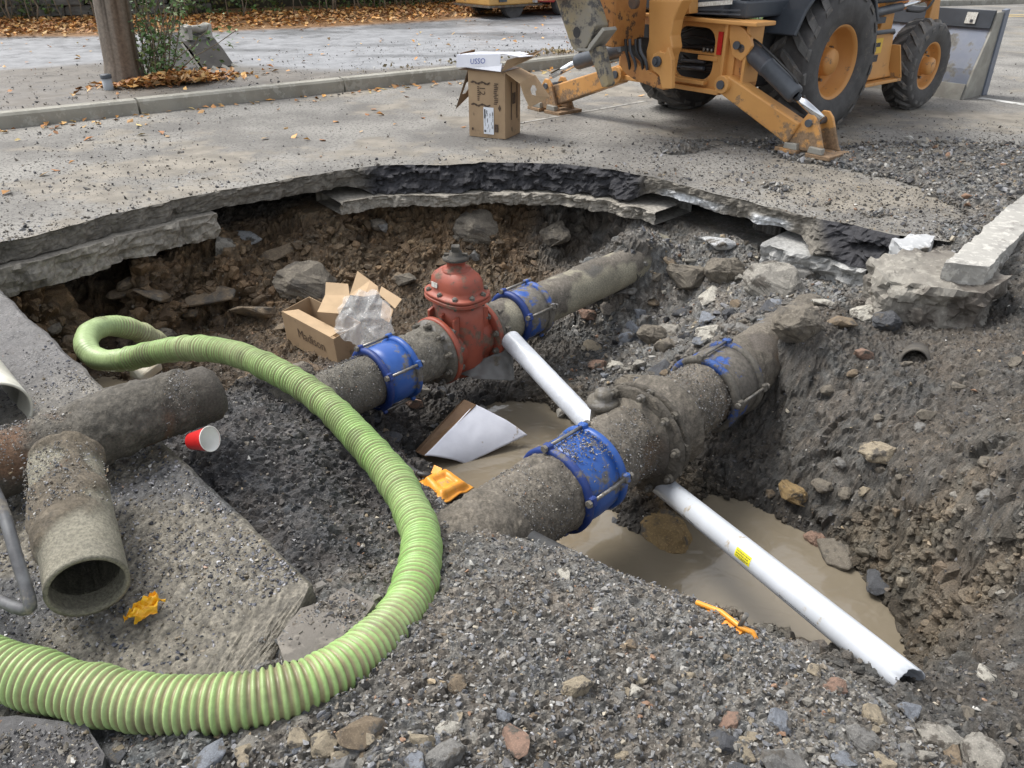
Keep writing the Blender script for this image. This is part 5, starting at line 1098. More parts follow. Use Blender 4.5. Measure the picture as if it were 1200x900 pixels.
# wheels -------------------------------------------------------------------
def wheel(name, c, R, W, rim, nl, lugh, outer=1, dish=0.10):
    w = thing(name, None, None, c); w.parent = bh
    X = V3((outer, 0, 0)); mb = MB(); h = W / 2
    prof = [(rim + 0.005, -h * 0.80), (rim + 0.03, -h * 0.93), (rim + (R - rim) * 0.45, -h * 1.0), (R - 0.055, -h * 0.93), (R - lugh, -h * 0.80), (R - lugh * 0.8, 0), (R - lugh, h * 0.80), (R - 0.055, h * 0.93), (rim + (R - rim) * 0.45, h * 1.0), (rim + 0.03, h * 0.93), (rim + 0.005, h * 0.80)]
    mb.lathe(prof, (0, 0, 0), X, n=72)
    for k in range(nl):                                           # angled tread bars, alternating sides
        for sd2 in (-1, 1):
            a0 = 2 * math.pi * (k + (0.5 if sd2 > 0 else 0)) / nl; secs = []
            for t in (0.0, 0.35, 0.7, 1.0):
                a = a0 + (0.34 if nl < 24 else 0.22) * (t ** 1.2) * 1.0; xx = sd2 * h * (0.02 + 0.90 * t); rr2 = R - (0.012 + lugh * 0.6) * (t ** 4) ; wd = (0.30 + 0.12 * t) * 2 * math.pi / nl * 0.62
                if t == 1.0: rr2 = R - 0.065; xx = sd2 * h * 0.985
                rb = (R - lugh * 1.15) if t < 1 else R - 0.10
                for (r_, da) in ((rb, -wd), (rr2, -wd * 0.72), (rr2, wd * 0.72), (rb, wd)):
                    secs.append(V3((xx, math.cos(a + da) * r_, math.sin(a + da) * r_)))
            mb.add(secs, [[j * 4 + i, j * 4 + i + 1, j * 4 + 5 + i, j * 4 + 4 + i] for j in range(3) for i in range(3)] + [[0, 1, 2, 3], [12, 13, 14, 15]], 1, False)
    mb.build('tyre', [M_TYRE, M_TREAD], w)
    mb = MB(); mb.lathe([(rim * 0.99, -h * 0.80), (rim + 0.022, -h * 0.80), (rim + 0.022, -h * 0.76), (rim, -h * 0.74), (rim * 0.94, -h * 0.3), (rim * 0.94, h * 0.3), (rim, h * 0.74), (rim + 0.025, h * 0.77), (rim + 0.025, h * 0.82), (rim * 0.985, h * 0.82), (rim * 0.93, h * 0.68), (rim * 0.90, h * dish), (rim * 0.80, h * dish - 0.02), (rim * 0.45, h * dish - 0.02), (rim * 0.42, h * dish + 0.03), (0, h * dish + 0.03)], (0, 0, 0), X, n=56)
    mb.build('wheel_rim', M_RIM, w)
    mb = MB(); mb.lathe([(rim * 0.40, h * dish), (rim * 0.38, h * dish + 0.10), (rim * 0.34, h * dish + 0.125), (0, h * dish + 0.13)], (0, 0, 0), X, n=32); mb.build('hub', M_RIM, w)
    for k in range(10):
        a = 2 * math.pi * k / 10; c2 = V3((outer * (h * dish - 0.02), math.cos(a) * rim * 0.58, math.sin(a) * rim * 0.58)); mb = MB(); mb.cyl(c2, c2 + X * 0.035, 0.016, n=6, sm=False); mb.build('wheel_nut', M_STEEL, w)
    return w
wheel('wheel', (0.79, 1.22, 0.64), 0.67, 0.50, 0.325, 18, 0.055, 1)
wheel('wheel', (-0.82, 1.22, 0.64), 0.67, 0.50, 0.325, 18, 0.055, -1)
wheel('wheel', (0.86, 3.12, 0.455), 0.47, 0.34, 0.235, 18, 0.036, 1, 0.3)
wheel('wheel', (-0.86, 3.12, 0.455), 0.47, 0.34, 0.235, 18, 0.026, -1, 0.3)
mb = MB(); mb.cyl((-0.6, 1.22, 0.64), (0.6, 1.22, 0.64), 0.13, n=16); mb.box((-0.22, 1.0, 0.42), (0.22, 1.45, 0.86)); mb.build('rear_axle', M_BLACK, bh)
mb = MB(); mb.cyl((-0.75, 3.12, 0.455), (0.75, 3.12, 0.455), 0.08, n=16); mb.build('front_axle', M_BLACK, bh)
# chassis, tank and step
mb = MB(); mb.box((-0.42, 0.3, 0.42), (0.42, 3.7, 0.62)); mb.build('chassis', M_CASER, bh, bevel=0.02)
sp_ = [LB(u, v, x=0.62) for u, v in ((1006, 40), (1046, 38), (1040, 60), (1047, 84), (1010, 95), (1003, 92))]
mb = MB(); mb.prism([V3((0.72, 1.72, 0.40)), V3((0.72, 2.45, 0.40)), V3((0.72, 2.36, 0.50)), V3((0.72, 2.30, 0.86)), V3((0.72, 1.72, 0.86))], (0.22, 0, 0)); mb.build('fuel_tank', M_CASE, bh, bevel=0.015)
mb = MB(); mb.prism([V3((0.60, 1.68, 0.36)), V3((0.60, 2.52, 0.36)), V3((0.60, 2.52, 0.39)), V3((0.60, 1.68, 0.39))], (0.42, 0, 0)); mb.build('step_plate', M_CASE, bh, bevel=0.006)
mb = MB(); mb.prism([V3((0.60, 2.32, 0.39)), V3((1.02, 2.50, 0.39)), V3((1.0, 2.36, 0.72)), V3((0.6, 2.28, 0.72))], (0, 0.02, 0)); mb.build('step_side', M_CASE, bh, bevel=0.004)
mb = MB(); mb.tube([(0.95, 1.74, 0.84), (0.975, 1.80, 0.86), (0.975, 2.20, 0.86), (0.95, 2.26, 0.84)], 0.022, n=10); mb.build('grab_rail', M_DGREY, bh)
M_DECY = mat('decal_yellow', (0.75, 0.50, 0.05), (0.7, 0.45, 0.05), scale=20, rough=0.4)
mb = MB(); mb.box((0.942, 1.86, 0.66), (0.945, 2.10, 0.80)); dec = mb.build('warning_decal', M_DECY, bh)
mb = MB(); mb.box((0.942, 1.84, 0.58), (0.945, 2.06, 0.645)); mb.box((0.9455, 1.88, 0.70), (0.947, 1.95, 0.77)); mb.box((0.9455, 1.99, 0.72), (0.947, 2.06, 0.76)); mb.build('decal_print', M_INK, bh)
# cab, hood
mb = MB(); mb.box((-0.72, 0.05, 1.06), (0.72, 1.75, 1.20)); mb.build('cab_floor', M_DGREY, bh, bevel=0.02)
mb = MB(); mb.box((-0.60, -0.06, 1.08), (0.55, 0.06, 1.36)); mb.build('cab_rear_panel', M_DGREY, bh, bevel=0.02)
a = LB(818, 8, y=-0.07); b = LB(858, 5, y=-0.07); mb = MB(); mb.prism([a, b, b + V3((0, 0, 0.035)), a + V3((0, 0, 0.035))], (0, -0.006, 0)); mb.build('white_trim', M_WHITEP, bh)
a = LB(812, 12, y=-0.07); b = LB(868, 13, y=-0.07); mb = MB(); mb.prism([a, b, b + V3((0, 0, 0.012)), a + V3((0, 0, 0.012))], (0, -0.02, 0)); mb.build('panel_rib', M_DGREY, bh)
a = LB(812, 16, y=-0.07); b = LB(868, 18, y=-0.07); mb = MB(); mb.prism([a, b, b + V3((0, 0, 0.012)), a + V3((0, 0, 0.012))], (0, -0.02, 0)); mb.build('panel_rib', M_CYL, bh)
for sx_ in (-1, 1):
    mb = MB(); c = []
    for k in range(9):
        t = math.radians(20 + k * 17); c.append(V3((0, 1.22 - math.cos(t) * 0.78, 0.66 + math.sin(t) * 0.76)))
    ins = [V3((0, 1.22 + (p.y - 1.22) * 0.95, 0.66 + (p.z - 0.66) * 0.95)) for p in c]
    mb.prism([p + V3((sx_ * 0.55, 0, 0)) for p in c + ins[::-1]], (sx_ * 0.40, 0, 0)); mb.build('fender', M_DGREY, bh, bevel=0.01)
    for yy in (0.1, 0.95, 1.7):
        mb = MB(); mb.box((sx_ * 0.66 - 0.035, yy - 0.035, 1.2), (sx_ * 0.66 + 0.035, yy + 0.035, 2.7)); mb.build('cab_post', M_DGREY, bh, bevel=0.01)
mb = MB(); mb.box((-0.8, 0.0, 2.7), (0.8, 1.85, 2.82)); mb.build('cab_roof', M_CASE, bh, bevel=0.04)
M_CGLASS = mat('cab_glass', (0.02, 0.025, 0.03), (0.03, 0.035, 0.04), rough=0.05)
mb = MB(); mb.box((-0.62, 0.09, 1.38), (0.62, 0.10, 2.68)); mb.build('rear_window', M_CGLASS, bh)
mb = MB(); mb.box((-0.62, 1.72, 1.22), (0.62, 1.73, 2.68)); mb.build('windscreen', M_CGLASS, bh)
mb = MB(); mb.box((-0.40, 1.8, 0.95), (0.40, 3.6, 1.45)); mb.build('hood', M_CASE, bh, bevel=0.05)
# loader arms and their cylinders
for sx_ in (-1, 1):
    X = sx_ * 0.62
    mb = MB(); mb.prism([(X - .04, 2.55, 0.62), (X - .04, 2.80, 0.62), (X - .04, 2.75, 1.5), (X - .04, 2.55, 1.5)], (0.08, 0, 0)); mb.build('loader_tower', M_CASE, bh, bevel=0.01)
    mb = MB(); mb.prism([(X - .03, 2.55, 1.42), (X - .03, 2.62, 1.58), (X - .03, 3.75, 1.18), (X - .03, 4.0, 0.42), (X - .03, 3.86, 0.32), (X - .03, 3.6, 1.02)], (0.06, 0, 0)); mb.build('loader_arm', M_CASE, bh, bevel=0.01)
    mb = MB(); mb.cyl((X + sx_ * 0.10, 1.75, 0.98), (X + sx_ * 0.10, 2.75, 1.04), 0.045, n=16); mb.build('lift_cylinder', M_CYL, bh)
    mb = MB(); mb.cyl((X + sx_ * 0.10, 2.7, 1.04), (X + sx_ * 0.06, 3.5, 1.10), 0.022, n=12); mb.build('cylinder_rod', M_CHROME, bh)
    mb = MB(); mb.prism([(X + sx_*.09 - .03, 3.42, 0.80), (X + sx_*.09 - .03, 3.54, 0.80), (X + sx_*.09 - .03, 3.56, 1.6), (X + sx_*.09 - .03, 3.46, 1.6)], (0.06, 0, 0)); mb.build('bucket_link', M_CASE, bh, bevel=0.01)
    mb = MB(); mb.tube(spline([(X + sx_ * .1, 2.9, 1.0), (X + sx_ * .16, 3.2, 1.0), (X + sx_ * .14, 3.45, 1.2), (X + sx_ * .1, 3.6, 1.5)], 5), 0.014, n=8); mb.build('hydraulic_hose', M_BLACK, bh)
    mb = MB(); mb.cyl((X - .06, 2.65, 1.36), (X + .06, 2.65, 1.36), 0.05, n=14); mb.build('arm_pin', M_CYL, bh)
mb = MB(); mb.box((0.5, 1.75, 0.9), (0.72, 2.5, 0.96)); mb.cyl((0.70, 1.8, 1.14), (0.70, 2.9, 1.15), 0.055, n=14); mb.build('arm_guard', M_CYL, bh)
# front bucket
side = [(4.10, 0.0), (4.62, 0.0), (4.68, 0.05), (4.62, 0.93), (4.42, 0.93), (4.38, 0.74), (4.20, 0.33)]
XB = 1.03
lb_ = thing('front_bucket', None, None, (0, 0, 0)); lb_.parent = bh
mb = MB()
prof = [(4.68, 0.0), (4.10, 0.0), (4.20, 0.33), (4.38, 0.74), (4.42, 0.93)]
inn = [(4.68, 0.025), (4.13, 0.025), (4.225, 0.325), (4.405, 0.735), (4.445, 0.92)]
mb.prism([V3((-XB, a, b)) for a, b in prof + inn[::-1]], (2 * XB, 0, 0)); mb.build('bucket_shell', M_BSTEEL, lb_)
for sx_ in (-1, 1):
    mb = MB(); mb.prism([V3((sx_ * XB, a, b)) for a, b in side], (sx_ * 0.025, 0, 0)); mb.build('side_plate', M_BLIGHT, lb_, bevel=0.004)
    mb = MB(); mb.prism([V3((sx_ * (XB - 0.01), a, b)) for a, b in ((4.60, 0.0), (4.72, 0.0), (4.72, 0.06), (4.68, 0.96), (4.58, 0.95))], (sx_ * 0.055, 0, 0)); mb.build('side_cutter', M_BSTEEL, lb_, bevel=0.004)
mb = MB(); mb.prism([V3((-XB, 4.355, 0.76)), V3((-XB, 4.395, 0.95)), V3((-XB, 4.44, 0.95)), V3((-XB, 4.40, 0.755))], (2 * XB, 0, 0)); mb.build('top_band', M_DGREY, lb_, bevel=0.004)
mb = MB(); mb.prism([V3((-XB, 4.095, -0.002)), V3((-XB, 4.145, 0.17)), V3((-XB, 4.125, 0.17)), V3((-XB, 4.075, -0.002))], (2 * XB, 0, 0)); mb.build('heel_plate', M_BLIGHT, lb_)
mb = MB(); mb.prism([V3((XB - 0.30, 4.358, 0.80)), V3((XB - 0.18, 4.358, 0.80)), V3((XB - 0.18, 4.382, 0.92)), V3((XB - 0.30, 4.382, 0.92))], (0, -0.006, 0.001)); mb.build('white_decal', M_WHITEP, lb_)
mb = MB(); mb.prism([V3((XB - 0.24, 4.36, 0.815)), V3((XB - 0.21, 4.36, 0.815)), V3((XB - 0.21, 4.366, 0.845)), V3((XB - 0.24, 4.366, 0.845))], (0, -0.011, 0.001)); mb.build('decal_print', M_INK, lb_)
# ================================================================ beyond the kerb
def arclen(L): 
    c = [0.0]
    for a, b in zip(L[:-1], L[1:]): c.append(c[-1] + math.dist(a, b))
    return np.array(c)
KL = [tuple(p.to_2d()) for p in spline([V3((*p, 0)) for p in KERB], 10)]; KC = arclen(KL); KA = np.array(KL)
def kpt(s, d=0.0, z=0.0):
    s = np.asarray(s, float); x, y = np.interp(s, KC, KA[:, 0]), np.interp(s, KC, KA[:, 1]); e = 0.3
    tx, ty = np.interp(s + e, KC, KA[:, 0]) - np.interp(s - e, KC, KA[:, 0]), np.interp(s + e, KC, KA[:, 1]) - np.interp(s - e, KC, KA[:, 1]); l = np.hypot(tx, ty)
    return np.stack([x - ty / l * d, y + tx / l * d, np.full(np.shape(x), z) if np.ndim(z) == 0 else z], -1)
M_KERB = mat('kerb_concrete', (0.32, 0.31, 0.27), (0.25, 0.24, 0.205), scale=3, rough=0.9, bump=0.4, bscale=60, fine=((0.36, 0.35, 0.31), 9))
kerb = bpy.data.objects.new('kerb', None); C.objects.link(kerb); tag(kerb, kind='structure')
s = 0.0; kb = [0.0]
while kb[-1] < KC[-1] - 3: kb.append(kb[-1] + 2.45)
rr_ = random.Random(9)
for a, b in zip(kb[:-1], kb[1:]):
    n = 6; S_ = np.linspace(a + 0.012, b - 0.012, n + 1); dz = rr_.uniform(-0.004, 0.004)
    rows = [kpt(S_, 0.0, -0.1), kpt(S_, 0.012, 0.125 + dz), kpt(S_, 0.035, 0.15 + dz), kpt(S_, 0.17, 0.152 + dz), kpt(S_, 0.18, -0.1)]
    V = np.concatenate(rows); F_ = grid_faces(5, n + 1)[:, ::-1]; caps = [[k * (n + 1) for k in range(5)], [k * (n + 1) + n for k in range(5)][::-1]]
    me = bpy.data.meshes.new('kerb_stone'); me.from_pydata([tuple(v) for v in V], [], [list(map(int, f)) for f in F_] + caps); link('kerb_stone', me, M_KERB, kerb)
WALL = [(-30, 9.5), (-16, 14.6), (-10.1, 16.6), (-7, 17.5), (-3.8, 19.2), (-0.9, 22), (3, 25.5), (9, 31), (20, 38), (45, 47)]
WL = [tuple(p.to_2d()) for p in spline([V3((*p, 0)) for p in WALL], 10)]; WC = arclen(WL); WAr = np.array(WL)
def wpt(s, d=0.0, z=0.0):
    s = np.asarray(s, float); x, y = np.interp(s, WC, WAr[:, 0]), np.interp(s, WC, WAr[:, 1]); e = 0.4
    tx, ty = np.interp(s + e, WC, WAr[:, 0]) - np.interp(s - e, WC, WAr[:, 0]), np.interp(s + e, WC, WAr[:, 1]) - np.interp(s - e, WC, WAr[:, 1]); l = np.hypot(tx, ty)
    return np.stack([x + ty / l * d, y - tx / l * d, np.zeros(np.shape(x)) + z], -1)      # d towards the road
# ground from kerb to wall and beyond
Sg = np.linspace(0, 1, 240); Dg = np.concatenate([np.linspace(0, 1, 70), [1.6, 4.0]])
sk = np.interp(Sg, [0, 0.08, 0.8, 1], [0, 4, 34, KC[-1]]); sw = np.interp(Sg, [0, 0.08, 0.8, 1], [4, 9, 46, WC[-1]])
A_ = kpt(sk, 0.175, 0.14); B_ = wpt(sw, 0.0, 0.16)
V = (A_[None] * (1 - Dg[:, None, None]) + B_[None] * Dg[:, None, None]).reshape(-1, 3)
dk = rimdist(V[:, 0], V[:, 1], KL[::3]); dw = rimdist(V[:, 0], V[:, 1], WL[::3]); nz = fbm(V * 0.9, 4, 501); beyond = np.repeat(Dg, len(Sg)) > 1.01
left = smooth(-1.5, -6.0, V[:, 0]); wd = 0.5 + 2.9 * left
mdirt = smooth(wd + 0.25, wd - 0.25, dk + nz * 0.5)[:, None]; mleaf = smooth(2.3, 1.9, dw + nz * 0.5)[:, None]
blue = np.array([0.25, 0.257, 0.27]); streak = smooth(0.05, 0.4, fbm(V * np.array([0.5, 1.6, 1]), 4, 502))[:, None]
cc = blue * (1 - 0.5 * streak) * (1 + 0.15 * fbm(V * 3, 3, 503))[:, None]
cc = cc * (1 - mdirt) + np.array([0.135, 0.12, 0.102]) * (1 + 0.4 * fbm(V * 4, 4, 504))[:, None] * mdirt; cc = cc * (1 - mleaf) + np.array([0.22, 0.12, 0.05]) * mleaf
V[:, 2] += 0.03 * fbm(V * 1.5, 3, 505) * mdirt[:, 0] + 0.10 * smooth(1.5, 0.2, dw) + 0.02 * mleaf[:, 0]
V[beyond, 2] = np.where(np.repeat(Dg, len(Sg))[beyond] > 2, 1.5, 1.3)
M_PAV = mat('damp_pavement', (0.3, 0.3, 0.3), attr=True, scale=5, rough=0.75, r2=0.35, bump=0.3, bscale=30, varamt=0.16)
tag(link('pavement', np_mesh('pavement', V, grid_faces(len(Dg), len(Sg)), cc, sm=True), M_PAV), kind='structure')
# leaves ---------------------------------------------------------------------
def leaves(name, pos, size, cols, mat_, up=0.8, parent=None, shape=0, seed=0):
    r = np.random.default_rng(seed); n = len(pos)
    nrm = r.normal(size=(n, 3)); nrm[:, 2] = np.abs(nrm[:, 2]) + up * 2.2; nrm /= np.linalg.norm(nrm, axis=1, keepdims=True)
    t = r.normal(size=(n, 3)); t -= nrm * (t * nrm).sum(1, keepdims=True); t /= np.linalg.norm(t, axis=1, keepdims=True); b = np.cross(nrm, t)
    sz = size * r.uniform(0.6, 1.35, (n, 1)); cu_ = r.uniform(-0.35, 0.5, (n, 1))
    P0 = pos - t * sz; P1 = pos + b * sz * 0.62 + nrm * sz * cu_; P2 = pos + t * sz; P3 = pos - b * sz * 0.62 + nrm * sz * cu_
    V = np.stack([P0, P1, P2, P3], 1).reshape(-1, 3); base = np.arange(n)[:, None] * 4
    F_ = np.concatenate([base + [0, 1, 2], base + [0, 2, 3]]); c = np.repeat(np.asarray(cols), 4, 0)
    return link(name, np_mesh(name, V, F_, c), mat_, parent)
M_LEAF = mat('fallen_leaf', (0.5, 0.3, 0.1), attr=True, scale=40, rough=0.7, varamt=0.15)
def leaf_mat_green():
    m = mat('green_leaf', (0.1, 0.2, 0.05), attr=True, scale=20, rough=0.5, varamt=0.2)
    return m
M_GLEAF = leaf_mat_green()
def pick(pal, n, seed):
    r = np.random.default_rng(seed); pal = np.array(pal); return pal[r.integers(0, len(pal), n)] * r.uniform(0.55, 1.15, (n, 1))
AUT = [(0.58, 0.30, 0.10), (0.64, 0.36, 0.14), (0.5, 0.24, 0.08), (0.40, 0.17, 0.05), (0.62, 0.40, 0.16), (0.33, 0.15, 0.06), (0.60, 0.30, 0.07), (0.5, 0.33, 0.17)]
r = np.random.default_rng(61); n = 10500; S_ = r.uniform(11, 40, n); D_ = np.abs(r.normal(0, 1.05, n)); D_ = np.where(D_ > 2.3, r.uniform(0, 2.2, n), D_)
pos = wpt(S_, D_); pos[:, 2] = 0.20 + 0.10 * smooth(1.5, 0.2, D_) + r.uniform(0, 0.05, n)
tag(leaves('leaf_litter', pos, 0.055, pick(AUT, n, 62), M_LEAF, seed=63), 'thick band of fallen orange leaves along the foot of the hedge', 'leaves', kind='stuff')
n = 1000; ppx = P(205, 97, 0.14); pos = np.stack([ppx.x + r.normal(0, 0.30, n), ppx.y + r.normal(0, 0.16, n) , np.zeros(n)], 1); pos[:, 1] += 0.6 * (pos[:, 0] - ppx.x); pos[:, 2] = 0.16 + r.uniform(0, 0.10, n) * np.exp(-((pos[:, 0] - ppx.x) / 0.5) ** 2)
tag(leaves('leaf_litter', pos, 0.05, pick(AUT, n, 64), M_LEAF, seed=65), 'heap of brown and orange leaves between the pole and the kerb', 'leaves', kind='stuff')
n = 560; S_ = r.uniform(8, 24, n); D_ = -np.abs(r.normal(0, 0.16, n)) - 0.03; D_ = np.where(r.random(n) < 0.35, r.uniform(-3.0, -0.1, n), D_); D_ = np.where(r.random(n) < 0.4, r.uniform(0.2, 7, n) ** 1.0, D_)
pos = kpt(S_, D_); pos[:, 2] = np.where(D_ > 0, 0.17, 0.012); keep_ = ~inside(HOLE, pos[:, 0], pos[:, 1]); pos = pos[keep_]
tag(leaves('scattered_leaves', pos, 0.042, pick(AUT + [(0.62, 0.48, 0.2)], len(pos), 66), M_LEAF, seed=67, up=1.5), 'loose yellow leaves blown along the gutter and the road', 'leaves', kind='stuff')
# stone retaining wall under the creeper ---------------------------------------
M_WSTONE = mat('retaining_stone', (0.17, 0.165, 0.15), (0.11, 0.105, 0.095), scale=5, rough=0.9, bump=0.5, bscale=40)
sw0 = thing('retaining_wall', 'low wall of long grey stones half buried in creeper behind the leaves', 'wall', wpt(20.0))
smesh = []
for k in range(6):
    bm = bmesh.new(); bmesh.ops.create_cube(bm, size=1); bmesh.ops.bevel(bm, geom=bm.edges[:], offset=0.09, segments=1, affect='EDGES')
    rk = random.Random(k)
    for v in bm.verts: v.co += V3((rk.uniform(-.04, .04), rk.uniform(-.06, .06), rk.uniform(-.05, .05)))
    me = bpy.data.meshes.new('stone_block'); bm.to_mesh(me); bm.free(); me.materials.append(M_WSTONE); smesh.append(me)
rr_ = random.Random(21)
for row in range(5):
    s_ = 13.0 + rr_.uniform(0, 0.3)
    while s_ < 24.5:
        L_ = rr_.uniform(0.45, 0.95); p = V3(wpt(s_ + L_ / 2, -0.12)); q = V3(wpt(s_ + L_ / 2 + 0.2, -0.12)); o = bpy.data.objects.new('stone_block', rr_.choice(smesh)); C.objects.link(o); o.parent = sw0
        o.location = p + V3((0, 0, 0.24 + row * 0.195)) - sw0.location; o.rotation_euler = (0, 0, math.atan2(q.y - p.y, q.x - p.x)); o.scale = (L_ * 0.97, 0.36 + rr_.uniform(-.06, .06), 0.185); s_ += L_
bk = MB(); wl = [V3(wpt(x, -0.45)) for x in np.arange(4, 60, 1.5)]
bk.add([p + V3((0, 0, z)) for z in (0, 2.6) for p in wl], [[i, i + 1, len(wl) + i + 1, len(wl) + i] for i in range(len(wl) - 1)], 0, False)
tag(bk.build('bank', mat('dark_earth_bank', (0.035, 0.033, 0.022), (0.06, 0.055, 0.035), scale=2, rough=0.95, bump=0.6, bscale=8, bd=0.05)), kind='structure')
GRN = [(0.08, 0.15, 0.04), (0.11, 0.19, 0.05), (0.15, 0.22, 0.07), (0.05, 0.10, 0.03), (0.13, 0.16, 0.05), (0.16, 0.14, 0.05), (0.10, 0.085, 0.045)]
hd = thing('creeper_hedge', 'dense green creeper hanging over the bank at the back of the lot', 'hedge', (0, 0, 0))
n = 30000; S_ = r.uniform(6, 48, n); Z_ = 0.15 + 2.5 * r.random(n) ** 1.35; q3 = np.stack([S_ * 1.3, Z_ * 1.8, 0 * S_], 1); dn = fbm(q3, 4, 511)
keep_ = (dn + 0.10 + 0.25 * (S_ > 24.5) + 0.20 * (S_ < 13.2) > -0.08 + 0.25 * (r.random(n) - 0.5)); S_, Z_ = S_[keep_], Z_[keep_]; n = len(S_)
pos = wpt(S_, 0.0); off = wpt(S_, 1.0) - pos; dd_ = 0.12 + 0.35 * fbm(np.stack([S_ * 2, Z_ * 2, 0 * S_], 1), 3, 512) + r.uniform(-0.2, 0.15, n); pos = pos + off * dd_[:, None]; pos[:, 2] = Z_
cl = pick(GRN, n, 513) * (1.0 + 0.5 * fbm(np.stack([S_ * 0.6, Z_, 0 * S_], 1), 3, 514))[:, None]
tag(leaves('foliage', pos, 0.055, cl, M_GLEAF, up=0.1, parent=hd, seed=515), kind='stuff')
mb = MB(); rr_ = random.Random(31)
for k in range(150):
    s_ = rr_.uniform(11, 40); pts = []; d = rr_.uniform(0.1, 0.45)
    for j in range(6): pts.append(V3(wpt(s_ + rr_.uniform(-.06, .06) + j * rr_.uniform(-.05, .05), d + rr_.uniform(-.04, .04))) + V3((0, 0, 0.15 + j * 0.4)))
    mb.tube(pts, rr_.uniform(0.008, 0.02), n=5)
tag(mb.build('stems', mat('vine_bark', (0.22, 0.18, 0.13), (0.14, 0.11, 0.08), scale=8, rough=0.9), hd), kind='stuff')
# utility pole -----------------------------------------------------------------
pbase = P(147, 96, 0.13); topd = (PT(129, 0, ((P(147, 96, 0.13) - cam.location).length) * 0.97) - pbase).normalized()
lo_, hi_ = -0.4, 0.4
for _ in range(40):
    m_ = (lo_ + hi_) / 2; q_ = pbase + V3((m_, 0.0, 1.0)) * 1.0
    f_ = project(q_); g_ = 147 + (130 - 147) * (96 - f_[1]) / 96
    if f_[0] < g_: lo_ = m_
    else: hi_ = m_
topd = V3((m_, 0.0, 1.0)).normalized()
n_, h_ = 64, 240; tt = np.linspace(0, 1, h_); th = np.arange(n_) * 2 * math.pi / n_; TT, TH = np.meshgrid(tt, th, indexing='ij'); rr2 = 0.205 - 0.06 * TT
q = np.stack([np.cos(TH).ravel() * 3.2, np.sin(TH).ravel() * 3.2, (TT * 9 * 0.30).ravel()], 1); g1 = fbm(q, 4, 521); g2 = np.abs(fbm(q * np.array([2.4, 2.4, 0.6]), 3, 522))
rr2 = rr2.ravel() - 0.022 * smooth(0.09, 0.0, g2) + 0.008 * g1 + 0.03 * smooth(0.03, 0, TT.ravel())
pc_ = np.array(pbase) + np.array(topd)[None] * (TT.ravel() * 9)[:, None]; V = pc_ + np.stack([np.cos(TH).ravel() * rr2, np.sin(TH).ravel() * rr2, -0.05 * (TT.ravel() < 0.001)], 1)
cc = np.array([0.20, 0.17, 0.14]) * (1 + 0.45 * g1)[:, None]; dk_ = smooth(0.12, 0.0, g2)[:, None]; cc = cc * (1 - 0.8 * dk_) + np.array([0.05, 0.035, 0.025]) * 0.8 * dk_
br = smooth(0.0, 0.3, fbm(q * np.array([0.7, 0.7, 0.25]) + 4, 3, 523) + 0.35 * np.cos(TH.ravel() - 0.0))[:, None]; cc = cc * (1 - br * 0.6) + np.array([0.13, 0.085, 0.055]) * br * 0.6
tag(link('utility_pole', np_mesh('utility_pole', V, grid_faces(h_, n_, True), cc, sm=True), mat('weathered_wood', (0.3, 0.25, 0.2), attr=True, scale=30, rough=0.9, bump=0.5, bscale=40, varamt=0.2)), 'weathered cracked wooden utility pole standing behind the kerb', 'utility pole')
# leafy vine bush beside the pole
vb = thing('vine_bush', 'thin leafy green vine bush climbing beside the wooden utility pole', 'bush', pbase + V3((0.25, 0.05, 0)))
bp_ = []; mb = MB(); rr_ = random.Random(41)
for k in range(26):
    x0 = rr_.uniform(-0.05, 0.28); pts = [V3((x0, rr_.uniform(-.1, .15), 0))]; lean = rr_.uniform(-0.02, 0.13)
    for j in range(8): pts.append(pts[-1] + V3((lean + rr_.uniform(-.06, .05), rr_.uniform(-.04, .04), rr_.uniform(0.16, 0.30))))
    if k % 3 == 0: pts = [V3((p.x, p.y, max(0.05, p.z * 0.35))) for p in pts]
    mb.tube(pts, [0.008] * 4 + [0.005] * 5, n=5)
    for j in range(1, 9):
        for _ in range(7): bp_.append(pts[j] + V3((rr_.gauss(0, .07), rr_.gauss(0, .06), rr_.gauss(0, .08))))
mb.build('stems', bpy.data.materials['vine_bark'], vb); bp_ = np.array([tuple(p) for p in bp_]); bp_ = bp_[bp_[:, 2] > 0.02]
tag(leaves('foliage', bp_, 0.032, pick([(0.14, 0.25, 0.08), (0.19, 0.31, 0.12), (0.10, 0.19, 0.06), (0.27, 0.33, 0.14)], len(bp_), 531), M_GLEAF, up=0.3, parent=vb, seed=532), kind='stuff')
# grey capped stub
stp_ = P(128, 106, 0.14); mb = MB(); mb.lathe([(0.055, 0), (0.055, 0.15), (0.0, 0.15)], (0, 0, 0), (0, 0, 1), n=20); st_ = thing('capped_pipe', 'short grey capped pipe stub beside the foot of the pole', 'pipe stub', stp_); mb.build('pipe_body', mat('grey_pvc', (0.36, 0.39, 0.42), (0.3, 0.32, 0.34), rough=0.5), st_)
mb = MB(); mb.lathe([(0.062, 0.135), (0.062, 0.17), (0.05, 0.178), (0.0, 0.178)], (0, 0, 0), (0, 0, 1), n=20, close=False); mb.build('cap', M_DGREY, st_)
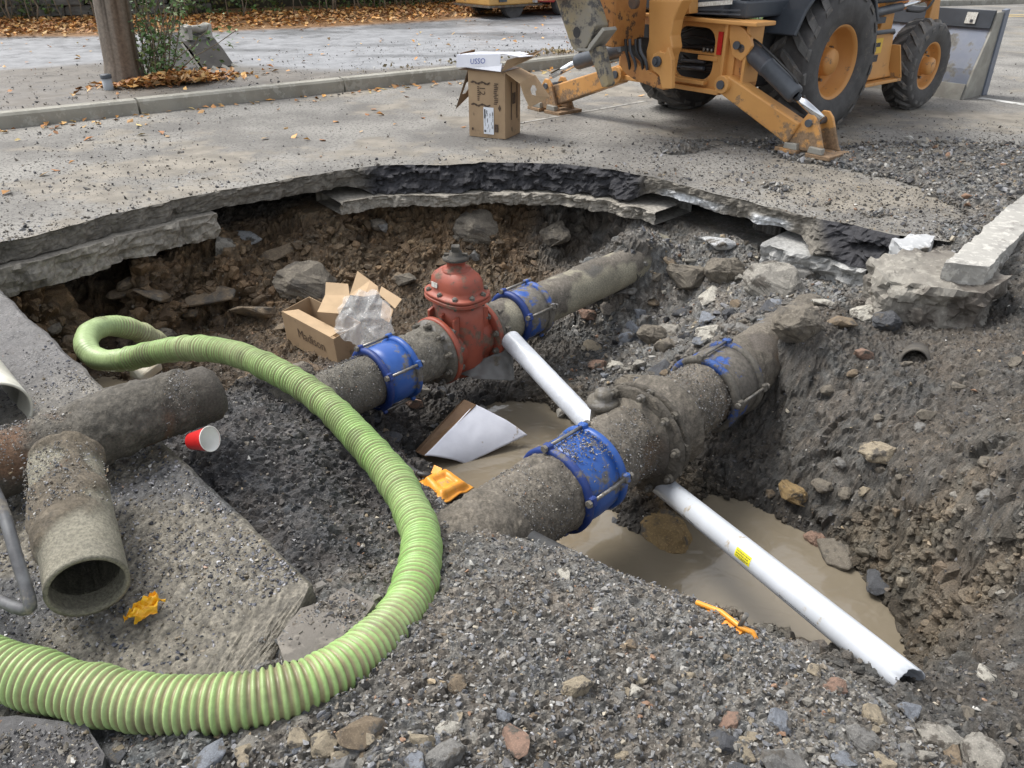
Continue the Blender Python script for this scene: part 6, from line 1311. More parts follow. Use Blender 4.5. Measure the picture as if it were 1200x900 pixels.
# spare digging bucket standing on its lip
tb = 10.25; kb_ = thing('digging_bucket', 'worn steel digging bucket resting on its teeth behind the kerb', 'excavator bucket', PT(200, 84, tb))
Bq = lambda u, v, t=tb: PT(u, v, t) - kb_.location
dep = V3((0.30, 0.42, 0.0))
outl_ = [(212, 50), (236, 82), (205, 84), (178, 83), (166, 70), (166, 55), (178, 44), (200, 40)]
M_BKS = mat('bucket_side_steel', (0.17, 0.17, 0.165), (0.10, 0.10, 0.10), scale=6, rough=0.5, metal=0.3, bump=0.2, bscale=20, fine=((0.3, 0.29, 0.28), 8))
for off, nm in ((V3((0, 0, 0)), 'side_plate'), (dep, 'side_plate')):
    mb = MB(); mb.prism([Bq(*p) + off for p in outl_], dep * 0.03); mb.build(nm, M_BKS, kb_)
back = [(236, 82), (212, 50)]
mb = MB(); pr = [(205, 84), (178, 83), (166, 70), (166, 55), (178, 44), (200, 40), (212, 50)]
for a, b in zip(pr[:-1], pr[1:]): sheet(mb, [Bq(*a), Bq(*b), Bq(*b) + dep, Bq(*a) + dep], 0.015)
mb.build('shell', M_BKS, kb_)
mb = MB(); sheet(mb, [Bq(212, 50) + dep * .04, Bq(222, 60) + dep * 0.04, Bq(222, 60) + dep * .97, Bq(212, 50) + dep * .97], 0.015); sheet(mb, [Bq(222, 60) + dep * .04, Bq(237, 82) + dep * .04, Bq(237, 82) + dep * .97, Bq(222, 60) + dep * .97], 0.015); mb.build('face_plate', mat('bucket_dark_inside', (0.05, 0.045, 0.04), (0.08, 0.075, 0.065), scale=6, rough=0.6), kb_)
for a in (0.0, 1.0):
    mb = MB(); sheet(mb, [Bq(210, 49) + dep * a, Bq(235, 83) + dep * a, Bq(238, 83) + dep * a, Bq(213, 49) + dep * a], 0.02); mb.build('side_edge', M_BLIGHT, kb_)
for a in (0.05, 0.35, 0.65, 0.95):
    mb = MB(); b0_ = Bq(236, 82) + dep * a; b1_ = Bq(248, 86) + dep * a; mb.cyl(b0_, b1_, 0.04, 0.015, n=6, sm=False); mb.build('tooth', M_BLIGHT, kb_)
for a in (0.15, 0.75):
    mb = MB(); mb.prism([Bq(203, 45) + dep * a, Bq(203, 32) + dep * a, Bq(208, 29) + dep * a, Bq(214, 31) + dep * a, Bq(216, 48) + dep * a], dep * 0.12); mb.build('ear', M_BLIGHT, kb_, bevel=0.006)
mb = MB(); mb.cyl(Bq(209, 36) + dep * 0.15, Bq(209, 36) + dep * 0.87, 0.05, n=16); mb.build('pin', M_BLIGHT, kb_)
# yellow site trailer and red car at the back of the lot ------------------------
tdir = V3((0.78, 0.62, 0)).normalized(); tn = V3((-tdir.y, tdir.x, 0))
t0 = P(574, 24, 0.14); tr_ = thing('equipment_trailer', 'yellow equipment trailer parked against the hedge behind the white carton', 'trailer', t0)
Tm = Matrix((( tdir.x, tn.x, 0, 0), (tdir.y, tn.y, 0, 0), (0, 0, 1, 0), (0, 0, 0, 1)))
M_TRY = mat('trailer_yellow', (0.60, 0.36, 0.12), (0.54, 0.31, 0.10), scale=3, rough=0.5, mud=(0.25, 0.18, 0.1), mudth=0.6, mudscale=5)
mb = MB(); mb.box((0, 0, 0.28), (1.45, 1.3, 1.35), M=Tm); mb.build('trailer_body', M_TRY, tr_, bevel=0.03)
mb = MB(); mb.box((-0.03, -0.03, 0.24), (1.48, 1.33, 0.28), M=Tm); mb.build('trailer_frame', M_RUST, tr_)
for yv in (-0.02, 1.1):
    mb = MB(); cc_ = Tm @ V3((0.75, yv + 0.10, 0.27)); mb.cyl(cc_, cc_ + tn * 0.18, 0.27, n=24); mb.build('wheel', M_TYRE, tr_)
mb = MB(); mb.box((0.25, -0.04, 0.35), (0.45, -0.005, 0.75), M=Tm); mb.build('vent_panel', M_DGREY, tr_)
mb = MB(); mb.box((1.45, 0.3, 0.22), (2.0, 0.36, 0.28), M=Tm); mb.build('drawbar', M_RUST, tr_)
M_CARR = mat('red_car_paint', (0.42, 0.04, 0.035), (0.38, 0.035, 0.03), scale=3, rough=0.25, coat=0.6)
cr0 = P(633, 21, 0.14); cr = thing('parked_car', 'red parked car behind the digger arm at the back of the lot', 'car', cr0); cdir = V3((0.72, 0.69, 0)).normalized(); cn = V3((-cdir.y, cdir.x, 0)); Cm = Matrix(((cdir.x, cn.x, 0, 0), (cdir.y, cn.y, 0, 0), (0, 0, 1, 0), (0, 0, 0, 1)))
mb = MB(); prof = [(0, 0.32), (0.05, 0.75), (0.2, 0.95), (0.75, 1.02), (1.2, 1.42), (2.5, 1.45), (3.2, 1.02), (4.15, 0.88), (4.3, 0.6), (4.3, 0.3), (3.85, 0.25), (3.8, 0.5), (3.55, 0.62), (3.3, 0.5), (3.22, 0.22), (1.15, 0.22), (1.08, 0.5), (0.82, 0.62), (0.55, 0.5), (0.5, 0.28)]
mb.prism([Cm @ V3((a, 0, b)) for a, b in prof], cn * 1.7); mb.build('body', M_CARR, cr, bevel=0.05)
for xx in (0.82, 3.55):
    for yy in (-0.01, 1.52):
        wq = thing('wheel', None, None, Cm @ V3((xx, yy, 0.31))); wq.parent = cr; mb = MB(); mb.lathe([(0.19, 0), (0.30, 0.01), (0.31, 0.05), (0.31, 0.16), (0.29, 0.2), (0.19, 0.2)], (0, 0, 0), cn, n=28); mb.build('tyre', M_TYRE, wq); mb = MB(); mb.lathe([(0.2, 0.02), (0.17, 0.05), (0.05, 0.03), (0.0, 0.03)], (0, 0, 0), cn, n=20); mb.build('rim', M_STEEL, wq)
mb = MB(); mb.box((-0.05, 0.1, 0.30), (0.03, 1.6, 0.52), M=Cm); mb.build('bumper', mat('pale_bumper', (0.5, 0.5, 0.5), rough=0.4), cr, bevel=0.02)
for yy in (0.05, 1.35):
    mb = MB(); mb.box((-0.01, yy, 0.68), (0.08, yy + 0.28, 0.85), M=Cm); mb.build('tail_lamp', M_REDL, cr, bevel=0.01)
mb = MB()
for yy in (-0.004, 1.698): mb.prism([Cm @ V3((a, yy, b)) for a, b in ((0.95, 1.04), (1.3, 1.36), (2.42, 1.38), (2.95, 1.04))], cn * 0.006)
mb.build('side_window', M_CGLASS, cr)
# markings and far verge
def ribbon(name, pts, w, z, m):
    mb = MB(); pts = [V3((*p, 0)) for p in pts]; L_, R_ = [], []
    for i, p in enumerate(pts):
        t = (pts[min(i + 1, len(pts) - 1)] - pts[max(i - 1, 0)]).normalized(); n = V3((-t.y, t.x, 0)); L_.append(p + n * w / 2 + V3((0, 0, z))); R_.append(p - n * w / 2 + V3((0, 0, z)))
    mb.add(L_ + R_, [[i, i + 1, len(pts) + i + 1, len(pts) + i] for i in range(len(pts) - 1)]); return tag(mb.build(name, m), kind='structure')
M_YLINE = mat('yellow_road_paint', (0.62, 0.43, 0.12), (0.5, 0.36, 0.13), scale=5, rough=0.7, fine=((0.3, 0.28, 0.24), 14))
M_WLINE = mat('worn_white_paint', (0.6, 0.6, 0.58), (0.48, 0.48, 0.46), scale=5, rough=0.7, mud=(0.28, 0.27, 0.24), mudth=0.55, mudscale=9)
ribbon('road_marking', [(8, 18.6), (10.5, 20.7), (12.4, 21.6), (15, 22.4), (24, 24.6), (50, 31)], 0.14, 0.004, M_YLINE); ribbon('road_marking', [(8.2, 18.3), (10.7, 20.4), (12.5, 21.25), (15.1, 22.05), (24.1, 24.2), (50.1, 30.6)], 0.12, 0.004, M_YLINE)
a, b = P(1148, 115), P(1215, 125); ribbon('road_marking', [(a.x, a.y), (b.x, b.y)], 0.13, 0.004, M_WLINE)
a, b = P(600, 146), P(760, 118); ribbon('road_marking', [(a.x, a.y), (b.x, b.y)], 0.05, 0.004, mat('pale_scrape', (0.36, 0.35, 0.32), (0.28, 0.27, 0.25), scale=5, rough=0.8, mud=(0.2, 0.19, 0.17), mudth=0.5, mudscale=9))
n = 9000; S_ = r.uniform(24, 48, n); pos = kpt(S_, r.uniform(0.2, 3.5, n), 0.0); pos[:, 2] = 0.17 + r.uniform(0, .05, n)
tag(leaves('grass', pos, 0.06, pick([(0.10, 0.2, 0.04), (0.15, 0.26, 0.06), (0.2, 0.26, 0.09)], n, 541), M_GLEAF, up=-0.3, seed=542), 'green grass verge beyond the far bend of the kerb', 'grass', kind='stuff')
n = 900; S_ = 17 + 5 * r.random(n) ** 0.6 - 2 * (r.random(n) < 0.2); S_ = S_ + 0.25 * np.sin(S_ * 9); pos = kpt(S_, 0.2 + 0.5 * r.random(n) ** 2, 0.0); pos[:, 2] = 0.17 + r.uniform(0, .03, n)
tag(leaves('dry_grass', pos, 0.028, pick([(0.3, 0.25, 0.14), (0.22, 0.2, 0.1), (0.4, 0.3, 0.18)], n, 543), M_LEAF, up=-0.3, seed=544), 'dry tufts of grass along the back of the kerb', 'grass', kind='stuff')
# ================================================================ stones, gravel, crumbs
def hull_mesh(npts, seed, aspect=(1, 0.8, 0.6), sub=0, amp=0.0, box=0.0):
    rk = np.random.default_rng(seed); p = rk.normal(size=(npts, 3)); p /= np.linalg.norm(p, axis=1, keepdims=True)
    if box > 0: p = np.sign(p) * np.abs(p) ** (1 - box); p /= np.abs(p).max(1, keepdims=True) ** 0.9
    p *= rk.uniform(0.8, 1.05, (npts, 1)); p *= np.array(aspect)
    bm = bmesh.new(); [bm.verts.new(v) for v in p]; rs = bmesh.ops.convex_hull(bm, input=bm.verts[:])
    bmesh.ops.delete(bm, geom=[v for v in bm.verts if not v.link_faces], context='VERTS')
    bmesh.ops.triangulate(bm, faces=bm.faces[:])
    if sub:
        bmesh.ops.bevel(bm, geom=bm.edges[:], offset=0.035, segments=1, affect='EDGES')
        bmesh.ops.triangulate(bm, faces=bm.faces[:]); bmesh.ops.subdivide_edges(bm, edges=bm.edges[:], cuts=sub, use_grid_fill=True); bmesh.ops.triangulate(bm, faces=bm.faces[:])
    bm.verts.index_update(); V = np.array([v.co[:] for v in bm.verts]); F_ = np.array([[v.index for v in f.verts] for f in bm.faces]); bm.free()
    if amp: 
        d = V / (np.linalg.norm(V, axis=1, keepdims=True) + 1e-6); V = V + d * (amp * fbm(V * 2.2 + seed * 3.1, 4, 600 + seed))[:, None] + d * (amp * 0.4 * fbm(V * 9 + seed, 2, 640 + seed))[:, None]
    return V, F_
SMALL = [hull_mesh(9, s, (1, 0.78, 0.55)) for s in range(10)]
def scatter(name, pos, size, cols, mat_, seed=0, flat=0.25, label=None, cat=None, lib=SMALL, kind='stuff'):
    rk = np.random.default_rng(seed); n = len(pos); which = rk.integers(0, len(lib), n); Vs, Fs, Cs = [], [], []; base = 0
    for k, (V, F_) in enumerate(lib):
        I = np.where(which == k)[0]; m = len(I)
        if not m: continue
        ax = rk.normal(size=(m, 4)); ax /= np.linalg.norm(ax, axis=1, keepdims=True); w, x, y, z = ax.T
        R_ = np.stack([1 - 2 * (y * y + z * z), 2 * (x * y - z * w), 2 * (x * z + y * w), 2 * (x * y + z * w), 1 - 2 * (x * x + z * z), 2 * (y * z - x * w), 2 * (x * z - y * w), 2 * (y * z + x * w), 1 - 2 * (x * x + y * y)], 1).reshape(m, 3, 3)
        Q = np.einsum('mij,vj->mvi', R_, V) * (size[I, None, None] * 0.5) ; Q[..., 2] *= 0.85; Q = Q + pos[I][:, None, :]
        Vs.append(Q.reshape(-1, 3)); Fs.append((F_[None] + (np.arange(m) * len(V))[:, None, None] + base).reshape(-1, 3)); base += m * len(V); Cs.append(np.repeat(cols[I], len(V), 0))
    o = link(name, np_mesh(name, np.concatenate(Vs), np.concatenate(Fs), np.concatenate(Cs)), mat_); return tag(o, label, cat, kind=kind)
M_STONE = mat('stone_grit', (0.2, 0.2, 0.2), attr=True, scale=120, rough=0.85, r2=0.5, varamt=0.25, bump=0.3, bscale=300, bd=0.002)
M_WETCHIP = mat('wet_chips', (0.2, 0.2, 0.2), attr=True, scale=120, rough=0.55, r2=0.15, rscale=6, varamt=0.25)
GREYS = [(0.30, 0.30, 0.31), (0.2, 0.185, 0.16), (0.155, 0.14, 0.12), (0.17, 0.17, 0.17), (0.22, 0.22, 0.22), (0.125, 0.13, 0.14), (0.27, 0.265, 0.25), (0.10, 0.10, 0.105), (0.19, 0.18, 0.16), (0.15, 0.155, 0.17), (0.34, 0.33, 0.31), (0.22, 0.19, 0.15), (0.14, 0.125, 0.11)]
RARE = [(0.38, 0.34, 0.27), (0.28, 0.17, 0.11), (0.50, 0.49, 0.46), (0.33, 0.26, 0.17)]
DARKS = [(0.06, 0.06, 0.064), (0.085, 0.083, 0.085), (0.11, 0.105, 0.10), (0.045, 0.045, 0.05), (0.14, 0.135, 0.13)]
SOILS = [(0.10, 0.09, 0.078), (0.13, 0.115, 0.095), (0.08, 0.072, 0.062), (0.17, 0.15, 0.12), (0.11, 0.09, 0.068)]
r = np.random.default_rng(71)
def pickc(pal, n, rare=None, pr=0.05):
    c = np.array(pal)[r.integers(0, len(pal), n)]
    if rare: k = r.random(n) < pr; c[k] = np.array(rare)[r.integers(0, len(rare), k.sum())]
    return c * r.uniform(0.8, 1.22, (n, 1))
gxn, gyn = len(gx_), len(gy_)
GQ3 = GQ.reshape(len(gy_), len(gx_), 3); area = np.minimum(np.linalg.norm(np.cross(np.gradient(GQ3, axis=1), np.gradient(GQ3, axis=0)), axis=2).ravel(), 6 * (np.gradient(gx_)[None, :] * np.gradient(gy_)[:, None]).ravel())
D1 = np.hypot(GQ[:, 0], GQ[:, 1]); infr = (np.abs(GQ[:, 0]) < 0.72 * (GQ[:, 1] * CP + 0.9) + 0.25) & (GQ[:, 1] > 0.75)
hidden_ = ((~inside(HOLE, xs, ys)) | inside(SLABPOLY, xs, ys)) & (GQ[:, 2] < 0)
isK = (CCOL.mean(1) < 0.08); 
col0, _ = region(xs, ys); blk_ = smooth(0.085, 0.07, col0.mean(1)); under = GQ[:, 2] < WATER_Z - 0.005
def sample(n, w):
    w = w * area * infr * (~hidden_) * (~under); w = w / w.sum(); idx = r.choice(len(xs), n, p=w); p = GQ[idx].copy()
    p[:, 0] += r.uniform(-.5, .5, n) * 0.0135; p[:, 1] += r.uniform(-.5, .5, n) * 0.012; return p, idx
tk = smooth(0.45, 0.9, GG); dens = 0.6 + 0.7 * (fbm(np.stack([xs, ys, 0 * xs], 1) * 1.8, 3, 701) + 0.4).clip(0, 1)
p, i = sample(30000, tk * dens * (1.9 / np.maximum(D1, 1.0)) ** 0.6); sz = np.clip(r.lognormal(math.log(0.0115), 0.42, len(p)), 0.005, 0.034); p[:, 2] += sz * 0.12
scatter('gravel', p, sz, pickc(GREYS, len(p), RARE, 0.05) * 0.9, M_STONE, 1, label='crushed grey gravel heaped in front of the pit', cat='gravel')
p, i = sample(17000, blk_ * (1 - tk * 0.5) * (2.5 / np.maximum(D1, 1.2))); sz = np.clip(r.lognormal(math.log(0.010), 0.5, len(p)), 0.004, 0.04); p[:, 2] += sz * 0.1
scatter('asphalt_crumbs', p, sz, pickc(DARKS, len(p), RARE, 0.02), M_STONE, 2, label='black asphalt crumbs covering the bank beside the saw cut', cat='rubble')
soil_w = (1 - tk) * (1 - 0.7 * blk_)
p, i = sample(75000, soil_w * dens * (3.0 / np.maximum(D1, 1.2)) ** 0.7); sz = np.clip(r.lognormal(math.log(0.0115), 0.55, len(p)), 0.004, 0.05); p[:, 2] += sz * 0.05
cs = GC[i] * r.uniform(0.75, 1.35, (len(p), 1)); g_ = r.random(len(p)) < 0.3; cs[g_] = pickc(SOILS, g_.sum(), RARE, 0.06)
scatter('soil_clods', p, sz, cs, M_STONE, 3, label='crumbled brown soil clods on the pit sides', cat='soil')
p, i = sample(3400, (1 - tk) * (1 - blk_) * (GQ[:, 0] > 0.8) * (GQ[:, 2] < -0.04) * (GQ[:, 1] < 4.4)); sz = np.clip(r.lognormal(math.log(0.034), 0.45, len(p)), 0.015, 0.10); p[:, 2] -= sz * 0.06
MID = [hull_mesh(16, 40 + s, (1, 0.85, 0.7), 1, 0.16) for s in range(5)]
scatter('soil_lumps', p, sz, GC[i] * r.uniform(0.85, 1.3, (len(p), 1)), M_GROUND, 8, label='damp lumps of dark soil clinging to the right bank', cat='soil', lib=MID)
p, i = sample(1500, (1 - tk) * (1 - blk_) * (GQ[:, 0] < 0.9) * (GQ[:, 2] > -0.8) * (GQ[:, 1] > 4.0)); sz = np.clip(r.lognormal(math.log(0.055), 0.5, len(p)), 0.02, 0.16)
scatter('rock_lumps', p, sz, GC[i] * r.uniform(0.75, 1.35, (len(p), 1)), M_GROUND, 9, label='brown broken rock lumps packed into the far and left pit walls', cat='rock', lib=MID)
isR = smooth(0.3, 0.55, 1 - np.abs(GG - 0.6) * 4) * (1 - blk_)
p, i = sample(5200, isR * (GQ[:, 1] > 2.6)); sz = np.clip(r.lognormal(math.log(0.032), 0.5, len(p)), 0.012, 0.10); p[:, 2] += sz * 0.1
scatter('rubble', p, sz, pickc(GREYS + DARKS[1:], len(p), RARE, 0.10) * 0.85, M_STONE, 4, label='grey stone rubble sliding down below the paving edge', cat='rubble')
# chips on the wet slab, grit on pipes, debris on the road
n = 60000; s1 = r.uniform(-0.35, 2.8, n); d1 = 1.75 * r.random(n) ** 1.5 + 0.01; w = r.random(n) < np.clip(1.15 - 0.50 * s1, 0.03, 1) * (0.45 + 0.55 * smooth(-0.2, 0.15, fbm(np.stack([s1 * 2.2, d1 * 2.2, 0 * s1], 1), 3, 721))); s1, d1 = s1[w], d1[w]; n = len(s1)
pp2 = np.array([tuple(slabpt(a, b, SLABZ[min(len(dd) - 1, 5 + int(b / 0.014)), min(len(ss) - 1, int((a + 0.42) / 0.014))])) for a, b in zip(s1, d1)]); sz = np.clip(r.lognormal(math.log(0.0092), 0.42, n), 0.004, 0.026)
bro = (s1 < 0.03) & (d1 < 0.28) | (s1 < -0.05) & (d1 < 0.55); pp2, sz = pp2[~bro], sz[~bro]
scatter('stone_chips', pp2, sz, pickc([(0.035, 0.04, 0.055), (0.06, 0.065, 0.085), (0.09, 0.095, 0.115), (0.19, 0.19, 0.21), (0.36, 0.36, 0.38), (0.20, 0.165, 0.115), (0.13, 0.11, 0.08), (0.05, 0.05, 0.055)], len(pp2), RARE, 0.03), M_WETCHIP, 5, label='wet stone chips strewn over the near slab', cat='stone chips')
n = 110000; ux = r.uniform(-300, 1500, n); vy = 60 + 260 * r.random(n) ** 0.75; pr_ = np.array([tuple(P(a, b, 0.0)) for a, b in zip(ux, vy)])
rd = rimdist(pr_[:, 0], pr_[:, 1], RIM); rt = smooth(-0.8, 2.4, pr_[:, 0] - 0.35 * (pr_[:, 1] - 6.5) + 0.6 * fbm(pr_ * 1.1, 3, 712)) * smooth(8.8, 6.9, pr_[:, 1]); pw = 0.05 + 0.45 * np.exp(-rd / 0.30) + 0.95 * rt + 0.25 * (fbm(pr_ * 0.8, 3, 711) > 0.12)
ok = (r.random(n) < pw) & (~inside(HOLE, pr_[:, 0], pr_[:, 1])) & (rimdist(pr_[:, 0], pr_[:, 1], KL[::3]) > 0.1) & (pr_[:, 1] < np.interp(pr_[:, 0], KA[:, 0], KA[:, 1]) - 0.1); pr_ = pr_[ok]; sz = np.clip(r.lognormal(math.log(0.011), 0.6, len(pr_)), 0.004, 0.06); pr_[:, 2] = np.array([max(0.0, gz(a, b)) if b < 7.8 and a < 5.1 else 0.0 for a, b in pr_[:, :2]]) + sz * 0.15
scatter('road_debris', pr_, sz, pickc(SOILS + DARKS + GREYS[:4], len(pr_), RARE, 0.04), M_STONE, 6, label='dark crumbs and small stones scattered over the road surface', cat='debris')
# grit on top of the big main and its couplings
def grit(n, p0, ax, s0, s1, R, spread, sz_, seed):
    A_, S2, U2 = frame_of(ax); s = r.uniform(s0, s1, n); a = r.normal(0, spread, n) + 0.15; q = np.array([tuple(p0)]) + s[:, None] * np.array(A_) + (np.sin(a)[:, None] * np.array(S2) + np.cos(a)[:, None] * np.array(U2)) * (R + r.uniform(-0.003, 0.007, (n, 1)))
    z = np.clip(r.lognormal(math.log(sz_), 0.4, n), 0.003, 0.02); return q, z
q1, z1_ = grit(15000, L0, LA, -0.5, 1.25, RL + 0.013, 1.25, 0.0065, 1); q2, z2_ = grit(500, L0, LA, s_at(L0, LA, 672) - 0.10, s_at(L0, LA, 672) + 0.10, RL + 0.034, 0.33, 0.009, 2); q5, z5_ = grit(3200, ra, rb - ra, 0.1, (rb - ra).length - 0.10, 0.110 + 0.006, 0.75, 0.006, 5); q6, z6_ = grit(900, ca, cb - ca, 0.03, 0.32, 0.104 + 0.010, 0.7, 0.007, 6); q4, z4_ = grit(2600, U0, UA, -0.1, 0.62, RU + 0.008, 0.9, 0.006, 4); q3, z3_ = grit(500, U0, UA, -0.35, 0.6, RU + 0.010, 0.5, 0.006, 3)
Q = np.concatenate([q1, q2, q3, q4, q5, q6]); scatter('pipe_grit', Q, np.concatenate([z1_, z2_, z3_, z4_, z5_, z6_]), pickc(GREYS + SOILS, len(Q), RARE, 0.05), M_STONE, 7, label='loose grit stuck along the tops of the muddy iron pipes', cat='grit')
# ---------------------------------------------------------------- single stones
def smat(name, c1, c2, **k): return mat(name, c1, c2, scale=k.get('scale', 3.0), rough=0.85, bump=0.6, bscale=60, bd=0.006, detail=8, fine=(tuple(x * 1.25 for x in c1), 16), mud=k.get('mud', (0.125, 0.112, 0.095)), mudth=0.56, mudscale=1.6)
SM = {'grey': smat('grey_stone', (0.19, 0.185, 0.175), (0.13, 0.128, 0.122)), 'dark': smat('dark_stone', (0.075, 0.078, 0.085), (0.05, 0.052, 0.058)), 'tan': smat('tan_stone', (0.30, 0.255, 0.185), (0.22, 0.185, 0.135)),
      'brown': smat('brown_stone', (0.20, 0.155, 0.105), (0.13, 0.10, 0.07)), 'pale': smat('pale_stone', (0.42, 0.40, 0.35), (0.30, 0.285, 0.25)), 'rust': smat('rust_stone', (0.24, 0.155, 0.115), (0.18, 0.12, 0.09)),
      'blue': smat('blue_grey_stone', (0.19, 0.205, 0.23), (0.125, 0.135, 0.155)), 'white': smat('whitish_concrete', (0.46, 0.47, 0.48), (0.33, 0.34, 0.345)), 'black': smat('broken_asphalt', (0.05, 0.05, 0.054), (0.08, 0.078, 0.078)),
      'mud': smat('muddy_stone', (0.17, 0.15, 0.12), (0.12, 0.105, 0.085)), 'conc': smat('broken_concrete', (0.27, 0.255, 0.225), (0.18, 0.17, 0.15)), 'ochre': smat('ochre_clay', (0.27, 0.19, 0.09), (0.2, 0.14, 0.07))}
LIBM = {}
def stone_mesh(key, seed, kind='r'):
    k = (key, seed, kind)
    if k not in LIBM:
        if kind == 'r': V, F_ = hull_mesh(16, 100 + seed, (1, 0.8, 0.62), 1, 0.10)
        elif kind == 's': V, F_ = hull_mesh(14, 130 + seed, (1, 0.75, 0.30), 1, 0.08)
        elif kind == 'b': V, F_ = hull_mesh(30, 160 + seed, (1, 0.8, 0.6), 2, 0.13)
        else: V, F_ = hull_mesh(16, 190 + seed, (1, 0.7, 0.5), 2, 0.10, box=0.55)
        me = np_mesh('stone', V, F_); me.materials.append(SM[key]); LIBM[k] = me
    return LIBM[k]
def stone(u, v, px, key, label=None, kind='r', seed=0, rot=None, name='stone', cat='stone', group=None, sink=0.42, asp=None, z=None):
    p = P(u, v, z) if z is not None else hit(u, v + px * 0.15); t = (p - cam.location).length; d = px / FPX * (p.y * CP - (p.z - CAMH) * SP)
    o = bpy.data.objects.new(name, stone_mesh(key, seed % 5, kind)); C.objects.link(o); rk = random.Random(int(u * 31 + v * 7))
    s_ = d / 2; o.scale = (s_, s_, s_) if asp is None else tuple(s_ * a for a in asp)
    o.rotation_euler = rot if rot else (rk.uniform(-.5, .5), rk.uniform(-.4, .4), rk.uniform(0, 6.28)); o.location = p + Vector((0, 0, s_ * (0.55 - sink)))
    return tag(o, label, cat, group)
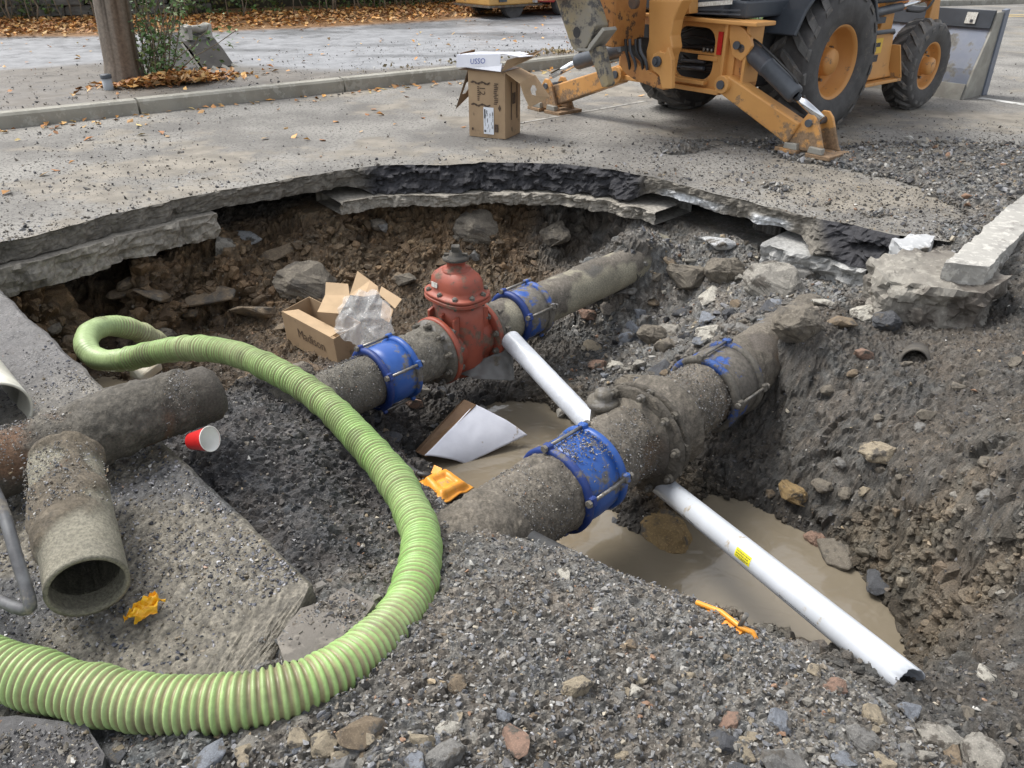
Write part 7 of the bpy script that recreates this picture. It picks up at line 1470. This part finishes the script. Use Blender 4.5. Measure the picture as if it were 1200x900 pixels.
HERO = [
 (675, 800, 36, 'tan', 'tan blocky stone with a flat pale top standing alone in the gravel', 'b'), (536, 798, 26, 'brown', 'brown oblong stone lying alone right of the hose in the gravel', 'b'),
 (660, 671, 28, 'pale', 'flat pale stone on the crest of the gravel heap', 's'), (738, 755, 22, 'brown', 'small brown stone half sunk in the middle of the gravel', 'r'),
 (600, 862, 50, 'rust', 'flat reddish brick coloured stone at the bottom of the gravel', 's'), (520, 880, 50, 'grey', 'big grey stone at the bottom edge beside a yellow one', 'b'), (495, 865, 30, 'tan', 'small yellow stone wedged above a blue grey one', 'r'),
 (487, 890, 34, 'blue', 'blue grey pointed stone at the bottom edge', 'r'), (525, 853, 34, 'pale', 'pale grey slab of stone above the big grey stone', 's'), (425, 845, 62, 'brown', 'large brown flat stone under the hose bend', 's'),
 (350, 862, 30, 'tan', 'tan rounded stone under the hose near the bottom edge', 'r'), (380, 868, 36, 'tan', 'yellowish stone beside the tan one under the hose', 'b'), (246, 884, 46, 'blue', 'slate coloured flat stone at the bottom edge', 's'), (290, 876, 36, 'conc', 'sandy grey stone beside the slate coloured one', 'b'), (400, 895, 30, 'grey', 'grey broken stone cut off by the bottom edge', 'r'),
 (855, 843, 30, 'rust', 'reddish brown stone above a dark boulder near the bottom', 'b'), (848, 866, 34, 'dark', 'dark rounded stone below the reddish one', 'b'), (875, 880, 30, 'tan', 'flat tan stone at the lower right gravel', 's'), (912, 842, 32, 'blue', 'tall blue grey stone in the lower right gravel', 'b'),
 (920, 892, 70, 'grey', 'wide grey flat rock at the bottom edge', 's'), (870, 900, 60, 'dark', 'dark wide rock at the bottom edge left of the grey one', 's'), (955, 785, 26, 'tan', 'tan chipped stone on the gravel below the white pipe', 's'), (978, 802, 32, 'rust', 'pinkish tan angular stone below the white pipe', 'b'), (1023, 836, 32, 'tan', 'tan blunt stone near the end of the white pipe', 'b'),
 (1010, 862, 40, 'grey', 'grey mottled rock below the blunt tan stone', 'b'), (1065, 830, 32, 'blue', 'blue grey broken stone just below the pipe end', 'r'), (1103, 860, 46, 'conc', 'sandy brown flat rock in the lower right soil', 'b'), (1060, 880, 30, 'grey', 'grey square stone in the lower right corner group', 'b'), (988, 886, 36, 'blue', 'blue grey slab leaning at the bottom edge', 's'), (1035, 893, 34, 'tan', 'yellow brown stone at the bottom edge', 'r'), (1150, 882, 56, 'conc', 'wide sandy rock at the bottom right corner', 'b'), (1118, 885, 30, 'brown', 'brown stone between the sandy rocks', 'r'),
 (165, 765, 34, 'conc', 'grey brown stone lying on the wet slab above the hose', 's'), (1155, 787, 28, 'pale', 'pale flat stone on the right soil slope', 's'),
 (957, 630, 34, 'rust', 'round reddish stone at the water edge behind the white pipe', 'b'), (980, 650, 44, 'mud', 'muddy block of clay at the water edge', 'c'), (1030, 525, 46, 'tan', 'tan angular rock stuck in the soil face', 'b'), (1012, 412, 26, 'rust', 'small reddish stone in the soil above the big main', 'r'), (928, 572, 40, 'ochre', 'ochre clay lump in the soil face above the water', 'b'), (1025, 672, 50, 'dark', 'long dark rock leaning above the muddy water', 's'), (775, 622, 84, 'ochre', 'ochre clay mound rising from the water under the main', 'b'), (718, 612, 34, 'dark', 'dark wet stones clump beside the blue coupling', 'r'), (700, 600, 26, 'dark', 'dark angular stone in the water below the blue coupling', 'r'),
 (848, 425, 30, 'brown', 'brown stone resting behind the caked coupling', 'r'), (735, 478, 22, 'dark', 'dark muddy stone behind the branch cap', 'r'), (660, 478, 34, 'pale', 'pale angular stone beside the white pipe in the pit', 's'), (700, 425, 24, 'rust', 'pinkish stone among the rubble behind the branch cap', 'b'), (693, 405, 26, 'tan', 'tan stone above the pinkish one in the rubble', 'r'),
 (688, 365, 26, 'rust', 'broken red brick piece under the upper main', 'b'), (765, 388, 44, 'mud', 'muddy pointed rock in the rubble fan', 'b'), (790, 455, 30, 'dark', 'dark rock just behind the big main', 'r'), (738, 445, 40, 'mud', 'grey brown pyramid shaped rock behind the big main', 'b'), (775, 430, 46, 'dark', 'flat dark asphalt lump behind the big main', 's'),
 (806, 318, 62, 'mud', 'large muddy boulder below the paving edge', 'b'), (850, 312, 62, 'mud', 'large sandy topped boulder beside the muddy one', 'b'), (905, 325, 70, 'conc', 'large brown yellow boulder in the fan under the concrete base', 'b'), (838, 280, 62, 'white', 'pale broken concrete chunk just under the paving edge', 's'), (832, 342, 38, 'pale', 'light grey flat stone below the muddy boulder', 's'), (862, 355, 24, 'brown', 'small brown stone right of the light grey flat one', 'r'), (855, 365, 24, 'dark', 'dark blue stone in the rubble fan', 'b'), (828, 372, 30, 'blue', 'blue grey stone in the middle of the rubble fan', 'r'), (828, 388, 38, 'pale', 'rounded pale stone low in the rubble fan', 'b'), (784, 385, 34, 'conc', 'sandy stone low left in the rubble fan', 'b'), (800, 362, 28, 'dark', 'dark slaty stone above the rounded pale one', 's'),
 (935, 370, 76, 'mud', 'wide muddy rock above the buried end of the big main', 'b'), (985, 372, 50, 'brown', 'tan tipped rock beside the wide muddy one', 's'), (1010, 365, 36, 'pale', 'light grey stone below the broken kerb', 'b'), (945, 318, 34, 'grey', 'grey broken stone under the concrete base', 'r'), (902, 292, 36, 'grey', 'grey rough stone left of the concrete base', 'r'), (1040, 372, 44, 'dark', 'dark asphalt lump below the broken kerb', 'b'), (900, 360, 30, 'dark', 'dark stone in the shade above the big main', 'r'), (960, 352, 40, 'pale', 'thin pale stone sliver lying on the soil', 's'),
 (292, 274, 34, 'white', 'white grey concrete flake stuck under the paving edge', 's'), (262, 285, 36, 'conc', 'crumbled grey concrete bits beside the white flake', 'r'), (352, 432, 44, 'mud', 'round muddy stone beside the open carton', 'b'), (358, 325, 70, 'mud', 'big muddy rock bulging from the left pit wall', 'b'), (240, 345, 80, 'brown', 'brown layered rock in the shaded left pit wall', 's'), (300, 360, 60, 'brown', 'dark brown jutting rock low in the left pit wall', 's'), (180, 340, 60, 'brown', 'brown ledge of rock under the concrete base', 's'), (330, 290, 60, 'brown', 'brown overhanging rock high in the left pit wall', 's'), (560, 262, 60, 'mud', 'muddy bulge of rock in the far pit wall', 'b'), (650, 270, 44, 'mud', 'brown grey rock in the far wall above the upper main', 'b'),
 (485, 470, 24, 'rust', 'dull red stone on the pit floor below the upper main', 'r'), (460, 510, 30, 'dark', 'dark blue flat stone at the edge of the small pool', 's'), (495, 455, 26, 'conc', 'grey stone on the pit floor under the upper main', 'r'), (560, 478, 26, 'dark', 'black wet stone above the soaked carton', 'r'),
 (300, 250 - 0, 14, 'black', None, 'r'),
]
HERO = HERO[:-1]
for k, (u, v, px_, key, lab, kd) in enumerate(HERO): stone(u, v, px_ * (1.22 if v > 780 else 1.1), key, lab, kd, k, rot=((0.15 * ((k * 7) % 5 - 2)), 0.12 * ((k * 3) % 5 - 2), k * 1.3) if kd in 'bc' else None)
MARKS = [(675, 800, 'the blocky tan stone'), (536, 798, 'the oblong brown stone'), (600, 862, 'the flat reddish stone'), (520, 880, 'the big grey bottom stone'), (425, 845, 'the large brown flat stone'), (246, 884, 'the slate coloured stone'),
 (920, 892, 'the wide grey flat rock'), (1070, 805, 'the white pipe end'), (1150, 882, 'the sandy corner rock'), (738, 755, 'the half sunk brown stone'), (855, 843, 'the reddish brown stone'), (978, 802, 'the pinkish angular stone'), (880, 740, 'the orange casing'), (660, 671, 'the flat pale stone'),
 (1072, 424, 'the small dark pipe mouth'), (1030, 525, 'the tan rock in the soil'), (957, 630, 'the round reddish stone'), (840, 455, 'the caked coupling'), (838, 280, 'the pale concrete chunk'), (806, 318, 'the muddy boulder'), (905, 325, 'the yellow brown boulder'), (765, 388, 'the muddy pointed rock'), (740, 300, 'the far end of the upper main'),
 (535, 400, 'the red valve'), (560, 510, 'the soaked carton'), (243, 515, 'the red cup'), (375, 735, 'the asphalt chunk'), (150, 385, 'the hose loop'), (380, 395, 'the open carton'), (955, 180, 'the near stabilizer foot'), (1180, 270, 'the pale kerb'), (500, 640, 'the hose bend'), (185, 820, 'the low run of hose'), (1195, 640, 'the photo edge'), (610, 612, 'the buried end of the big main'), (520, 565, 'the orange case')]
SHAPE = {'r': 'angular', 's': 'flat', 'b': 'blunt'}; COLW = {'mud': 'muddy', 'conc': 'sandy grey', 'blue': 'blue grey', 'black': 'black', 'rust': 'reddish'}
def where(u, v, px_, pxr, key, kd, tail):
    for m in sorted(MARKS, key=lambda q: math.hypot(q[0] - u, q[1] - v))[:4]:
        lab = where1(u, v, px_, pxr, key, kd, m)
        if lab not in USED: break
    USED.add(lab); return lab
USED = set()
def where1(u, v, px_, pxr, key, kd, m):
    dx, dy = u - m[0], v - m[1]; d = math.hypot(dx, dy)
    ang = (math.degrees(math.atan2(-dy, dx)) + 360) % 360; way = ('right of', 'above right of', 'above', 'above left of', 'left of', 'below left of', 'below', 'below right of')[int((ang + 22.5) // 45) % 8]
    sz_ = 'small' if px_ < pxr[0] + (pxr[1] - pxr[0]) * 0.35 else ('medium' if px_ < pxr[0] + (pxr[1] - pxr[0]) * 0.7 else 'large'); gap = 'just ' if d < 45 else ('well ' if d < 90 else '')
    return f"{sz_} {COLW.get(key, key)} {SHAPE[kd]} stone {gap}{way} {m[2]}"
# looser individuals, alike within their group
def crowd(n, box, pxr, keys, label, group, seed, kinds='rrs'):
    rk = random.Random(seed); c = 0; tries = 0
    while c < n and tries < n * 6:
        tries += 1; u, v = rk.uniform(box[0], box[2]), rk.uniform(box[1], box[3])
        if not box[4](u, v): continue
        px_, key, kd = rk.uniform(*pxr) * rk.choice((0.8, 1, 1.1)), rk.choice(keys), rk.choice(kinds)
        stone(u, v, px_, key, where(u, v, px_, pxr, key, kd, label), kd, rk.randrange(5), group=group); c += 1
crowd(64, (520, 770, 1180, 898, lambda u, v: v > 640 + (u - 560) * 0.42 and v > 790 - (u < 800) * 10), (11, 25), ['grey', 'grey', 'blue', 'tan', 'brown', 'dark', 'conc', 'pale'], 'loose stone lying in the gravel near the bottom edge', 'loose stones in the near gravel', 1)
crowd(34, (130, 835, 560, 898, lambda u, v: True), (14, 34), ['grey', 'blue', 'conc', 'brown', 'dark', 'tan'], 'loose stone in the coarse rubble under the green hose', 'stones under the hose', 2)
crowd(30, (480, 640, 1000, 780, lambda u, v: v > 640 + (u - 560) * 0.42), (10, 17), ['grey', 'blue', 'pale', 'brown', 'conc'], 'small stone standing out on the gravel heap', 'small stones on the gravel heap', 3)
crowd(62, (690, 290, 960, 460, lambda u, v: v < 470 - (u - 690) * 0.35), (13, 34), ['grey', 'dark', 'mud', 'conc', 'pale', 'brown', 'blue'], 'broken stone in the rubble fan below the paving edge', 'stones of the rubble fan', 4)
crowd(36, (880, 420, 1198, 860, lambda u, v: not (u < 1100 and v > 610)), (11, 30), ['mud', 'mud', 'brown', 'conc', 'tan', 'grey'], 'stone bedded in the soil slope right of the white pipe', 'stones in the right soil slope', 5, 'rrb')
crowd(18, (380, 440, 660, 520, lambda u, v: True), (10, 20), ['dark', 'dark', 'grey', 'brown'], 'dark stone on the pit floor between the mains', 'stones on the pit floor', 6)
crowd(14, (120, 560, 460, 740, lambda u, v: True), (10, 18), ['black', 'dark', 'grey'], 'dark lump lying on the bank beside the saw cut', 'lumps on the bank', 7)
crowd(14, (60, 330, 420, 400, lambda u, v: True), (18, 44), ['brown', 'brown', 'mud'], 'rock jutting from the shaded left pit wall', 'rocks in the left wall', 8, 'sb')
crowd(12, (430, 250, 700, 330, lambda u, v: True), (14, 30), ['mud', 'brown', 'grey'], 'rock jutting from the far pit wall', 'rocks in the far wall', 9, 'rb')
crowd(16, (820, 170, 1190, 300, lambda u, v: True), (8, 16), ['grey', 'pale', 'brown', 'conc'], 'stone lying on the crumbled road to the right', 'stones on the broken road', 10)
# big pieces -----------------------------------------------------------------
def bigpiece(name, cat, pts_top, thick, key, label, amp=0.03, seed=0, cuts=5, tilt=0.0):
    bm = bmesh.new(); pt = [Vector(p) for p in pts_top]; n = len(pt); off = Vector((0, 0, -thick)); vv_ = [bm.verts.new(p) for p in pt] + [bm.verts.new(p + off) for p in pt]
    bm.faces.new(vv_[:n]); bm.faces.new(vv_[n:][::-1]); [bm.faces.new((vv_[(i + 1) % n], vv_[i], vv_[n + i], vv_[n + (i + 1) % n])) for i in range(n)]
    bmesh.ops.recalc_face_normals(bm, faces=bm.faces[:]); bmesh.ops.triangulate(bm, faces=bm.faces[:])
    for _ in range(cuts): bmesh.ops.subdivide_edges(bm, edges=[e for e in bm.edges if e.calc_length() > 0.035], cuts=1); bmesh.ops.triangulate(bm, faces=[f for f in bm.faces if len(f.verts) > 3])
    bm.normal_update(); co = np.array([v.co[:] for v in bm.verts]); no = np.array([v.normal[:] for v in bm.verts]); tp_ = no[:, 2] > 0.75
    d = (amp * fbm(co * 7 + seed, 4, 800 + seed) + amp * 0.5 * (cells(co * 16, 810 + seed)[2] - 0.5)) * np.where(tp_, 0.25, 1.0); co = co + no * d[:, None]
    for v, c in zip(bm.verts, co): v.co = c
    c0 = co.mean(0); me = bpy.data.meshes.new(name)
    for v in bm.verts: v.co -= Vector(c0)
    bm.to_mesh(me); bm.free(); o = link(name, me, SM[key] if isinstance(key, str) else key); o.location = c0; return tag(o, label, cat)
bigpiece('asphalt_chunk', 'asphalt chunk', [P(322, 748, 0.06), P(352, 712, 0.06), P(385, 700, 0.04), P(402, 688, 0.05), P(437, 708, 0.05), P(420, 735, 0.06), P(380, 770, 0.07), P(335, 776, 0.07)], 0.10, smat('muddy_asphalt', (0.17, 0.155, 0.135), (0.12, 0.11, 0.098)), 'flat broken asphalt chunk lying between the saw cut corner and the hose', 0.018, 1)
bigpiece('asphalt_chunk', 'asphalt chunk', [P(-60, 845, 0.05), P(20, 838, 0.06), P(100, 850, 0.05), P(122, 885, 0.04), P(112, 930, 0.04), P(-60, 930, 0.03)], 0.09, smat('dark_asphalt', (0.095, 0.093, 0.095), (0.065, 0.063, 0.065)), 'dark flat asphalt piece under the hose at the bottom corner', 0.014, 2)
bigpiece('concrete_lump', 'concrete lump', [P(1020, 306, 0.0), P(1045, 296, 0.03), P(1100, 292, 0.02), P(1160, 300, 0.03), P(1180, 325, 0.0), P(1150, 345, -0.02), P(1090, 338, -0.01), P(1040, 330, -0.02)], 0.30, smat('dirty_concrete', (0.25, 0.235, 0.205), (0.17, 0.155, 0.135), mud=(0.12, 0.105, 0.09)), 'ragged concrete lump under the end of the pale kerb', 0.09, 3)
bigpiece('concrete_lump', 'concrete lump', [P(1046, 280, 0.05), P(1075, 272, 0.06), P(1096, 276, 0.05), P(1090, 290, 0.04), P(1060, 294, 0.03)], 0.10, 'white', 'small white powdery concrete patch left of the pale kerb', 0.03, 4)
k1, k2, k3 = P(1107, 308, 0.10), P(1160, 312, 0.10), P(1216, 212, 0.10); kd_ = (k3 - k1).normalized()
bigpiece('kerb_stone', 'kerb', [k1, k2, k2 + kd_ * 0.7, k2 + kd_ * 1.6, k2 + kd_ * 2.4, k1 + kd_ * 2.4, k1 + kd_ * 1.6, k1 + kd_ * 0.7], 0.16, smat('pale_kerb_concrete', (0.40, 0.39, 0.36), (0.31, 0.30, 0.28)), 'pale concrete kerb with a broken end overhanging the pit on the right', 0.022, 5)

# crumbs on the flat chunks and on the verge
def onpoly(n, poly, z):
    pts = [P(u, v, z) for u, v in poly]; xs_ = [p.x for p in pts]; ys_ = [p.y for p in pts]
    a, b = r.uniform(min(xs_), max(xs_), n), r.uniform(min(ys_), max(ys_), n); k = inside([(p.x, p.y) for p in pts], a, b)
    return np.stack([a[k], b[k], np.full(k.sum(), z)], 1)
Q = np.concatenate([onpoly(900, [(326, 748), (352, 716), (400, 692), (433, 708), (418, 733), (380, 766), (337, 772)], 0.060), onpoly(1400, [(-60, 850), (20, 842), (98, 853), (118, 885), (108, 930), (-60, 930)], 0.052)])
S1 = r.uniform(6, 22, 2600); V1 = kpt(S1, 0.2 + 3.2 * r.random(2600) ** 1.4, 0.155); Q = np.concatenate([Q, V1]); sz = np.clip(r.lognormal(math.log(0.008), 0.5, len(Q)), 0.003, 0.03); sz[-2600:] *= 2.2
scatter('crumbs', Q, sz, pickc(DARKS + SOILS + GREYS[:5], len(Q), RARE, 0.05), M_STONE, 12, label='fine crumbs on the broken asphalt pieces and the bare verge', cat='crumbs')
for me in bpy.data.meshes: me.update()
